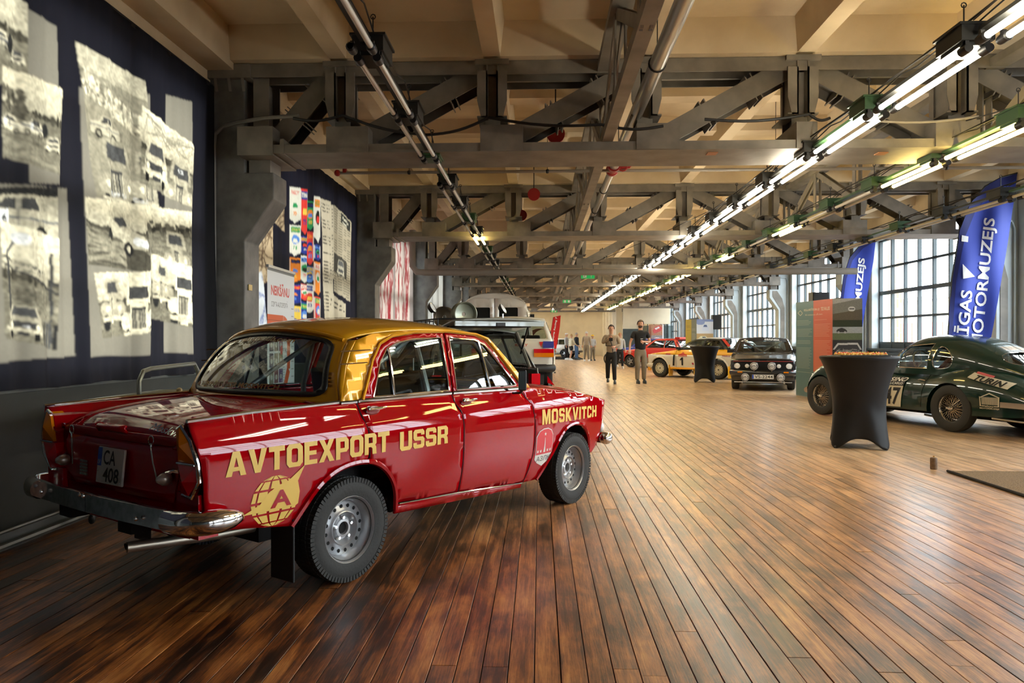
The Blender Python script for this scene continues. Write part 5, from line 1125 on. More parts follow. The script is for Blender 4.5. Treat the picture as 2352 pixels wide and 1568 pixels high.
S.decal('shield_badge', shield, m_shw, .003); sh2 = [(1.806,.597),(1.845,.634),(1.90,.648),(1.96,.648),(2.006,.631),(2.029,.597),(2.029,.462),(1.806,.462)]; S.decal('shield_field', sh2, m_shr, .0045)
S.letters('lettering', 'АЗЛК', 1.825, 2.015, .410, .448, m_ink, .0, off=.0045); S.decal('tower_emblem', [(1.905,.475),(1.932,.475),(1.925,.52),(1.921,.585),(1.917,.585),(1.912,.52)], m_shw, .006)
S.decal('star_emblem', [(1.92+.016*(1 if k % 2 == 0 else .42)*sin(k*pi/5), .612+.016*(1 if k % 2 == 0 else .42)*cos(k*pi/5)) for k in range(10)], m_shw, .006)
for x in (1.828, 1.868, 1.962, 2.0): S.decal('crown_emblem', [(x-.012,.500),(x-.008,.478),(x+.008,.478),(x+.012,.500),(x+.004,.490),(x,.500),(x-.004,.490)], m_shw, .006)
# cabin
MB().box(.0, 1.80, -.66, .66, .36, .40).box(-.1, .14, -.60, .60, .40, .95).box(1.62, 1.9, -.62, .62, .40, .93).ob('cabin_trim', m_under, rt)
for y in (-.33, .33): seat(S, .95, y, zt=1.12)
o = MB().box(.20, .62, -.55, .55, .40, .52).ob('rear_seat', m_seat, rt); bev(o, .03); o = MB().box(.12, .26, -.55, .55, .5, 1.0).ob('rear_backrest', m_seat, rt); bev(o, .03)
steering(S, 1.42, .33, .92)
m_cage = mat('pale roll cage tube', (.42,.42,.40), .35, metal=.5)
MB().tube([(.78,-.60,.42),(.78,-.60,1.0),(.78,-.50,1.30),(.78,-.40,1.35),(.78,.40,1.35),(.78,.50,1.30),(.78,.60,1.0),(.78,.60,.42)], .02, 8).tube([(.78,-.45,1.33),(.10,-.45,.95)], .017, 8).tube([(.78,.45,1.33),(.10,.45,.95)], .017, 8).tube([(.78,-.48,1.28),(.78,.50,.55)], .017, 8).tube([(.78,-.50,1.32),(1.40,-.49,1.30),(1.64,-.60,.95)], .017, 8).tube([(.78,.50,1.32),(1.40,.49,1.30),(1.64,.60,.95)], .017, 8).ob('roll_cage', m_cage, rt, smooth=True)
o = MB().box(.80, .81, -.66+.2, -.22, 1.01, 1.20).ob('cabin_panel', mat('pale grey panel', (.45,.47,.46), .5), rt)
for s_ in (-.002, .012): MB().lathe([(.001,0),(.035,0)], 20, Matrix.Translation((.80+s_, -.34, 1.10)) @ Matrix.Rotation(pi/2, 4, 'Y')).ob('black_disc', m_ink, o)
# ================================================================= OTHER CARS
def cut(o, cutters):
    for c in cutters:
        m = o.modifiers.new('cut', 'BOOLEAN'); m.object = c; m.operation = 'DIFFERENCE'; m.solver = 'EXACT'
    bpy.context.view_layer.update()
    me = bpy.data.meshes.new_from_object(o.evaluated_get(bpy.context.evaluated_depsgraph_get())); me.name = o.name
    o.modifiers.clear(); o.data = me
    for c in cutters: bpy.data.objects.remove(c)
    me.polygons.foreach_set('use_smooth', [True]*len(me.polygons)); me.set_sharp_from_angle(angle=.6); return o
def xprism(root, poly, y0, y1):                      # (x,z) outline extruded along y
    mb = MB(); n = len(poly); mb.add([(x, y0, z) for x, z in poly]+[(x, y1, z) for x, z in poly], [tuple(range(n-1,-1,-1)), tuple(range(n, 2*n))]+[(i, (i+1) % n, n+(i+1) % n, n+i) for i in range(n)])
    return mb.ob('cutter', m_hole, root, weld=True)
def yprism(root, poly, x0, x1):                      # (y,z) outline extruded along x
    mb = MB(); n = len(poly); mb.add([(x0, y, z) for y, z in poly]+[(x1, y, z) for y, z in poly], [tuple(range(n-1,-1,-1)), tuple(range(n, 2*n))]+[(i, (i+1) % n, n+(i+1) % n, n+i) for i in range(n)])
    return mb.ob('cutter', m_hole, root, weld=True)
HD = lambda th: pi/2-th+YAW
# ---- dark green coupe
J = Body('coupe_car', 6.9854197, 10.99844214, HD(-.33529), 'dark green 1950s coupe with wire wheels, number 47 and TURIN sticker, at the right edge')
jr = J.root; m_jg = mat('racing green paint', (.002,.020,.012), .32, coat=1., spec=.25)
Wj = [(-1.42,.20),(-1.35,.42),(-1.15,.60),(-.9,.70),(-.5,.785),(0,.81),(.35,.77),(.7,.735),(1.3,.735),(1.8,.75),(2.2,.79),(2.6,.80),(2.85,.78),(2.97,.70),(3.03,.55),(3.06,.30)]
Tj = [(-1.42,.42),(-1.2,.60),(-.9,.76),(-.6,.90),(-.2,.98),(.3,.93),(1.2,.93),(1.7,.97),(2.2,.95),(2.6,.88),(2.9,.76),(3.06,.60)]
Bj = [(-1.42,.36),(-1.1,.30),(-.5,.27),(2.5,.27),(2.9,.33),(3.06,.45)]
FF = lambda x: .13*math.exp(-((x-2.45)/.45)**2)      # front wing ridge
def jsec(x, s):
    w, t, b0 = sinterp(Wj, x), sinterp(Tj, x), sinterp(Bj, x); a = s*pi/2; y = w*abs(cos(a))**.50; z = b0+(t-b0)*abs(sin(a))**.66
    if z > .45:
        k = math.exp(-((y-.66*w/.79)/.11)**2); z += FF(x)*k*1.0; z -= .10*math.exp(-((y-.40)/.12)**2)*math.exp(-((x-2.45)/.5)**2)
        hip = math.exp(-((x+.15)/.50)**2)
        y += .05*hip*max(0, 1-abs(z-.6)/.35); z -= .02*hip*math.exp(-((y-.5)/.1)**2)
        z -= .06*math.exp(-((x-.75)/.42)**2)*min(1, max(0, (y-.45)/.2))
    return y, z
mb = MB(); NX, NS = 92, 26; xs = [-1.42+4.48*i/NX for i in range(NX+1)]
vs = []
for x in xs:
    h = [jsec(x, s/NS) for s in range(NS+1)]; ring = [(x, y, z) for y, z in h]+[(x, -y, z) for y, z in h[::-1][1:]]; vs += ring
m_ = 2*NS+1; fs = []
for i in range(NX):
    for k in range(m_): fs.append((i*m_+k, i*m_+(k+1) % m_, (i+1)*m_+(k+1) % m_, (i+1)*m_+k))
fs += [tuple(range(m_-1, -1, -1)), tuple(NX*m_+k for k in range(m_))]
jb = MB().add(vs, fs).ob('body', m_jg, jr, weld=True)
circ = lambda cx_, cz_, r, n=36, rx=1.: [(cx_+r*rx*cos(2*pi*k/n), cz_+r*sin(2*pi*k/n)) for k in range(n)]
cs = [xprism(jr, circ(0, .32, .385), y0, y1) for y0, y1 in ((.50, 1.2), (-1.2, -.50))]+[xprism(jr, circ(2.59, .33, .375), y0, y1) for y0, y1 in ((.48, 1.2), (-1.2, -.48))]
cut(jb, cs)
def jY(x, z):                                        # outer half width of the body at (x, z)
    best = 0
    for s in range(0, 27):
        y, zz = jsec(x, s/26)
        if abs(zz-z) < .03: best = max(best, y)
    if best == 0: best = sinterp(Wj, x)
    return best
J.Y = jY
# cabin shell
Rj = [(-1.0,.78),(-.85,.90),(-.6,1.07),(-.3,1.22),(0,1.325),(.3,1.375),(.6,1.385),(.85,1.35),(1.05,1.255),(1.2,1.13),(1.38,.93)]
Wc = [(-1.0,.18),(-.8,.34),(-.5,.48),(-.2,.575),(.2,.635),(.7,.655),(1.1,.62),(1.25,.55),(1.38,.40)]
zb_ = .80
def csec(x, s): t, w = sinterp(Rj, x), sinterp(Wc, x); a = s*pi/2; return w*abs(cos(a))**.72, zb_+(t-zb_)*abs(sin(a))**.72
def cabin(sc, nx=60, ns=18):
    mb = MB(); vs = []
    for i in range(nx+1):
        x = -1.0+2.38*i/nx; h = [csec(x, s/ns) for s in range(ns+1)]; vs += [(x, y*sc, zb_+(z-zb_)*sc) for y, z in h]+[(x, -y*sc, zb_+(z-zb_)*sc) for y, z in h[::-1][1:]]
    m2 = 2*ns+1; return mb.add(vs, [(i*m2+k, i*m2+k+1, (i+1)*m2+k+1, (i+1)*m2+k) for i in range(nx) for k in range(m2-1)])
cb = cabin(1.).ob('cabin', m_jg, jr); so = cb.modifiers.new('s', 'SOLIDIFY'); so.thickness = .02; so.offset = 0
wf = [(1.07,.895),(1.055,1.14),(.97,1.22),(.45,1.265),(.475,.895)]; wt = [(1.12,.895),(1.21,.895),(1.12,1.08)]; wq = smoothpoly([(.40,.895),(.375,1.23),(.22,1.20),(.08,1.06),(.09,.93),(.20,.893)], 2)
cut(cb, [xprism(jr, p_, -1, 1) for p_ in (wf, wq)]+[yprism(jr, rrect(-.47,.47,.94,1.21,.08), 1.085, 2), yprism(jr, smoothpoly([(-.40,1.02),(-.30,1.14),(.30,1.14),(.40,1.02),(.30,.955),(-.30,.955)], 2), -2, -.2)])
cabin(.965, 40, 12).ob('cabin_glass', m_carglass, jr, smooth=True)
def cY(x, z):
    t, w = sinterp(Rj, x), sinterp(Wc, x); q = min(1, max(0, (z-zb_)/(t-zb_)))**(1/.72); return w*math.sqrt(max(0, 1-q*q))**.72+.006
for sg in (1, -1):
    for p_ in (wf, wq): MB().tube([(x, sg*cY(x, z), z) for x, z in resample(p_, .05)], .008, 6, closed=True).ob('window_trim', m_chrome, jr, smooth=True)
    MB().tube([(x, sg*(cY(x, z)+.002), z) for x, z in [(1.22,.90),(1.16,1.0),(1.10,1.10),(1.055,1.18),(1.0,1.235)]], .010, 6).ob('screen_pillar', m_chrome, jr, smooth=True)
def back(y, z):
    lo, hi = -1.0, 0.
    for _ in range(24):
        m1 = (lo+hi)/2
        if cY(m1, z) < abs(y)+.006: lo = m1
        else: hi = m1
    return lo-.006
MB().tube([(back(y, z), y, z) for y, z in resample(smoothpoly([(-.40,1.02),(-.30,1.14),(.30,1.14),(.40,1.02),(.30,.955),(-.30,.955)], 2), .04)], .009, 6, closed=True).ob('rear_window_trim', m_chrome, jr, smooth=True)
for x, y in ((0,.68),(0,-.68),(2.59,.68),(2.59,-.68)): wheel(jr, x, y, .34, .34, .205, .165, 'wire', lugs=False)
MB().box(-.9, 2.7, -.5, .5, .2, .42).ob('chassis', m_under, jr)
for sg in (1, -1): MB().tube([(-1.25,sg*.62,.23),(-.55,sg*.62,.25)], .022, 10).ob('tail_pipe', m_chrome, jr, smooth=True)
sweep(MB(), [(-1.16, .80, .45),(-1.30,.74,.45),(-1.42,.62,.45),(-1.46,.4,.45),(-1.47,0,.45),(-1.46,-.4,.45),(-1.42,-.62,.45),(-1.30,-.74,.45),(-1.16,-.80,.45)][::-1], prof).ob('rear_bumper', m_chrome, jr, smooth=True)
sweep(MB(), [(-.80,.80,.455),(-.95,.80,.455),(-1.16,.80,.455)][::-1], [(a*.8, b*.8) for a, b in prof]).ob('bumper_wrap', m_chrome, jr, smooth=True)
sweep(MB(), [(2.95,-.74,.42),(3.10,-.6,.42),(3.15,0,.42),(3.10,.6,.42),(2.95,.74,.42)], prof).ob('front_bumper', m_chrome, jr, smooth=True)
for sg in (1, -1): round_lamp(J, 2.98, sg*.50, .66, .09, face=1)
m_dkint = mat('dark red leather', (.10,.015,.012), .5)
MB().box(.95,1.08,-.55,.55,.84,.98).ob('dashboard', mat('grey fascia', (.30,.29,.28), .4), jr); steering(J, .86, .30, .97, .19, .35, mat('cream rim', (.35,.30,.22), .3)); MB().box(1.0,1.02,-.08,.08,1.13,1.18).ob('rear_view_mirror', m_black, jr)
for y in (-.3,.3): seat(J, .35, y, m_dkint, 1.08, z0=.86)
J.bulge = None
# stickers on the near (left) side: x decreases to the right in the picture
def jt(name, quad, m, off=.012):                     # quad TL,TR,BR,BL in (x,z), curved to the side
    def f(a, b): (ax, az), (bx, bz), (cx2, cz2), (dx, dz) = quad; x = (ax*(1-a)+bx*a)*b+(dx*(1-a)+cx2*a)*(1-b); z = (az*(1-a)+bz*a)*b+(dz*(1-a)+cz2*a)*(1-b); return (x, jsm(x, z)+off, z)
    return f
def jsm(x, z):                                       # smooth side lookup
    return sum(jY(x+dx, z+dz) for dx in (-.03, 0, .03) for dz in (-.02, 0, .02))/9
def jstick(name, quad, m, off=.012): return MB().grid(jt(name, quad, m, off), 8, 5).ob(name, m, jr, smooth=True)
m_stk = mat('cream sticker', (.55,.50,.38), .4)
jstick('number_board', [(1.30,.60),(.86,.61),(.875,.285),(1.30,.275)], m_stk); jstick('black_band', [(1.30,.735),(.84,.745),(.86,.615),(1.30,.605)], m_ink)
textmb(MB(), '147', jt('', [(1.28,.575),(.89,.585),(.90,.315),(1.28,.305)], 0, .016), .02, maxlen=.06, size=(.4,.3)).ob('lettering', m_ink, jr); textmb(MB(), 'CASINO', jt('', [(1.29,.73),(.80,.74),(.83,.68),(1.29,.67)], 0, .017), .01, .3).ob('lettering', m_white, jr); textmb(MB(), 'MONTE-CARLO', jt('', [(1.29,.655),(.88,.665),(.88,.63),(1.29,.62)], 0, .017), .01).ob('lettering', m_white, jr)
jstick('turin_sticker', [(-.33,.868),(-.86,.735),(-.81,.655),(-.275,.795)], m_stk, .018); textmb(MB(), 'TURIN', jt('', [(-.40,.835),(-.78,.745),(-.75,.675),(-.365,.772)], 0, .024), .04, .15, .05, size=(.4,.08)).ob('lettering', m_ink, jr)
jstick('red_strip', [(-.36,.882),(-.60,.825),(-.60,.800),(-.36,.855)], mat('red strip', (.5,.1,.1), .4), .022)
jl = MB()
for P_ in ([(-.515,.415),(-.50,.415),(-.50,.55),(-.515,.54)], [(-.745,.415),(-.73,.415),(-.73,.54),(-.745,.55)], [(-.50,.535),(-.62,.600),(-.62,.585),(-.505,.525)], [(-.62,.600),(-.745,.545),(-.74,.535),(-.62,.585)], [(-.52,.425),(-.57,.425),(-.57,.415),(-.52,.415)], [(-.68,.425),(-.73,.425),(-.73,.415),(-.68,.415)]): jl.add([(x, jsm(x, z)+.014, z) for x, z in P_], [(0,1,2,3)])
for i in range(14): jl.add([(x, jsm(x, z)+.014, z) for x, z in [(-.53-.0145*i,.44),(-.538-.0145*i,.44),(-.538-.0145*i,.54),(-.53-.0145*i,.54)]], [(0,1,2,3)])
jl.ob('grille_emblem', m_stk, jr, kind='stuff'); textmb(MB(), 'RĪGAS', jt('', [(-.575,.432),(-.675,.432),(-.675,.405),(-.575,.405)], 0, .015), .02).ob('lettering', m_stk, jr); textmb(MB(), 'MOTORMUZEJS', jt('', [(-.50,.398),(-.75,.398),(-.75,.374),(-.50,.374)], 0, .015), .02).ob('lettering', m_stk, jr)
o = MB().tube([(.62,jsm(.62,.72)+.02,.72),(.56,jsm(.56,.72)+.03,.725),(.46,jsm(.46,.72)+.02,.715)], .009, 8).ob('door_handle', m_chrome, jr, smooth=True)
MB().tube([(x, jsm(x, z)+.004, z) for x, z in [(.44,.86),(.46,.70),(.49,.55),(.50,.32)]], .004, 5).ob('door_seam', m_hole, jr)
# ---- generic boxy car
def arch(xc, zc, r, z0, n=10, sx_=1.): return [(xc+r*sx_*cos(a), zc+r*sin(a)) for a in [pi-(pi)*k/n for k in range(n+1)] if zc+r*sin(a) >= z0-1e-6 or True]
def boxcar(b, c):
    g = c.get; m = c['paint']; m2 = g('low', m); xr, xf = c['x']; wb = c['wb']; zs = g('sill', .28); belt = c['belt']; B = lambda x: interp(belt, x); R_ = g('R', .29); ra = g('ra', R_+.06); rt = b.root
    ar = arch(0, R_, ra, zs); af = arch(wb, R_, ra, zs)
    low = [(xr, zs+.10), (-ra, zs+.02)]+[(x, max(z, zs)) for x, z in ar]+[(x, max(z, zs)) for x, z in af]+[(wb+ra, zs+.02), (xf, zs+.08)]
    up = [(xf, B(xf))]+[(x, z) for x, z in belt[::-1] if xr < x < xf]+[(xr, B(xr))]
    if g('split'):
        zz = g('split'); b.side('lower_side', low+[(xf, zz), (xr, zz)], m2, step=.09); b.side('upper_side', [(xr, zz), (xf, zz)]+up, m, step=.09)
    else: b.side('body_side', low+up, m, step=.09)
    b.strip('wheel_arch_lip', [(x, max(z, zs)) for x, z in ar], g('archm', m2), g('lip', .012), .003); b.strip('wheel_arch_lip', [(x, max(z, zs)) for x, z in af], g('archm', m2), g('lip', .012), .003)
    for nm, P_ in g('seams', []): b.strip(nm, P_, m_hole, .005, .001)
    (xr0, zr0), (xr1, zr1), (xf1, zf1), (xf0, zf0) = c['gh']        # rear base, rear top, front top, front base
    gh = [(xr0, zr0-.02), (xf0, zf0-.02), (xf1, zf1), ((xr1+xf1)/2, (zr1+zf1)/2+.02), (xr1, zr1)]
    wins = g('wins', []); b.side('greenhouse', gh, g('ghm', m), wins, step=.09)
    for w_ in wins: b.side('side_glass', w_, g('glass', m_darkglass), off=-.008, t=0, step=.12); b.strip('window_trim', w_+[w_[0]], g('trim', m_seal), .007, .003)
    wr = lambda x, z: b.Y(x, z); cr = g('crown', .045)
    def rf(u, v): x = xr1+(xf1-xr1)*u; ze = zr1+(zf1-zr1)*u+.02*4*u*(1-u)*.9; return (x+(-.03 if u == 0 else .03 if u == 1 else 0)*(1-v*v), wr(x, ze)*v, ze+cr*(1-abs(v)**2.2))
    b.grid('roof', rf, 8, 12, g('roofm', m), v0=-1, v1=1)
    wsc = screen(xf0, .12, zf0, wr(xf0, zf0)*.97, xf1, .05, zf1, wr(xf1, zf1)*.97, cr, 1); rsc = screen(xr0, -.06, zr0, wr(xr0, zr0)*.97, xr1, -.03, zr1, wr(xr1, zr1)*.97, cr, -1)
    b.patch('windscreen_frame', [(-1.03,-.03),(1.03,-.03),(1.03,1.02),(-1.03,1.02)], wsc, g('ghm', m), [rrect(-.92,.92,.08,.93,.07)], t=.01, step=.15); b.patch('windscreen', rrect(-.93,.93,.07,.94,.07), lambda v, u: tuple(Vector(wsc(v, u))-Vector((.006,0,0))), g('glass2', m_carglass), step=.3)
    if not g('openback'): b.patch('rear_window_frame', [(-1.03,-.03),(1.03,-.03),(1.03,1.02),(-1.03,1.02)], rsc, g('ghm', m), [rrect(-.90,.90,.10,.90,.08)], t=.01, flip=True, step=.15); b.patch('rear_window', rrect(-.91,.91,.09,.91,.08), lambda v, u: tuple(Vector(rsc(v, u))+Vector((.006,0,0))), g('glass2', m_carglass), flip=True, step=.3)
    hc = g('hoodcrown', .03)
    b.grid('bonnet', lambda u, v: (xf0-.02+(xf-xf0+.02)*u, b.Y(xf0+(xf-xf0)*u, B(xf0+(xf-xf0)*u))*v, B(xf0-.02+(xf-xf0+.02)*u)+hc*(1-abs(v)**3)), 10, 12, g('hood', m), v0=-1, v1=1)
    if xr0-xr > .12: b.grid('boot_lid', lambda u, v: (xr+(xr0-xr+.03)*u, b.Y(xr+(xr0-xr)*u, B(xr))*v, B(xr+(xr0-xr)*u)+.02*(1-abs(v)**3)), 6, 10, m, v0=-1, v1=1)
    yf, yr = b.Y(xf, B(xf)), b.Y(xr, B(xr))
    panel('front_panel', [(-yf*1.0, zs+.05),(yf*1.0, zs+.05),(yf, B(xf)),(-yf, B(xf))], lambda y, z: (xf+.05*(1-(y/yf)**2), y, z), g('front', m), rt, step=.2, t=.01)
    zt = g('tailtop', B(xr))
    if not g('openback'): panel('rear_panel', [(-yr, zs+.08),(yr, zs+.08),(yr, zt),(-yr, zt)], lambda y, z: (xr-.04*(1-(y/yr)**2), y, z), g('rear', m), rt, step=.2, flip=True, t=.01)
    MB().box(xr+.05, xf-.05, -.5, .5, zs-.03, .52).box(ra+.03, wb-ra-.03, -b.Y(1, .4)+.05, b.Y(1, .4)-.05, zs-.02, zs+.1).box(xf0, xf-.1, -.55, .55, .5, B(xf)-.06).ob('floor_pan', m_under, rt)
    MB().box(xr0-.1, xf0+.1, -yr*.85, yr*.85, .3, .5).ob('cabin_floor', m_under, rt)
    wy = g('track', .70)
    for x in (0, wb):
        for s_ in (1, -1): wheel(rt, x, s_*wy, R_, R_, g('rr', .18), g('wd', .18), g('ws', 'alloy5'), g('rim', m_silverp), lugs=False)
    if g('seats', True):
        for y in (-.33, .33): seat(b, wb*.38, y, g('seatm', m_seat), 1.08)
    bm = g('bump', m_black)
    if bm:
        zz = g('bz', .45); sweep(MB(), [(xr+.25,-yr-.02,zz),(xr,-yr-.01,zz),(xr-.08,-yr*.85,zz),(xr-.12,0,zz),(xr-.08,yr*.85,zz),(xr,yr+.01,zz),(xr+.25,yr+.02,zz)][::-1], [(a*1.2, q*1.5) for a, q in prof]).ob('rear_bumper', bm, rt, smooth=True)
        sweep(MB(), [(xf-.25,-yf-.02,zz),(xf,-yf-.01,zz),(xf+.07,-yf*.85,zz),(xf+.11,0,zz),(xf+.07,yf*.85,zz),(xf,yf+.01,zz),(xf-.25,yf+.02,zz)], [(a*1.2, q*1.5) for a, q in prof]).ob('front_bumper', bm, rt, smooth=True)
    return b
WZ = lambda w: [(.2,w-.06),(.35,w-.02),(.55,w),(.75,w),(.95,w-.03),(1.1,w-.08),(1.4,w-.20)]
TP = lambda xr, xf, k=.93: [(xr, k),(xr+.4,.985),(0,1),(xf-1,1),(xf-.35,.975),(xf, k-.02)]
# ---- white and yellow rally coupe
m_wh = mat('cream white paint', (.68,.65,.56), .35, coat=.9); m_ye = mat('rally yellow paint', (.85,.42,.01), .35, coat=.9); m_wheelw = mat('cream wheel paint', (.70,.66,.52), .4)
A = Body('rally_car', 7.42643791, 25.50187492, HD(-.7785037), 'white and yellow rally coupe with number 1 on the door, behind the far cocktail table', wz=[(.2,.80),(.35,.84),(.55,.86),(.80,.86),(.96,.79),(1.1,.73),(1.36,.60)], taper=TP(-.78, 2.82))
boxcar(A, dict(paint=m_ye, low=m_wh, split=.80, x=(-.78,2.82), wb=2.3, belt=[(-.78,.99),(-.4,1.0),(1.6,.97),(2.1,.90),(2.82,.80)], R=.32, ra=.40, sill=.33, gh=[(-.42,1.0),(.02,1.345),(.98,1.335),(1.58,.975)],
    wins=[[(.66,1.0),(.60,1.30),(.98,1.30),(1.45,1.0)], [(-.20,1.0),(.06,1.29),(.54,1.30),(.60,1.0)]], ghm=m_black, roofm=mat('grey white roof', (.55,.54,.50), .4), track=.74, rr=.20, wd=.22, ws='alloy14', rim=m_wheelw, bump=m_wh, bz=.42, archm=m_wh, lip=.03, seams=[('door_seam', [(.42,.97),(.42,.36)]), ('door_seam', [(1.62,.97),(1.60,.36)])]))
ar = A.root
A.side('side_skirt', [(.46,.30),(1.84,.30),(1.84,.37),(.46,.37)], m_ye, off=.02)
for x0, x1 in ((-.78,-.42),(2.7,2.84)): A.side('yellow_valance', [(x0,.22),(x1,.22),(x1,.40),(x0,.40)], m_ye, off=.01)
for x in (-.42, 1.86): 
    for sg in (1, -1): o = MB().box(x-.015, x, sg*.80-.13, sg*.80+.13, .05, .45).ob('mud_flap', m_ye, ar); bev(o, .01)
A.side('air_vent', [(1.66,.42),(1.74,.42),(1.70,.80),(1.64,.80)], m_ink, off=.012, t=0); A.side('rear_scoop', [(-.02,.60),(.16,.40),(.20,.64),(.12,.72)], m_ink, off=.006, t=0)
for sg in (1, -1):
    A.decal('number_one', [(1.31,.44),(1.31,.71),(1.37,.71),(1.43,.645),(1.43,.60),(1.375,.63),(1.375,.44)], m_ink, .013, sg); A.decal('event_plate', [(1.50,.74),(1.16,.74),(1.16,.82),(1.26,.84),(1.33,.90),(1.40,.84),(1.50,.82)], mat('red event plate', (.55,.06,.03), .4), .012, sg); A.letters('lettering', 'MONTE-CARLO', 1.48, 1.18, .75, .78, m_white, .01, .016, sg)
    A.letters('lettering', 'PIRELLI', -.05-.13, -.38-.08, .76, .81, mat('maroon print', (.35,.03,.05), .4), .03, .014, sg); A.decal('maroon_tag', [(2.02,.80),(1.82,.80),(1.82,.84),(2.02,.84)], MATS['maroon print'], .012, sg); A.decal('small_badge', [(.95,.47),(.88,.47),(.90,.54),(.97,.54)], MATS['maroon print'], .012, sg); A.letters('lettering', 'Au', .86, .74, .48, .53, m_ink, .02, .012, sg)
    round_lamp(A, 2.80, sg*.6, .66, .08, face=1); MB().box(1.50, 1.60, sg*.80-.06, sg*.80+.06, .98, 1.07).ob('door_mirror', m_black, ar)
    A.side('red_pillar_flash', [(-.02,1.34),(-.30,1.10),(-.42,1.10),(-.12,1.36)], mat('signal red paint', (.60,.02,.01), .35, coat=.8), off=.006, both=False, t=0, only=sg)
A.grid('rear_wing', lambda u, v: (-.95+.40*u, .72*v, 1.10+.02*sin(pi*u)), 3, 6, m_black, .03, v0=-1, v1=1); MB().box(-.85,-.6,-.70,-.67,.98,1.10).box(-.85,-.6,.67,.70,.98,1.10).ob('wing_stay', m_black, ar, kind='stuff')
# ---- black hatchback seen from the front
m_bk = mat('black car paint', (.008,.008,.009), .3, coat=1.)
th = 3.467; Gx = Body('hatchback_car', 7.49, 22.38, HD(th), 'black hatchback facing the camera with round covered spotlights and plate VS-2244', wz=WZ(.83), taper=TP(-.70, 3.22, .95))
boxcar(Gx, dict(paint=m_bk, x=(-.70,3.22), wb=2.47, belt=[(-.70,.95),(1.8,.95),(2.3,.93),(3.22,.79)], R=.29, gh=[(-.60,.95),(-.25,1.34),(1.18,1.34),(1.86,.95)], wins=[[(.9,.98),(.9,1.29),(1.2,1.29),(1.62,.98)], [(-.3,.98),(-.1,1.29),(.84,1.29),(.84,.98)]], glass2=glassmat('screen glass', (.55,.62,.62), 1.4), bump=m_bk, bz=.47, sill=.22, rear=m_bk, track=.70, roofm=m_bk))
gr = Gx.root
panel('grille', rrect(-.72,.72,.53,.76,.03), lambda y, z: (3.275+.03*(1-(y/.8)**2), y, z), m_hole, gr, step=.2)
MB().tube([(3.30,-.73,.525),(3.33,0,.525),(3.30,.73,.525)], .006, 6).tube([(3.30,-.73,.765),(3.33,0,.765),(3.30,.73,.765)], .006, 6).ob('red_grille_trim', mat('red trim line', (.35,.02,.02), .4), gr, kind='stuff')
for y in (-.62, .62): round_lamp(Gx, 3.27, y, .645, .092, face=1)
for y in (-.385, .385): round_lamp(Gx, 3.28, y, .645, .070, face=1)
m_cov = mat('white lamp cover', (.72,.72,.70), .4)
for y, z in ((-.215,.645),(.215,.645),(-.43,.36),(.43,.36)):
    o, M = round_lamp(Gx, 3.42, y, z, .105, m_cov, 1, name='spot_lamp', body=m_bk); q = Matrix.Translation((3.453, y, z))
    MB().lathe([(.072,0),(.085,0)], 24, q @ Matrix.Rotation(pi/2, 4, 'Y')).ob('cover_ring', m_ink, o); MB().box(0,.001,-.088,.088,-.028,.022, q).ob('cover_band', m_ink, o); textmb(MB(), 'Hella', lambda u, v: (3.456, y-.075+.15*u, z-.022+.042*v), .02, .2).ob('lettering', m_white, o); MB().box(3.3,3.4,y-.01,y+.01,z-.13,z-.09).ob('bracket', m_chrome, o)
p_ = MB().box(0,.01,-.26,.26,-.055,.055).ob('licence_plate', m_platew, gr, loc=(3.42,0,.375)); MB().box(.0105,.011,-.258,-.222,-.052,.052).ob('blue_band', m_eu, p_); textmb(MB(), 'VS-2244', lambda u, v: (.0115, -.20+.44*u, -.038+.076*v), .012).ob('lettering', m_ink, p_)
MB().box(3.36,3.37,-.62,-.50,.475,.505).box(3.36,3.37,.50,.62,.475,.505).ob('indicator', m_amber, gr, kind='stuff')
MB().tube([(3.38,-.7,.235),(3.40,0,.235),(3.38,.7,.235)], .012, 6).ob('sump_bar', m_silverp, gr, smooth=True)
ws_ = screen(1.86, .12, .95, Gx.Y(1.86,.95)*.97, 1.18, .05, 1.34, Gx.Y(1.18,1.34)*.97, .045, 1)
Gx.patch('sun_strip', [(-.92,.74),(.92,.74),(.92,.94),(-.92,.94)], lambda v, u: tuple(Vector(ws_(v, u))+Vector((.004,0,.002))), m_ink, step=.2)
textmb(MB(), 'MANO', lambda a, b_: tuple(Vector(ws_(.05+.60*a, .815+.09*b_))+Vector((.012,0,.004))), .06, .1).ob('lettering', m_white, gr); textmb(MB(), 'RACING SERVISS', lambda a, b_: tuple(Vector(ws_(.08+.58*a, .765+.035*b_))+Vector((.012,0,.004))), .02).ob('lettering', m_white, gr)
for i in range(3):
    for j in range(2):
        if (i+j) % 2 == 0: Gx.patch('checker', [(-.88+.09*i,.76+.08*j),(-.79+.09*i,.76+.08*j),(-.79+.09*i,.84+.08*j),(-.88+.09*i,.84+.08*j)], lambda v, u: tuple(Vector(ws_(v, u))+Vector((.010,0,.004))), m_white, step=.2)
MB().tube([(1.45,-.5,1.28),(1.52,-.0,.98)], .018, 6).tube([(1.45,.5,1.28),(1.52,0,.98)], .018, 6).ob('roll_bar', mat('pale roll cage tube'), gr, smooth=True)
for y in (-.30,.34): MB().tube([(1.93,y,.955),(1.80,y-.42,1.0)], .008, 5).ob('wiper', m_black, gr)
steering(Gx, 1.45, .34, .98); 
for sg in (1, -1): MB().box(1.72,1.80,sg*.86-.09,sg*.86+.09,.96,1.06).ob('door_mirror', m_black, gr)
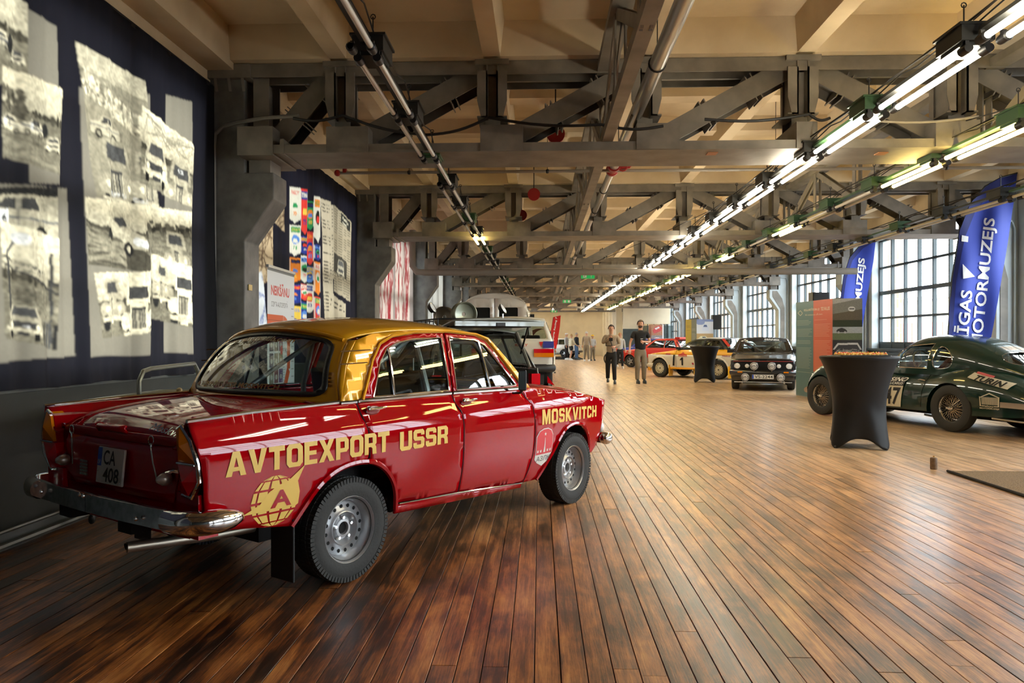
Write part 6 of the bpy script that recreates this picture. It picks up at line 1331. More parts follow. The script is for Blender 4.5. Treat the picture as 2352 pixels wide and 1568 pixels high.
# ---- grey estate with raised tailgate
m_gy = mat('grey metallic car paint', (.24,.25,.22), .3, metal=.4, coat=.8)
th = -.36; E = Body('estate_car', -.60, 11.08, HD(th), 'grey estate car with open tailgate and roof rack behind the red saloon', wz=WZ(.80), taper=TP(-.72, 3.1, .98))
boxcar(E, dict(paint=m_gy, x=(-.72,2.85), wb=2.3, belt=[(-.72,.92),(1.9,.92),(2.85,.80)], gh=[(-.66,.92),(-.30,1.42),(1.2,1.42),(1.9,.92)], wins=[[(-.42,.96),(-.20,1.34),(.35,1.34),(.35,.96)], [(.42,.96),(.42,1.34),(1.15,1.34),(1.65,.96)]], openback=True))
er = E.root
MB().box(-.68,-.60,-.72,.72,.30,.55).ob('rear_sill', m_gy, er); MB().box(-.60,-.1,-.66,.66,.56,.60).ob('load_floor', mat('boot carpet', (.03,.03,.03), .9), er)
for sg in (1, -1): MB().box(-.74,-.62,min(sg*.66,sg*.79),max(sg*.66,sg*.79),.60,.84).ob('tail_lamp', m_redlens, er); MB().tube([(-.30,sg*.60,1.42),(-.68,sg*.66,.92)], .028, 8).ob('rear_pillar', m_gy, er, smooth=True)
tg = E.grid('tailgate', lambda u, v: (-.28-.98*u, (.60+.04*u)*v, 1.45+.10*u+.03*(1-v*v)), 5, 8, m_gy, .03, v0=-1, v1=1)
MB().box(-1.28,-1.24,-.62,.62,1.50,1.56).ob('tailgate_edge', m_gy, tg); MB().box(-1.10,-.42,-.50,.50,1.438,1.45, Matrix.Translation((0,0,.05))).ob('inner_trim', mat('dark felt', (.03,.027,.022), .9), tg); MB().box(-1.30,-1.28,-.06,.06,1.50,1.545).ob('latch', m_black, tg)
for sg in (1, -1): MB().tube([(-.80,sg*.58,1.50),(-.42,sg*.62,1.12)], .014, 8).ob('gas_strut', m_black, tg, smooth=True)
rk = empty('roof_rack', (0,0,0)); rk.parent = er
MB().tube([(-.15,-.55,1.62),(1.3,-.55,1.62),(1.38,-.45,1.62),(1.38,.45,1.62),(1.3,.55,1.62),(-.15,.55,1.62),(-.22,.45,1.62),(-.22,-.45,1.62)], .012, 6, closed=True).tube([(-.15,-.55,1.50),(1.3,-.55,1.50),(1.38,0,1.50),(1.3,.55,1.50),(-.15,.55,1.50),(-.22,0,1.50)], .012, 6, closed=True).ob('rail', m_black, rk, smooth=True)
pm = MB().tube([(0,0,0),(0,0,.14)], .010, 6).mesh('post', m_black)
for i in range(7):
    for y in (-.55,.55): link('post', pm, rk, (-.15+.24*i, y, 1.49))
for i in range(5): link('slat', cached('rs', lambda: MB().box(-.02,.02,-.55,.55,-.006,.006).mesh('slat', m_black)), rk, (-.1+.32*i, 0, 1.50))
for y, lb in ((.50,'round black-backed spotlight on the left of the roof rack'), (-.50,'round black-backed spotlight on the right of the roof rack')):
    t = empty('spot_lamp', tuple(er.matrix_basis @ Vector((.15, y*1.1, 1.62))), HD(th)+.9); tag(t, lb, 'lamp'); o, M = round_lamp(t, 0, 0, .17, .085, face=-1, body=m_black, tilt=.5); MB().tube([(0,0,0),(0,0,.10)], .01, 6).ob('stalk', m_chrome, t)
for (x, y, z, r, tl, lb) in ((.05,.10,1.70,.17,.35,'loose pale wheel rim standing on the roof rack beside the van'), (.30,.33,1.66,.15,-.2,'smaller bronze wheel rim leaning on the roof rack')):
    t = empty('wheel_rim', tuple(er.matrix_basis @ Vector((x, y, z))), HD(th)+tl); tag(t, lb, 'wheel')
    M = Matrix.Rotation(pi/2, 4, 'Y') @ Matrix.Rotation(.3, 4, 'X'); mm_ = mat('pale green steel', (.34,.36,.28), .35, metal=.5) if r > .16 else mat('bronze steel', (.26,.22,.16), .35, metal=.6)
    MB().lathe([(r,-.09),(r*1.05,-.085),(r*.93,-.07),(r*.88,-.02),(r*.84,.02),(r*.92,.07),(r*1.05,.085),(r,.09)], 32, M).ob('barrel', mm_, t, smooth=True); MB().lathe([(r*.86,-.02),(r*.5,.0),(.03,.01),(.03,.03)], 28, M).ob('disc', mm_, t, smooth=True)
# ---- white, blue and red rally estate on a trailer
tr = empty('trailer', (*cw(0, 17.5), 0), YAW*0); tag(tr, 'grey flat car trailer carrying the white rally estate', 'trailer')
MB().box(-.84,.84,-2.4,2.6,.28,.34).box(-.87,-.82,-2.4,2.6,.28,.42).box(.82,.87,-2.4,2.6,.28,.42).add([(-.84,-2.4,.34),(.84,-2.4,.34),(.84,-3.2,.02),(-.84,-3.2,.02),(-.84,-2.4,.28),(.84,-2.4,.28),(.84,-3.2,0),(-.84,-3.2,0)],[(0,3,2,1),(4,5,6,7),(0,4,7,3),(1,2,6,5),(3,7,6,2)]).ob('deck', mat('trailer aluminium', (.42,.44,.43), .4, metal=.5), tr)
for x in (-.70,.70):
    for y in (-.4,.4): o = MB().lathe([(.17,-.09),(.27,-.08),(.28,0),(.27,.08),(.17,.09)], 28, Matrix.Rotation(pi/2,4,'Y')).ob('wheel', m_rubber, tr, smooth=True, loc=(x, y, .28)); MB().lathe([(.001,.0),(.17,.02)], 20, Matrix.Rotation(pi/2*(1 if x > 0 else -1),4,'Y')).ob('rim', m_silverp, o)
MB().add([(.80,-2.45,.46),(.95,-2.45,.40),(.80,-2.45,.60)], [(0,1,2)]).ob('red_reflector', m_redlens, tr)
V = Body('rally_estate', .05, 15.75, HD(.04), 'white rally estate with blue and red stripes and big red tail lamps, on the trailer', wz=WZ(.84), taper=TP(-.95, 3.3, .97)); V.root.location.z = .34
boxcar(V, dict(paint=m_wh, x=(-.95,3.3), wb=2.65, belt=[(-.95,.95),(1.9,.95),(3.3,.82)], gh=[(-.90,.95),(-.52,1.40),(1.3,1.40),(2.0,.95)], wins=[[(-.68,1.0),(-.45,1.33),(.35,1.33),(.35,1.0)], [(.42,1.0),(.42,1.33),(1.25,1.33),(1.75,1.0)]], bz=.42))
vr = V.root
for sg in (1, -1): MB().box(-1.0,-.93,min(sg*.42,sg*.81),max(sg*.42,sg*.81),.72,.80).ob('tail_lamp', m_redlens, vr); MB().box(-1.0,-.93,min(sg*.42,sg*.81),max(sg*.42,sg*.81),.64,.72).ob('indicator', m_amber, vr); MB().box(-.995,-.96,min(sg*.60,sg*.81),max(sg*.60,sg*.81),.82,.95).ob('blue_patch', mat('rally blue', (.04,.05,.30), .4), vr)
MB().add([(-1.0,-.60,.94),(-1.0,-.52,.94),(-1.0,-.56,.83)], [(0,1,2)]).ob('red_arrow', MATS['signal red paint'], vr); textmb(MB(), 'RALLY', lambda u, v: (-1.0, -.05-.25*u, .85+.05*v), .02).ob('lettering', MATS['signal red paint'], vr)
MB().box(-.98,-.96,-.62,-.36,.10,.34).ob('mud_flap', m_rubber, vr); MB().tube([(-1.1,-.15,.28),(-.6,-.15,.3)], .035, 8).ob('exhaust_pipe', m_chrome, vr)
# ---- cream van
N = Body('van', -.43, 20.9, HD(.04), 'cream white van with two dark rear windows, behind the roof rack', wz=[(.3,.94),(.8,.98),(1.5,.96),(2.1,.90),(2.35,.80)], taper=[(-.9,.97),(0,1),(3,1),(3.4,.9)]); nr = N.root
N.side('body_side', [(-.85,.45),(3.4,.45),(3.4,1.2),(3.1,2.2),(-.85,2.25)], m_wh, [[(0,1.5),(1.2,1.5),(1.2,2.0),(0,2.0)]], step=.2); N.side('side_glass', [(0,1.5),(1.2,1.5),(1.2,2.0),(0,2.0)], m_darkglass, off=-.01, t=0, step=.3)
N.grid('roof', lambda u, v: (-.88+4.0*u, N.Y(0, 2.24)*v, 2.24+.32*(1-abs(v)**2.6)**.7*(1-.05*u)), 4, 24, m_wh, v0=-1, v1=1)
def vb(y, z): return (-.86-.03*(1-y*y), y, z)
panel('rear_door', [(-.88,.5),(-.01,.5),(-.01,2.42),(-.45,2.44),(-.80,2.33),(-.86,2.2)], vb, m_wh, nr, [rrect(-.62,-.12,1.62,2.18,.04)], step=.2, flip=True, t=.02); panel('rear_door', [(.01,.5),(.88,.5),(.86,2.2),(.80,2.33),(.45,2.44),(.01,2.42)], vb, m_wh, nr, [rrect(.12,.62,1.62,2.18,.04)], step=.2, flip=True, t=.02)
panel('rear_header', [(-.83,2.30),(.83,2.30),(.70,2.42),(.4,2.52),(0,2.55),(-.4,2.52),(-.70,2.42)], lambda y, z: (-.84, y, z), m_wh, nr, step=.2, flip=True)
for y0 in (-.62,.12): panel('rear_glass', rrect(y0,y0+.5,1.62,2.18,.04), lambda y, z: (-.85, y, z), mat('dark van glass', (.015,.016,.015), .1), nr, step=.3, flip=True)
MB().box(-.9,-.8,-1.06,-.94,1.85,2.0).ob('side_marker', m_black, nr); panel('front_panel', [(-.9,.5),(.9,.5),(.85,2.2),(-.85,2.2)], lambda y, z: (3.4-.12*max(0,z-1.2)*2, y, z), m_wh, nr, step=.3); MB().box(-.8,3.3,-.8,.8,.40,.6).ob('chassis', m_under, nr)
for x in (0,2.4):
    for s_ in (1,-1): wheel(nr, x, s_*.82, .36, .36, .21, .2, 'alloy5', lugs=False)
# ---- far cars
def simple(name, X, D, th, lab, paint, **k):
    b = Body(name, X, D, HD(th), lab, wz=WZ(.82), taper=TP(-.78, 3.0)); boxcar(b, dict(dict(paint=paint, x=(-.78,3.0), wb=2.4, belt=[(-.78,.92),(1.7,.92),(3.0,.76)], gh=[(-.45,.92),(-.05,1.33),(1.0,1.33),(1.65,.92)], wins=[[(-.2,.95),(0,1.28),(.42,1.28),(.42,.95)], [(.48,.95),(.48,1.28),(.98,1.28),(1.4,.95)]]), **k)); return b
rc_ = simple('red_rally_car', 7.9, 34.9, -.78, 'red rally car with roof fin parked behind the white and yellow coupe', mat('signal red paint')); MB().box(-.2,.05,-.5,.5,1.36,1.44).ob('roof_fin', mat('signal red paint'), rc_.root); rc_.letters('lettering', 'RALLY', .95, .55, .55, .68, m_white, .02, .01, 1)
bc_ = simple('blue_car', 8.2, 40.5, -.78, 'small blue and white car half hidden behind the man in the black shirt', mat('car blue paint', (.03,.05,.38), .3, coat=.9)); bc_.letters('lettering', '5', 1.3, 1.1, .45, .75, m_white, .03, .01, 1)
wc_ = simple('white_car', 9.0, 29.6, -.78, 'white car with black rear wing between the yellow coupe and the black hatchback', m_wh); MB().box(-.85,-.62,-.7,.7,1.02,1.06).box(-.8,-.75,-.5,-.45,.9,1.03).box(-.8,-.75,.45,.5,.9,1.03).ob('rear_wing', m_black, wc_.root)
dc_ = simple('display_car', 3.9, 52.5, -1.2, 'far white car with its dark red bonnet raised on the black stage', m_wh, hood=mat('dark red lining', (.30,.01,.02), .5)); MB().lathe([(1.05,-.65),(1.05,.65)], 20, Matrix.Translation((1.9,0,1.0)) @ Matrix.Rotation(pi/2,4,'X'), arc=pi).ob('raised_bonnet', mat('dark red lining'), dc_.root, smooth=True)
dc_.root.location.z = .05
st_ = MB().box(-2.2,1.2,-.6,6,0,.05).ob('stage_mat', mat('black stage carpet', (.012,.012,.012), .9), loc=(*cw(3.6, 51), 0), label='black carpet under the far display car', cat='carpet')
bk = empty('motorcycle', (*cw(6.0, 39.0), 0), HD(-.78)); tag(bk, 'small red motorcycle between the two men and the blue car', 'motorcycle')
for x in (0,1.25): o = MB().tube([(x+.27*cos(a),0,.31+.27*sin(a)) for a in [2*pi*k/24 for k in range(24)]], .045, 8, closed=True).ob('wheel', m_rubber, bk, smooth=True); MB().lathe([(.02,-.03),(.23,-.01),(.23,.01),(.02,.03)], 20, Matrix.Translation((x,0,.31)) @ Matrix.Rotation(pi/2,4,'X')).ob('rim', m_wheelw, o)
MB().tube([(0,0,.31),(.35,0,.62),(.8,0,.72),(.95,0,.85),(1.25,0,.31)], .03, 8).ob('frame', m_black, bk, smooth=True); MB().ball((.68,0,.78), .17, 12, sc=(1.3,.6,.6)).ob('fuel_tank', mat('signal red paint'), bk, smooth=True); MB().ball((.25,0,.76), .15, 10, sc=(1.8,.6,.35)).ob('seat', m_seat, bk, smooth=True); MB().box(.4,.8,-.12,.12,.28,.58).ob('engine', m_silverp, bk); MB().tube([(.95,-.32,.98),(.98,-.1,1.0),(.98,.1,1.0),(.95,.32,.98)], .014, 6).ob('handlebar', m_black, bk, smooth=True)
# ================================================================= FURNITURE AND DISPLAYS
m_spx = mat('black stretch fabric', (.010,.010,.011), .5, spec=.3)
def bar_table(X, D, rot, lab):
    t = empty('cocktail_table', (*cw(X, D), 0), rot); tag(t, lab, 'table', 'stand-up tables under black stretch covers')
    H_ = 1.115
    def f(u, v):
        a = 2*pi*u; h = v; c4 = cos(2*a)**2
        top = sinterp([(0,0),(.25,.10),(.5,.35),(.75,.72),(.93,.98),(1,1)], h); r = .298+(.45-.298)*max(0, (h-.36)/.64)**1.9
        sq = (1-h)**1.5; foot = max(0, (.45-h)/.45)**1.3; r += foot*(.095*c4)
        zb_ = .125*(1-c4**2); z = zb_+(H_-.02-zb_)*h; return (r*cos(a), r*sin(a), z)
    cv = MB().grid(f, 96, 30).ob('stretch_cover', m_spx, t, smooth=True, ang=None, weld=True); solid(cv, .004)
    MB().lathe([(.001,H_+.004),(.44,H_+.004),(.456,H_-.004),(.459,H_-.022),(.447,H_-.045)], 64).ob('tabletop', m_spx, t, smooth=True)
    for k in range(4): a = pi/2*k; MB().tube([(.41*cos(a), .41*sin(a), .012), (.10*cos(a), .10*sin(a), .16)], .014, 6).ob('leg', m_black, t, smooth=True)
    return t
bar_table(4.30, 9.30, .45, 'near cocktail table in black stretch cover with a platter of canapes on top')
bar_table(6.02, 23.45, .55, 'smaller looking bare black cocktail table in front of the white and yellow rally coupe')
pc = Vector((*cw(4.28, 9.22), 1.121)); pt = empty('platter', tuple(pc), YAW+.06); tag(pt, 'flat black serving platter on the nearer cocktail table', 'platter')
o = MB().box(-.30,.30,-.15,.15,.0,.012).ob('slate', m_black, pt); bev(o, .004); MB().box(-.34,.335,-.10,.17,.003,.006).ob('napkin', m_platew, pt)
fm = [mat('toast', (.62,.36,.10), .6, noise=.3, nscale=60), mat('tomato', (.62,.07,.015), .3), mat('cheese', (.80,.52,.12), .45), mat('herb', (.12,.28,.03), .5)]
def canape(k):
    m = MB(); m.m(0).lathe([(.001,0),(.021,0),(.023,.006),(.021,.014),(.001,.015)], 10); m.m(2 if k != 1 else 1).ball((0,0,.019), .014, 8, sc=(1.1,1.1,.6)); m.m(1 if k != 1 else 2).ball((.006,.003,.028), .009, 6); m.m(3).box(-.010,.004,-.004,.004,.028,.034); return m.mesh('canape', fm, smooth=True)
cm = [canape(k) for k in range(3)]
for i in range(11):
    for j in range(4):
        p_ = Matrix.Rotation(YAW+.06, 4, 'Z') @ Vector((-.262+.052*i+rnd.uniform(-.005,.005), -.105+.068*j+rnd.uniform(-.006,.006), .013))
        o = link('canape', cm[(i+j*2) % 3], None, tuple(pc+p_), (0,0,rnd.random()*6)); tag(o, 'one of the small orange and green canapes on the black platter', 'canape', 'canapes on the black platter')
o = MB().lathe([(.001,.118),(.018,.120),(.030,.116),(.034,.108),(.034,.004),(.030,0),(.001,0)], 20).ob('floor_post', mat('brown painted post', (.14,.085,.045), .45, noise=.3, nscale=30), loc=(*pg(2145, 1077), 0), smooth=True, label='short brown round post standing on the floorboards near the mat', cat='post'); MB().lathe([(.001,.12),(.008,.122),(.008,.134),(.001,.136)], 8).ob('brass_tip', mat('brass', (.6,.38,.12), .3, metal=1), o, smooth=True)
q = pg(2172, 1084); o = MB().box(0, 3.2, -4.6, 0, .0, .012).ob('floor_mat', mat('brown coir mat', (.19,.12,.055), .95, noise=.5, nscale=90, bump=.6), loc=(q[0]+.03, q[1], .001), label='brown coir mat with black edging in the right foreground', cat='mat')
MB().tube([(-.01,0,.012),(-.01,-4.6,.012)], .013, 8).ob('mat_edging', m_black, o, smooth=True)
t = empty('tube_trolley', (-3.02, 5.95, 0)); tag(t, 'grey tube-framed trolley with wooden top behind the red car by the wall', 'trolley')
m_tb = mat('grey green tube', (.30,.32,.28), .35, metal=.3)
MB().box(-.22,.34,-.75,.35,.865,.895).ob('top_board', mat('worn khaki board', (.25,.23,.15), .6, noise=.3), t)
MB().tube([(.12,-.62,.90),(.12,-.62,1.02),(.12,-.56,1.09),(.12,-.45,1.105),(.12,.25,1.12),(.12,.32,1.05),(.12,.33,.90)], .017, 8).ob('handrail', m_tb, t, smooth=True)
for x in (-.18,.30):
    for y in (-.7,.3): MB().tube([(x,y,.06),(x,y,.87)], .017, 8).ob('leg', m_tb, t, smooth=True); MB().ball((x,y,.04), .038, 8, sc=(.5,1,1)).ob('castor', m_black, t, smooth=True)
MB().ball((.25,-.28,.93), .024, 10).ob('knob', mat('wooden knob', (.5,.38,.2), .5), loc=(0,0,0)); bpy.data.objects['knob'].parent = t
# roll-up banner
def frame_pts(o, a, b, h0, h1): return lambda U, V: (a[0]+(b[0]-a[0])*U, a[1]+(b[1]-a[1])*U, h1-(h1-h0)*V)
m_print = printmat('matte print', 0, .5); m_printg = printmat('glossy print', 0, .3)
c = Canvas(170, 330, (.62,.64,.64)); c.rect(0,0,170,6,(.12,.13,.13)); c.text('NEIKŠĀNU', 22, 26, 112, 24, (.50,.03,.02), .035); c.text('DZIMTA AUTOSPORTĀ', 24, 58, 100, 13, (.05,.05,.05)); OR = (.55,.09,.02)
for w_, q in ((20, OR), (1.5, (.2,.02,.01)),):
    c.line(0, 96, 96, 96, w_, q)
    for k in range(12): a0, a1 = -pi/2+pi/2*k/12, -pi/2+pi/2*(k+1.2)/12; c.line(96+34*cos(a0), 130+34*sin(a0), 96+34*cos(a1), 130+34*sin(a1), w_, q)
    c.line(130, 128, 130, 190, w_, q); c.line(130, 190, 100, 230, w_, q); c.line(100, 230, 60, 240, w_, q)
r = random.Random(4)
for i in range(3):
    for j in range(4): c.rect(12+28*i, 128+30*j, 36+28*i, 154+30*j, (r.uniform(.02,.2),r.uniform(.03,.2),r.uniform(.02,.15))); c.ell(24+28*i, 142+30*j, 7, 5, (.4,.4,.35))
c.ell(84, 152, 8, 9, (.45,.04,.03)); c.text('PETERIS', 92, 148, 28, 9, (.1,.1,.1))
for i in range(16): c.rect(148, 70+i*15, 164, 72+i*15, (.3,.3,.3)); c.rect(78, 185+i*5, 118-r.random()*14, 186.5+i*5, (.3,.3,.3))
c.rect(0,300,170,330,(.5,.5,.5))
rb = empty('rollup_banner', (-3.0+.0, 8.95, 0)); tag(rb, 'white roll-up banner with red NEIKŠĀNU heading and orange track, behind the nearest left column', 'banner')
bp_ = [px(614, 8.4), px(676, 9.45)]; bl0 = (bp_[0][0]+3.0, bp_[0][1]-8.95); bl1 = (bp_[1][0]+3.0, bp_[1][1]-8.95)
printed('banner_sheet', c, frame_pts(0, bl0, bl1, .10, 2.14), m_print, rb); MB().bar((*bl0, 2.15), (*bl1, 2.15), .03, .03, (0,0,1)).ob('top_rail', m_silverp, rb); MB().bar((*bl0, .06), (*bl1, .06), .12, .10, (0,0,1)).ob('base', m_silverp, rb); mid_ = ((bl0[0]+bl1[0])/2-.03, (bl0[1]+bl1[1])/2); MB().tube([(*mid_, .08), (*mid_, 2.14)], .008, 6).ob('support_pole', m_silverp, rb)
# exhibition stands
def stand(name, lab, P, h, left, front):
    W_ = [cw(*p) for p in P]; o = MB().prism(W_[::1], 0, h).ob(name, mat('stand grey', (.28,.29,.28), .5), label=lab, cat='display stand'); o_ = .004
    def off(a, b): dx, dy = b[0]-a[0], b[1]-a[1]; L = math.hypot(dx, dy); return (-dy/L*o_, dx/L*o_)
    for nm, (a, b), cv in (('left_print', (W_[0], W_[1]), left), ('front_print', (W_[1], W_[2]), front)):
        n_ = off(a, b); s_ = -1 if (n_[0]*(W_[3][0]-W_[0][0])+n_[1]*(W_[3][1]-W_[0][1]) > 0 and nm == 'left_print') or (n_[1] > 0 and nm == 'front_print') else 1
        a2 = (a[0]+n_[0]*s_, a[1]+n_[1]*s_); b2 = (b[0]+n_[0]*s_, b[1]+n_[1]*s_); printed(nm, cv, frame_pts(0, a2, b2, .02, h), m_printg, o)
    return o
def textblock(c, x0, x1, y0, y1, col, seed, st=5):
    r = random.Random(seed); y = y0
    while y < y1:
        if r.random() < .12: y += st*2
        c.rect(x0, y, x1-r.random()*(x1-x0)*.25, y+st*.35, col, .8); y += st
L_ = Canvas(260, 330, (.07,.15,.16)); L_.rect(130,0,260,330,(.48,.085,.035)); pc_ = (.55,.48,.36); L_.text('REGULARITĀTES RALLIJI', 62, 24, 110, 12, pc_, .02); L_.text('TSD RALLIES', 182, 24, 60, 12, pc_, .02); L_.text('Pirmskara un pēckara', 72, 44, 120, 7, pc_); L_.line(14,38,34,30,2,pc_); L_.line(34,30,50,40,2,pc_); L_.line(14,38,34,48,2,pc_); L_.line(34,48,50,40,2,pc_)
textblock(L_, 8, 122, 66, 250, (.45,.45,.36), 1); textblock(L_, 138, 250, 66, 250, (.62,.38,.26), 2)
F_ = Canvas(110, 330, (.35,.36,.33)); F_.rect(0,0,110,18,(.45,.45,.42)); F_.poly([(0,18),(110,0),(110,44),(0,60)],(.22,.22,.19)); F_.poly([(0,50),(110,34),(110,70),(0,72)],(.12,.10,.07)); F_.rect(0,70,110,92,(.035,.045,.025)); F_.rect(0,92,110,112,(.34,.36,.36)); F_.rect(0,112,110,134,(.12,.15,.08)); F_.ell(70,34,13,8,(.62,.62,.60)); F_.rect(62,32,80,36,(.1,.1,.1)); F_.poly([(14,104),(20,98),(34,94),(46,98),(54,104),(52,109),(16,109)],(.03,.03,.03)); F_.ell(22,109,4,4,(.4,.4,.4)); F_.ell(46,109,4,4,(.4,.4,.4))
F_.rect(0,134,110,330,(.03,.03,.032)); F_.poly([(0,165),(18,144),(92,142),(108,165)],(.5,.5,.48)); F_.poly([(6,166),(22,150),(90,148),(102,166),(100,200),(6,200)],(.04,.04,.045)); F_.grain(.25, 2, 8)
for i in range(30): F_.line(10+r.random()*90, 160+r.random()*40, 10+r.random()*90, 160+r.random()*40, 1.4, (.35,.35,.33), .7)
stand('exhibition_stand', 'tall exhibition stand with teal, orange-red and road photo faces, beside the black hatchback', [(6.74,17.8),(6.86,16.06),(7.42,15.9),(7.32,17.7)], 2.2, L_, F_)
L2 = Canvas(80, 160, (.42,.33,.06)); L2.rect(42,0,80,160,(.18,.20,.18)); textblock(L2, 6, 38, 20, 30, (.2,.15,.05), 3, 3); textblock(L2, 46, 76, 30, 90, (.4,.4,.36), 3, 3)
F2 = Canvas(90, 160, (.60,.62,.66)); F2.rect(0,0,90,8,(.15,.2,.4)); F2.ell(20,10,24,8,(.2,.25,.45)); F2.poly([(30,26),(38,16),(56,16),(66,28),(66,38),(30,38)],(.55,.6,.7)); F2.poly([(36,24),(40,18),(54,18),(58,25)],(.05,.08,.2)); F2.rect(0,46,90,160,(.42,.26,.08)); F2.poly([(6,62),(22,54),(50,54),(70,66),(84,72),(80,82),(50,84),(20,72)],(.65,.6,.35)); F2.poly([(30,56),(48,56),(60,66),(40,66)],(.05,.05,.06)); F2.ell(24,74,5,5,(.03,.03,.03)); F2.ell(62,82,5,5,(.03,.03,.03)); F2.rect(0,44,90,46,(.6,.6,.6))
Ds = 33.; q = lambda x, D=Ds: ((x-1176)/F*D, D)
stand('exhibition_stand', 'distant exhibition stand with yellow and grey faces and two car photographs', [q(1575,33.5), q(1600,33), q(1638,33), q(1628,33.6)], CH+(780-733)/F*33, L2, F2)
F3 = Canvas(60, 160, (.38,.20,.12)); F3.poly([(6,26),(20,10),(44,4),(56,14),(50,28),(14,38)],(.5,.08,.08)); F3.poly([(18,16),(40,8),(44,14),(24,22)],(.7,.7,.7)); F3.rect(0,46,60,78,(.25,.24,.24)); F3.ell(30,62,18,9,(.55,.5,.5)); F3.grain(.5,2,9)
stand('exhibition_stand', 'far narrow stand with red car photograph left of the far windows', [q(1490,44), q(1496,43), q(1522,43), q(1524,44)], CH+(780-745)/F*43, Canvas(20,40,(.3,.1,.06)), F3)
def boxthing(name, lab, cat, x0, x1, y0, y1, D, dp=.3, m=m_black, stand_=True):
    a, b = px(x0, D), px(x1, D); z0, z1 = CH+(HY-y1)/F*D, CH+(HY-y0)/F*D; w_ = math.hypot(b[0]-a[0], b[1]-a[1]); t = empty(name, ((a[0]+b[0])/2, (a[1]+b[1])/2, 0), YAW); tag(t, lab, cat)
    o = MB().box(-w_/2, w_/2, 0, dp, z0, z1).ob('casing', m, t); bev(o, .01)
    MB().box(-w_/2+.02, w_/2-.02, -.012, 0, z0+.02, z1-.02).ob('front_grille', mat('speaker mesh', (.02,.02,.02), .8), t)
    if stand_: MB().tube([(0,dp/2,0),(0,dp/2,z0)], .02, 8).lathe([(.001,.01),(.22,.005),(.22,0)], 20, Matrix.Translation((0,dp/2,0))).ob('stand_pole', m_black, t)
boxthing('loudspeaker', 'black loudspeaker on a pole behind the teal exhibition stand', 'loudspeaker', 1867, 1905, 671, 692, 19.5); boxthing('loudspeaker', 'black screen on a pole beside the distant yellow exhibition stand', 'screen', 1637, 1657, 723, 756, 33.2)
# flags
m_blue = mat('flag blue cloth', (.016,.040,.33), .7, sheen=.2); m_blue2 = mat('flag dark blue sleeve', (.008,.014,.12), .7); m_flw = mat('flag white print', (.75,.76,.78), .7)
def flag(name, lab, D, outline, sleeve, texts, shapes, pole, m=m_blue, ms=m_blue2):
    t = empty(name, (*px(pole[0][0], D), 0), 0); tag(t, lab, 'flag'); o0 = Vector(t.location)
    def f(off): return lambda x, y: tuple(Vector(px(x, D+off+.035*sin(x*.09)+.03*sin(y*.03+x*.05), y))-o0)
    panel('flag_cloth', outline, f(0), m, t, step=9); panel('pole_sleeve', sleeve, f(-.012), ms, t, step=12)
    for s_, (b0, b1, t0, t1), bd in texts:
        def g(u, v): x = (b0[0]*(1-u)+b1[0]*u)*(1-v)+(t0[0]*(1-u)+t1[0]*u)*v; y = (b0[1]*(1-u)+b1[1]*u)*(1-v)+(t0[1]*(1-u)+t1[1]*u)*v; return f(-.02)(x, y)
        textmb(MB(), s_, g, bd, 0, .12, size=(4, .6)).ob('lettering', m_flw, t)
    for P_ in shapes: panel('printed_shape', P_, f(-.02), m_flw, t, step=12)
    g0 = [(0, 0, .02)]+[tuple(Vector(px(x, D+.01, y))-o0) for x, y in pole]; MB().tube(g0, .012, 6).ob('pole', m_black, t, smooth=True); MB().box(-.25,.25,-.25,.25,0,.03).ob('base_plate', m_black, t)
O1 = [(2172,880),(2175,790),(2186,640),(2204,530),(2228,468),(2262,428),(2300,407),(2336,397),(2330,450),(2314,560),(2292,690),(2274,790),(2262,880)]
flag('feather_flag', 'tall blue feather flag lettered RĪGAS MOTORMUZEJS behind the green coupe', 12.9, O1, [(2172,880),(2175,790),(2186,640),(2204,530),(2228,468),(2262,428),(2300,407),(2336,397),(2333,412),(2300,430),(2268,450),(2238,490),(2216,545),(2196,645),(2186,790),(2182,880)],
     [('MOTORMUZEJS', ((2262,799),(2293,503),(2229,795),(2260,499)), .02), ('RĪGAS', ((2223,792),(2234,668),(2188,788),(2200,664)), .02)], [[(2209,540),(2224,543),(2223,556),(2208,554)], [(2211,606),(2239,635),(2212,640)]], [(2174,860),(2176,790),(2186,640),(2204,530),(2228,468),(2262,428),(2300,407),(2336,397)])
O2 = [(1914,880),(1920,780),(1929,700),(1938,635),(1952,590),(1978,560),(2012,545),(2006,600),(1992,680),(1976,780),(1962,880)]
flag('feather_flag', 'smaller looking blue feather flag lettered MUZEJS behind the teal exhibition stand', 18.6, O2, [(1914,880),(1920,780),(1929,700),(1938,635),(1952,590),(1978,560),(2012,545),(2010,554),(1982,570),(1958,598),(1944,640),(1935,700),(1926,780),(1920,880)],
     [('MOTORMUZEJS', ((1972,802),(1991,594),(1952,800),(1972,591)), .03)], [], [(1916,860),(1920,780),(1929,700),(1938,635),(1952,590),(1978,560),(2012,545)])
m_rfl = mat('red flag cloth', (.55,.012,.012), .7); O3 = [(1262,800),(1266,760),(1271,728),(1288,724),(1286,750),(1278,800)]
flag('feather_flag', 'red Sports Racing flag beside the tail of the white rally estate', 30., O3, [(1262,800),(1266,760),(1271,728),(1274,728),(1268,760),(1265,800)], [('Sports Racing 7', ((1272,786),(1281,728),(1267,785),(1276,727)), .03)], [], [(1262,800),(1266,760),(1271,728)], m_rfl, m_rfl)
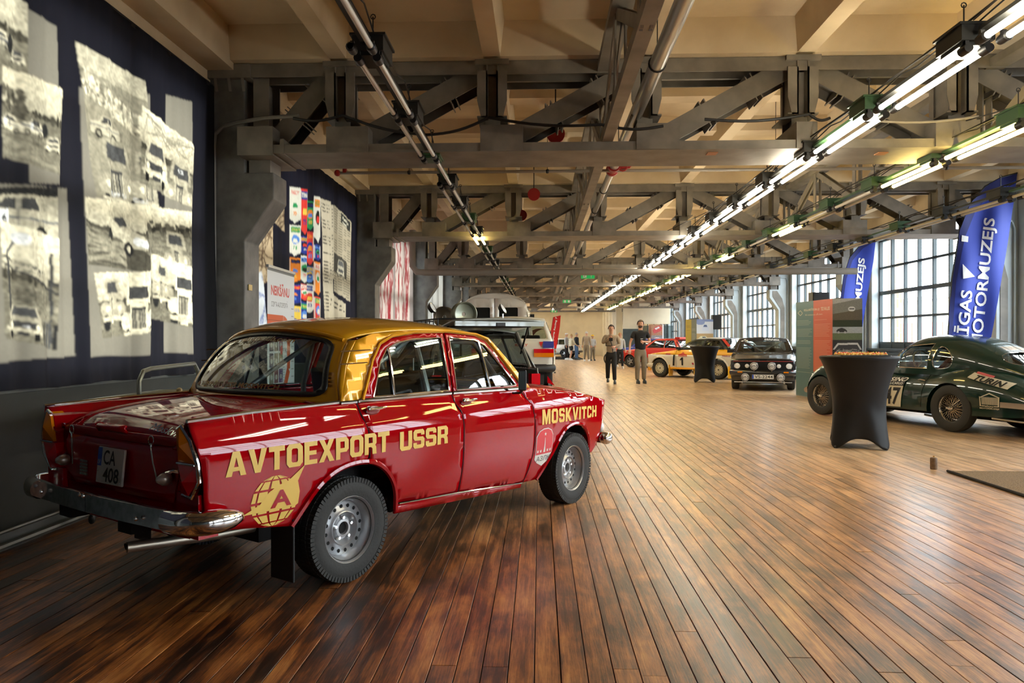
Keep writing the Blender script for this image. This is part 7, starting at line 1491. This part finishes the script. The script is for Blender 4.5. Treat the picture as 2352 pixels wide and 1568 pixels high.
# ================================================================= PEOPLE
m_skin = mat('skin', (.50,.27,.17), .5)
def skinmesh(name, nodes, edges, m, parent, lv=2, root=0):
    me = bpy.data.meshes.new(name); me.from_pydata([n[:3] for n in nodes], edges, []); o = link(name, me, parent); me.materials.append(m)
    sk = o.modifiers.new('skin', 'SKIN'); sk.use_smooth_shade = True
    for i, n in enumerate(nodes): me.skin_vertices[0].data[i].radius = (n[3], n[4] if len(n) > 4 else n[3])
    me.skin_vertices[0].data[root].use_root = True; sub(o, lv); return o
def chain(nodes, edges, pts, start=None):
    prev = start
    for p in pts:
        nodes.append(p); i = len(nodes)-1
        if prev is not None: edges.append((prev, i))
        prev = i
    return prev
def person(X, D, face, hgt, lab, hair, top, bottom, shoe, arms, legs, sleeve=1., beard=False, shorts=False, cap=None, look=0., group=None, skin=m_skin, hairlong=0., fat=1.):
    t = empty('person', (*cw(X, D), 0), face); tag(t, lab, 'person', group); s = hgt/1.76; S3 = lambda p: tuple(c*s for c in p)
    (kL, aL), (kR, aR) = legs; (eL, wL), (eR, wR) = arms              # L = +x side; facing -y
    N = []; E = []
    tors = [(0,0,.96,.100,.078), (0,0,1.12,.095,.072), (0,0,1.30,.115,.085), (0,0,1.43,.09,.07), (0,-.005,1.50,.056,.058), (0,-.018,1.565,.070,.084), (0,-.008,1.645,.088,.108), (0,.0,1.715,.066,.080)]
    chain(N, E, [S3(q) for q in tors])
    for sg, e, w, k, a in ((1, eL, wL, kL, aL), (-1, eR, wR, kR, aR)):
        chain(N, E, [S3((sg*.165,0,1.42,.050,.050)), S3((*e,.036,.036)), S3((w[0]*.95+e[0]*.05,w[1]*.95+e[1]*.05,w[2]*.95+e[2]*.05,.024,.024)), S3((*w,.020,.026))], 2)
        chain(N, E, [S3((sg*.090,0,.90,.066,.07)), S3((*k,.052,.055)), S3((k[0]*.45+a[0]*.55,k[1]*.45+a[1]*.55+.02,k[2]*.45+a[2]*.55,.046,.05)), S3((*a,.032,.034))], 0)
    skinmesh('body', N, E, skin, t)
    ch = [S3((0,-.002,.87,.165*fat,.135)), S3((0,0,1.08,.150*fat,.122)), S3((0,0,1.28,.165,.125)), S3((0,.004,1.42,.125,.095)), S3((0,.002,1.49,.070,.075))]
    N = []; E = []; chain(N, E, ch)
    for sg, e, w in ((1, eL, wL), (-1, eR, wR)):
        P = [S3((sg*.175,0,1.415,.074,.074)), S3((sg*.172*.35+e[0]*.65, e[1]*.65, 1.41*.35+e[2]*.65, .062,.062))]
        if sleeve > .5: P += [S3((*e,.050,.050)), S3((e[0]*.15+w[0]*.85, e[1]*.15+w[1]*.85, e[2]*.15+w[2]*.85, .036,.036))]
        chain(N, E, P, 2)
    skinmesh('jacket' if sleeve > .5 else 't_shirt', N, E, top, t)
    N = []; E = []; chain(N, E, [S3((0,0,.93,.150,.118)), S3((0,0,1.05,.125,.095))])
    for sg, k, a in ((1, kL, aL), (-1, kR, aR)):
        P = [S3((sg*.082,0,.80,.100,.110)), S3((k[0],k[1]-.005,k[2]+(.12 if shorts else 0),.074 if not shorts else .085,.076))]
        if not shorts: P += [S3((k[0]*.4+a[0]*.6,k[1]*.4+a[1]*.6+.01,k[2]*.4+a[2]*.6,.064,.066)), S3((a[0],a[1],a[2]+.0,.056,.060))]
        chain(N, E, P, 0)
    skinmesh('trousers' if not shorts else 'shorts', N, E, bottom, t)
    for sg, a in ((1, aL), (-1, aR)):
        ax, ay, az = a; zf = max(az-.09, 0); m = MB(); n_ = 14; rows = [(-.0, 1.0), (.025, 1.04), (.05, .97), (.075, .80), (.105, .52), (.125, .40)]
        prof_ = [(.052*(.80+.25*sin(1.2+2*pi*k/n_))*cos(2*pi*k/n_), (.148*sin(2*pi*k/n_))) for k in range(n_)]
        vs = []
        for zz, q in rows:
            for (u_, v_) in prof_: vs.append(S3((ax+u_*min(1, q*1.05+.1), ay-.065*(1 if q > .7 else .35)+v_*(q if q < .9 else 1)-(.0), zf+zz)))
        m.add(vs, [(i*n_+k, i*n_+(k+1) % n_, (i+1)*n_+(k+1) % n_, (i+1)*n_+k) for i in range(len(rows)-1) for k in range(n_)]+[tuple(range(n_-1,-1,-1)), tuple((len(rows)-1)*n_+k for k in range(n_))]); m.ob('shoe', shoe, t, smooth=True, ang=.9)
    # hands: palm, four fingers, thumb
    for sg, e, w in ((1, eL, wL), (-1, eR, wR)):
        d = (Vector(w)-Vector(e)).normalized(); side_ = d.cross(Vector((0,-1,.15))).normalized(); nn = side_.cross(d).normalized(); c0 = Vector(w)
        mb = MB(); P = lambda a, b, c: tuple((c0+d*a+side_*b+nn*c)*s)
        mb.tube([P(-.02,0,0), P(.02,0,0), P(.06,0,0), P(.088,0,0)], [.022*s,.034*s,.040*s,.030*s], 8)
        for k in range(4):
            b = -.030+.020*k; L = (.062,.074,.068,.052)[k]; mb.tube([P(.075,b,0), P(.075+L*.45,b*1.25,.004), P(.075+L*.8,b*1.35,.016), P(.075+L,b*1.35,.026)], [.0095*s,.009*s,.008*s,.006*s], 6)
        mb.tube([P(.015,-.030*1,0), P(.045,-.058,.010), P(.075,-.068,.020)], [.013*s,.011*s,.008*s], 6); mb.ob('hand', skin, t, smooth=True)
    h = empty('head_details', (0, -.012*s, 1.63*s), look); h.parent = t
    r_ = .106*s; fx = MB(); fx.ball((0,-.112*s,-.005*s), .015*s, 8, sc=(.8,1,1.5)); fx.ball((-.093*s,.0,-.0), .022*s, 8, sc=(.45,.8,1.3)).ball((.093*s,.0,-.0), .022*s, 8, sc=(.45,.8,1.3)); fx.ob('nose_and_ears', skin, h, smooth=True, kind='stuff')
    MB().ball((-.032*s,-.100*s,.020*s), .010*s, 8, sc=(1.2,.6,.7)).ball((.032*s,-.100*s,.020*s), .010*s, 8, sc=(1.2,.6,.7)).ob('eyes', m_ink, h, smooth=True, kind='stuff'); MB().ball((0,-.100*s,-.047*s), .020*s, 8, sc=(1.1,.5,.28)).ob('mouth', mat('lip', (.30,.09,.07), .5), h, smooth=True)
    hm = MB()
    def hf(u, v): a = 2*pi*u; b = pi/2*(1-v*(1.12 if cos(a-pi/2) > -.3 else .62)); rr = r_*(1.0+.05*sin(a*5+v*4)*.5); return (rr*.90*cos(a)*cos(b), rr*1.04*sin(a)*cos(b)+.004*s, rr*1.06*sin(b)+.014*s)
    hm.grid(hf, 28, 10); hr = hm.ob('hair', hair, h, smooth=True, ang=None); solid(hr, .010*s, 1)
    if beard: MB().ball((0,-.050*s,-.062*s), .062*s, 14, sc=(1.0,.74,.72)).ob('beard', hair, h, smooth=True)
    if cap: MB().lathe([(r_*1.02,.035*s),(r_*1.0,.065*s),(r_*.75,.105*s),(.001,.122*s)], 20).add([(-.06*s,-.08*s,.04*s),(.06*s,-.08*s,.04*s),(.05*s,-.17*s,.03*s),(-.05*s,-.17*s,.03*s)], [(0,1,2,3)]).ob('cap', cap, h, smooth=True)
    if hairlong: MB().tube([(0,.07*s,.02*s),(0,.10*s,-.06*s),(0,.09*s,-hairlong*s)], [.07*s,.06*s,.03*s], 8).ob('ponytail', hair, h, smooth=True)
    return t
m_hdk = mat('dark brown hair', (.035,.018,.010), .6); m_hbl = mat('blond hair', (.42,.28,.12), .6); m_hgy = mat('grey hair', (.4,.38,.35), .6)
m_bei = mat('beige fleece', (.30,.235,.165), .9, noise=.1, nscale=30); m_bkc = mat('black cloth', (.010,.010,.011), .85); m_kha = mat('khaki cotton', (.20,.165,.115), .85, noise=.12, nscale=10); m_lgr = mat('light grey cloth', (.40,.40,.39), .9); m_jean = mat('blue denim', (.06,.11,.20), .85); m_shd = mat('dark shoe', (.03,.035,.032), .4)
xw = lambda x, D: (x-1176)/F*D
std = lambda: [((.23,0,1.13), (.25,-.06,.90)), ((-.23,0,1.13), (-.25,-.06,.90))]
p1 = person(xw(1404, 22.4), 22.4, -.15, 1.78, 'man in beige hoodie and black torn tights filming with a camera while walking', m_hdk, m_bei, m_bkc, m_shd, [((.25,.02,1.16), (.10,-.24,1.10)), ((-.25,-.05,1.20), (-.03,-.26,1.36))], [((.09,-.14,.52), (.10,-.02,.10)), ((-.10,.02,.51), (-.11,.10,.14))], look=.15)
for sg in (-1, 1): MB().tube([(sg*.105,(.10 if sg < 0 else -.02),.16),(sg*.105,(.10 if sg < 0 else -.02),.26)], .036, 10).ob('sock', m_white, p1, smooth=True)
MB().box(-.16,.16,-.145,-.125,1.13,1.15).box(-.16,-.14,-.145,-.12,1.13,1.36).ob('chest_strap', m_bkc, p1)
o = MB().box(-.05,.06,-.32,-.24,1.28,1.37).lathe([(.035,0),(.04,.10),(.001,.10)], 14, Matrix.Translation((0,-.32,1.32)) @ Matrix.Rotation(pi/2,4,'X')).tube([(.0,-.28,1.29),(.05,-.27,1.10),(.06,-.26,.96)], .014, 8).ob('video_camera', m_black, loc=p1.location, rot=(0,0,-.15), label='black video camera on a grip held up by the man in the beige hoodie', cat='camera', weld=False)
p2 = person(xw(1471, 22.7), 22.7, .12, 1.93, 'tall bearded man in black t-shirt and khaki trousers gesturing with his hand', m_hdk, m_bkc, m_kha, m_shd, [((.27,.0,1.14), (.02,-.22,1.15)), ((-.28,.02,1.13), (-.33,-.10,.92))], [((.09,-.04,.50), (.10,.0,.09)), ((-.10,-.07,.51), (-.11,-.10,.09))], sleeve=0, beard=True, look=-.35, fat=1.05)
MB().box(-.035,.035,-.165,-.155,1.34,1.352).ob('chest_print', m_white, p2); MB().box(.17,.215,-.06,.06,.60,.78).ob('cargo_pocket', m_kha, p2)
person(xw(1424, 34.5), 34.5, .1, 1.66, 'fair-haired person in pale top and dark trousers walking behind the cameraman', m_hbl, m_lgr, m_bkc, m_white, std(), [((.09,-.12,.50), (.12,-.02,.09)), ((-.09,.05,.50), (-.10,.22,.16))])
person(xw(1347, 46.2), 46.2, pi-.3, 1.85, 'person in beige vest and trousers seen from behind, far down the hall', m_hgy, m_bei, m_kha, m_white, std(), [((.09,-.02,.50), (.12,0,.09)), ((-.09,-.02,.50), (-.14,.0,.09))])
person(xw(1361, 47.3), 47.3, .3, 1.65, 'young person with a yellow cap and grey hoodie standing far down the hall', m_hdk, m_lgr, m_kha, m_shd, [((.24,.05,1.13), (.14,-.10,.98)), ((-.24,.05,1.13), (-.14,-.10,.98))], [((.09,-.02,.50), (.12,0,.09)), ((-.09,-.02,.50), (-.12,.0,.09))], cap=mat('yellow cap', (.8,.5,.02), .6))
person(xw(1312, 48.4), 48.4, 2.2, 1.70, 'woman in cream top and black shorts beside the raised bonnet, far away', m_hbl, mat('cream top', (.55,.50,.36), .9), m_bkc, m_white, [((.23,-.1,1.13), (.22,-.30,1.06)), ((-.23,-.1,1.13), (-.22,-.28,1.0))], [((.09,-.12,.50), (.11,-.02,.09)), ((-.09,.08,.50), (-.10,.20,.12))], shorts=True)
person(xw(1324, 49.2), 49.2, 2.0, 1.80, 'white-haired man in black jacket and jeans far down the hall', m_hgy, m_bkc, m_jean, m_shd, std(), [((.09,-.02,.50), (.12,0,.09)), ((-.09,-.02,.50), (-.12,.0,.09))])
person(xw(1301, 49.6), 49.6, 1.2, 1.78, 'man in white cap and pale shirt left of the woman in black shorts', m_hgy, m_lgr, m_bkc, m_white, std(), [((.09,-.02,.50), (.12,0,.09)), ((-.09,-.02,.50), (-.12,.0,.09))], cap=m_white)
person(xw(1263, 33), 33, pi, 1.70, 'person in dark navy top behind the tail of the white rally estate', m_hdk, mat('navy cloth', (.012,.018,.05), .8), m_bkc, m_shd, std(), [((.09,-.02,.50), (.12,0,.09)), ((-.09,-.02,.50), (-.12,.0,.09))])
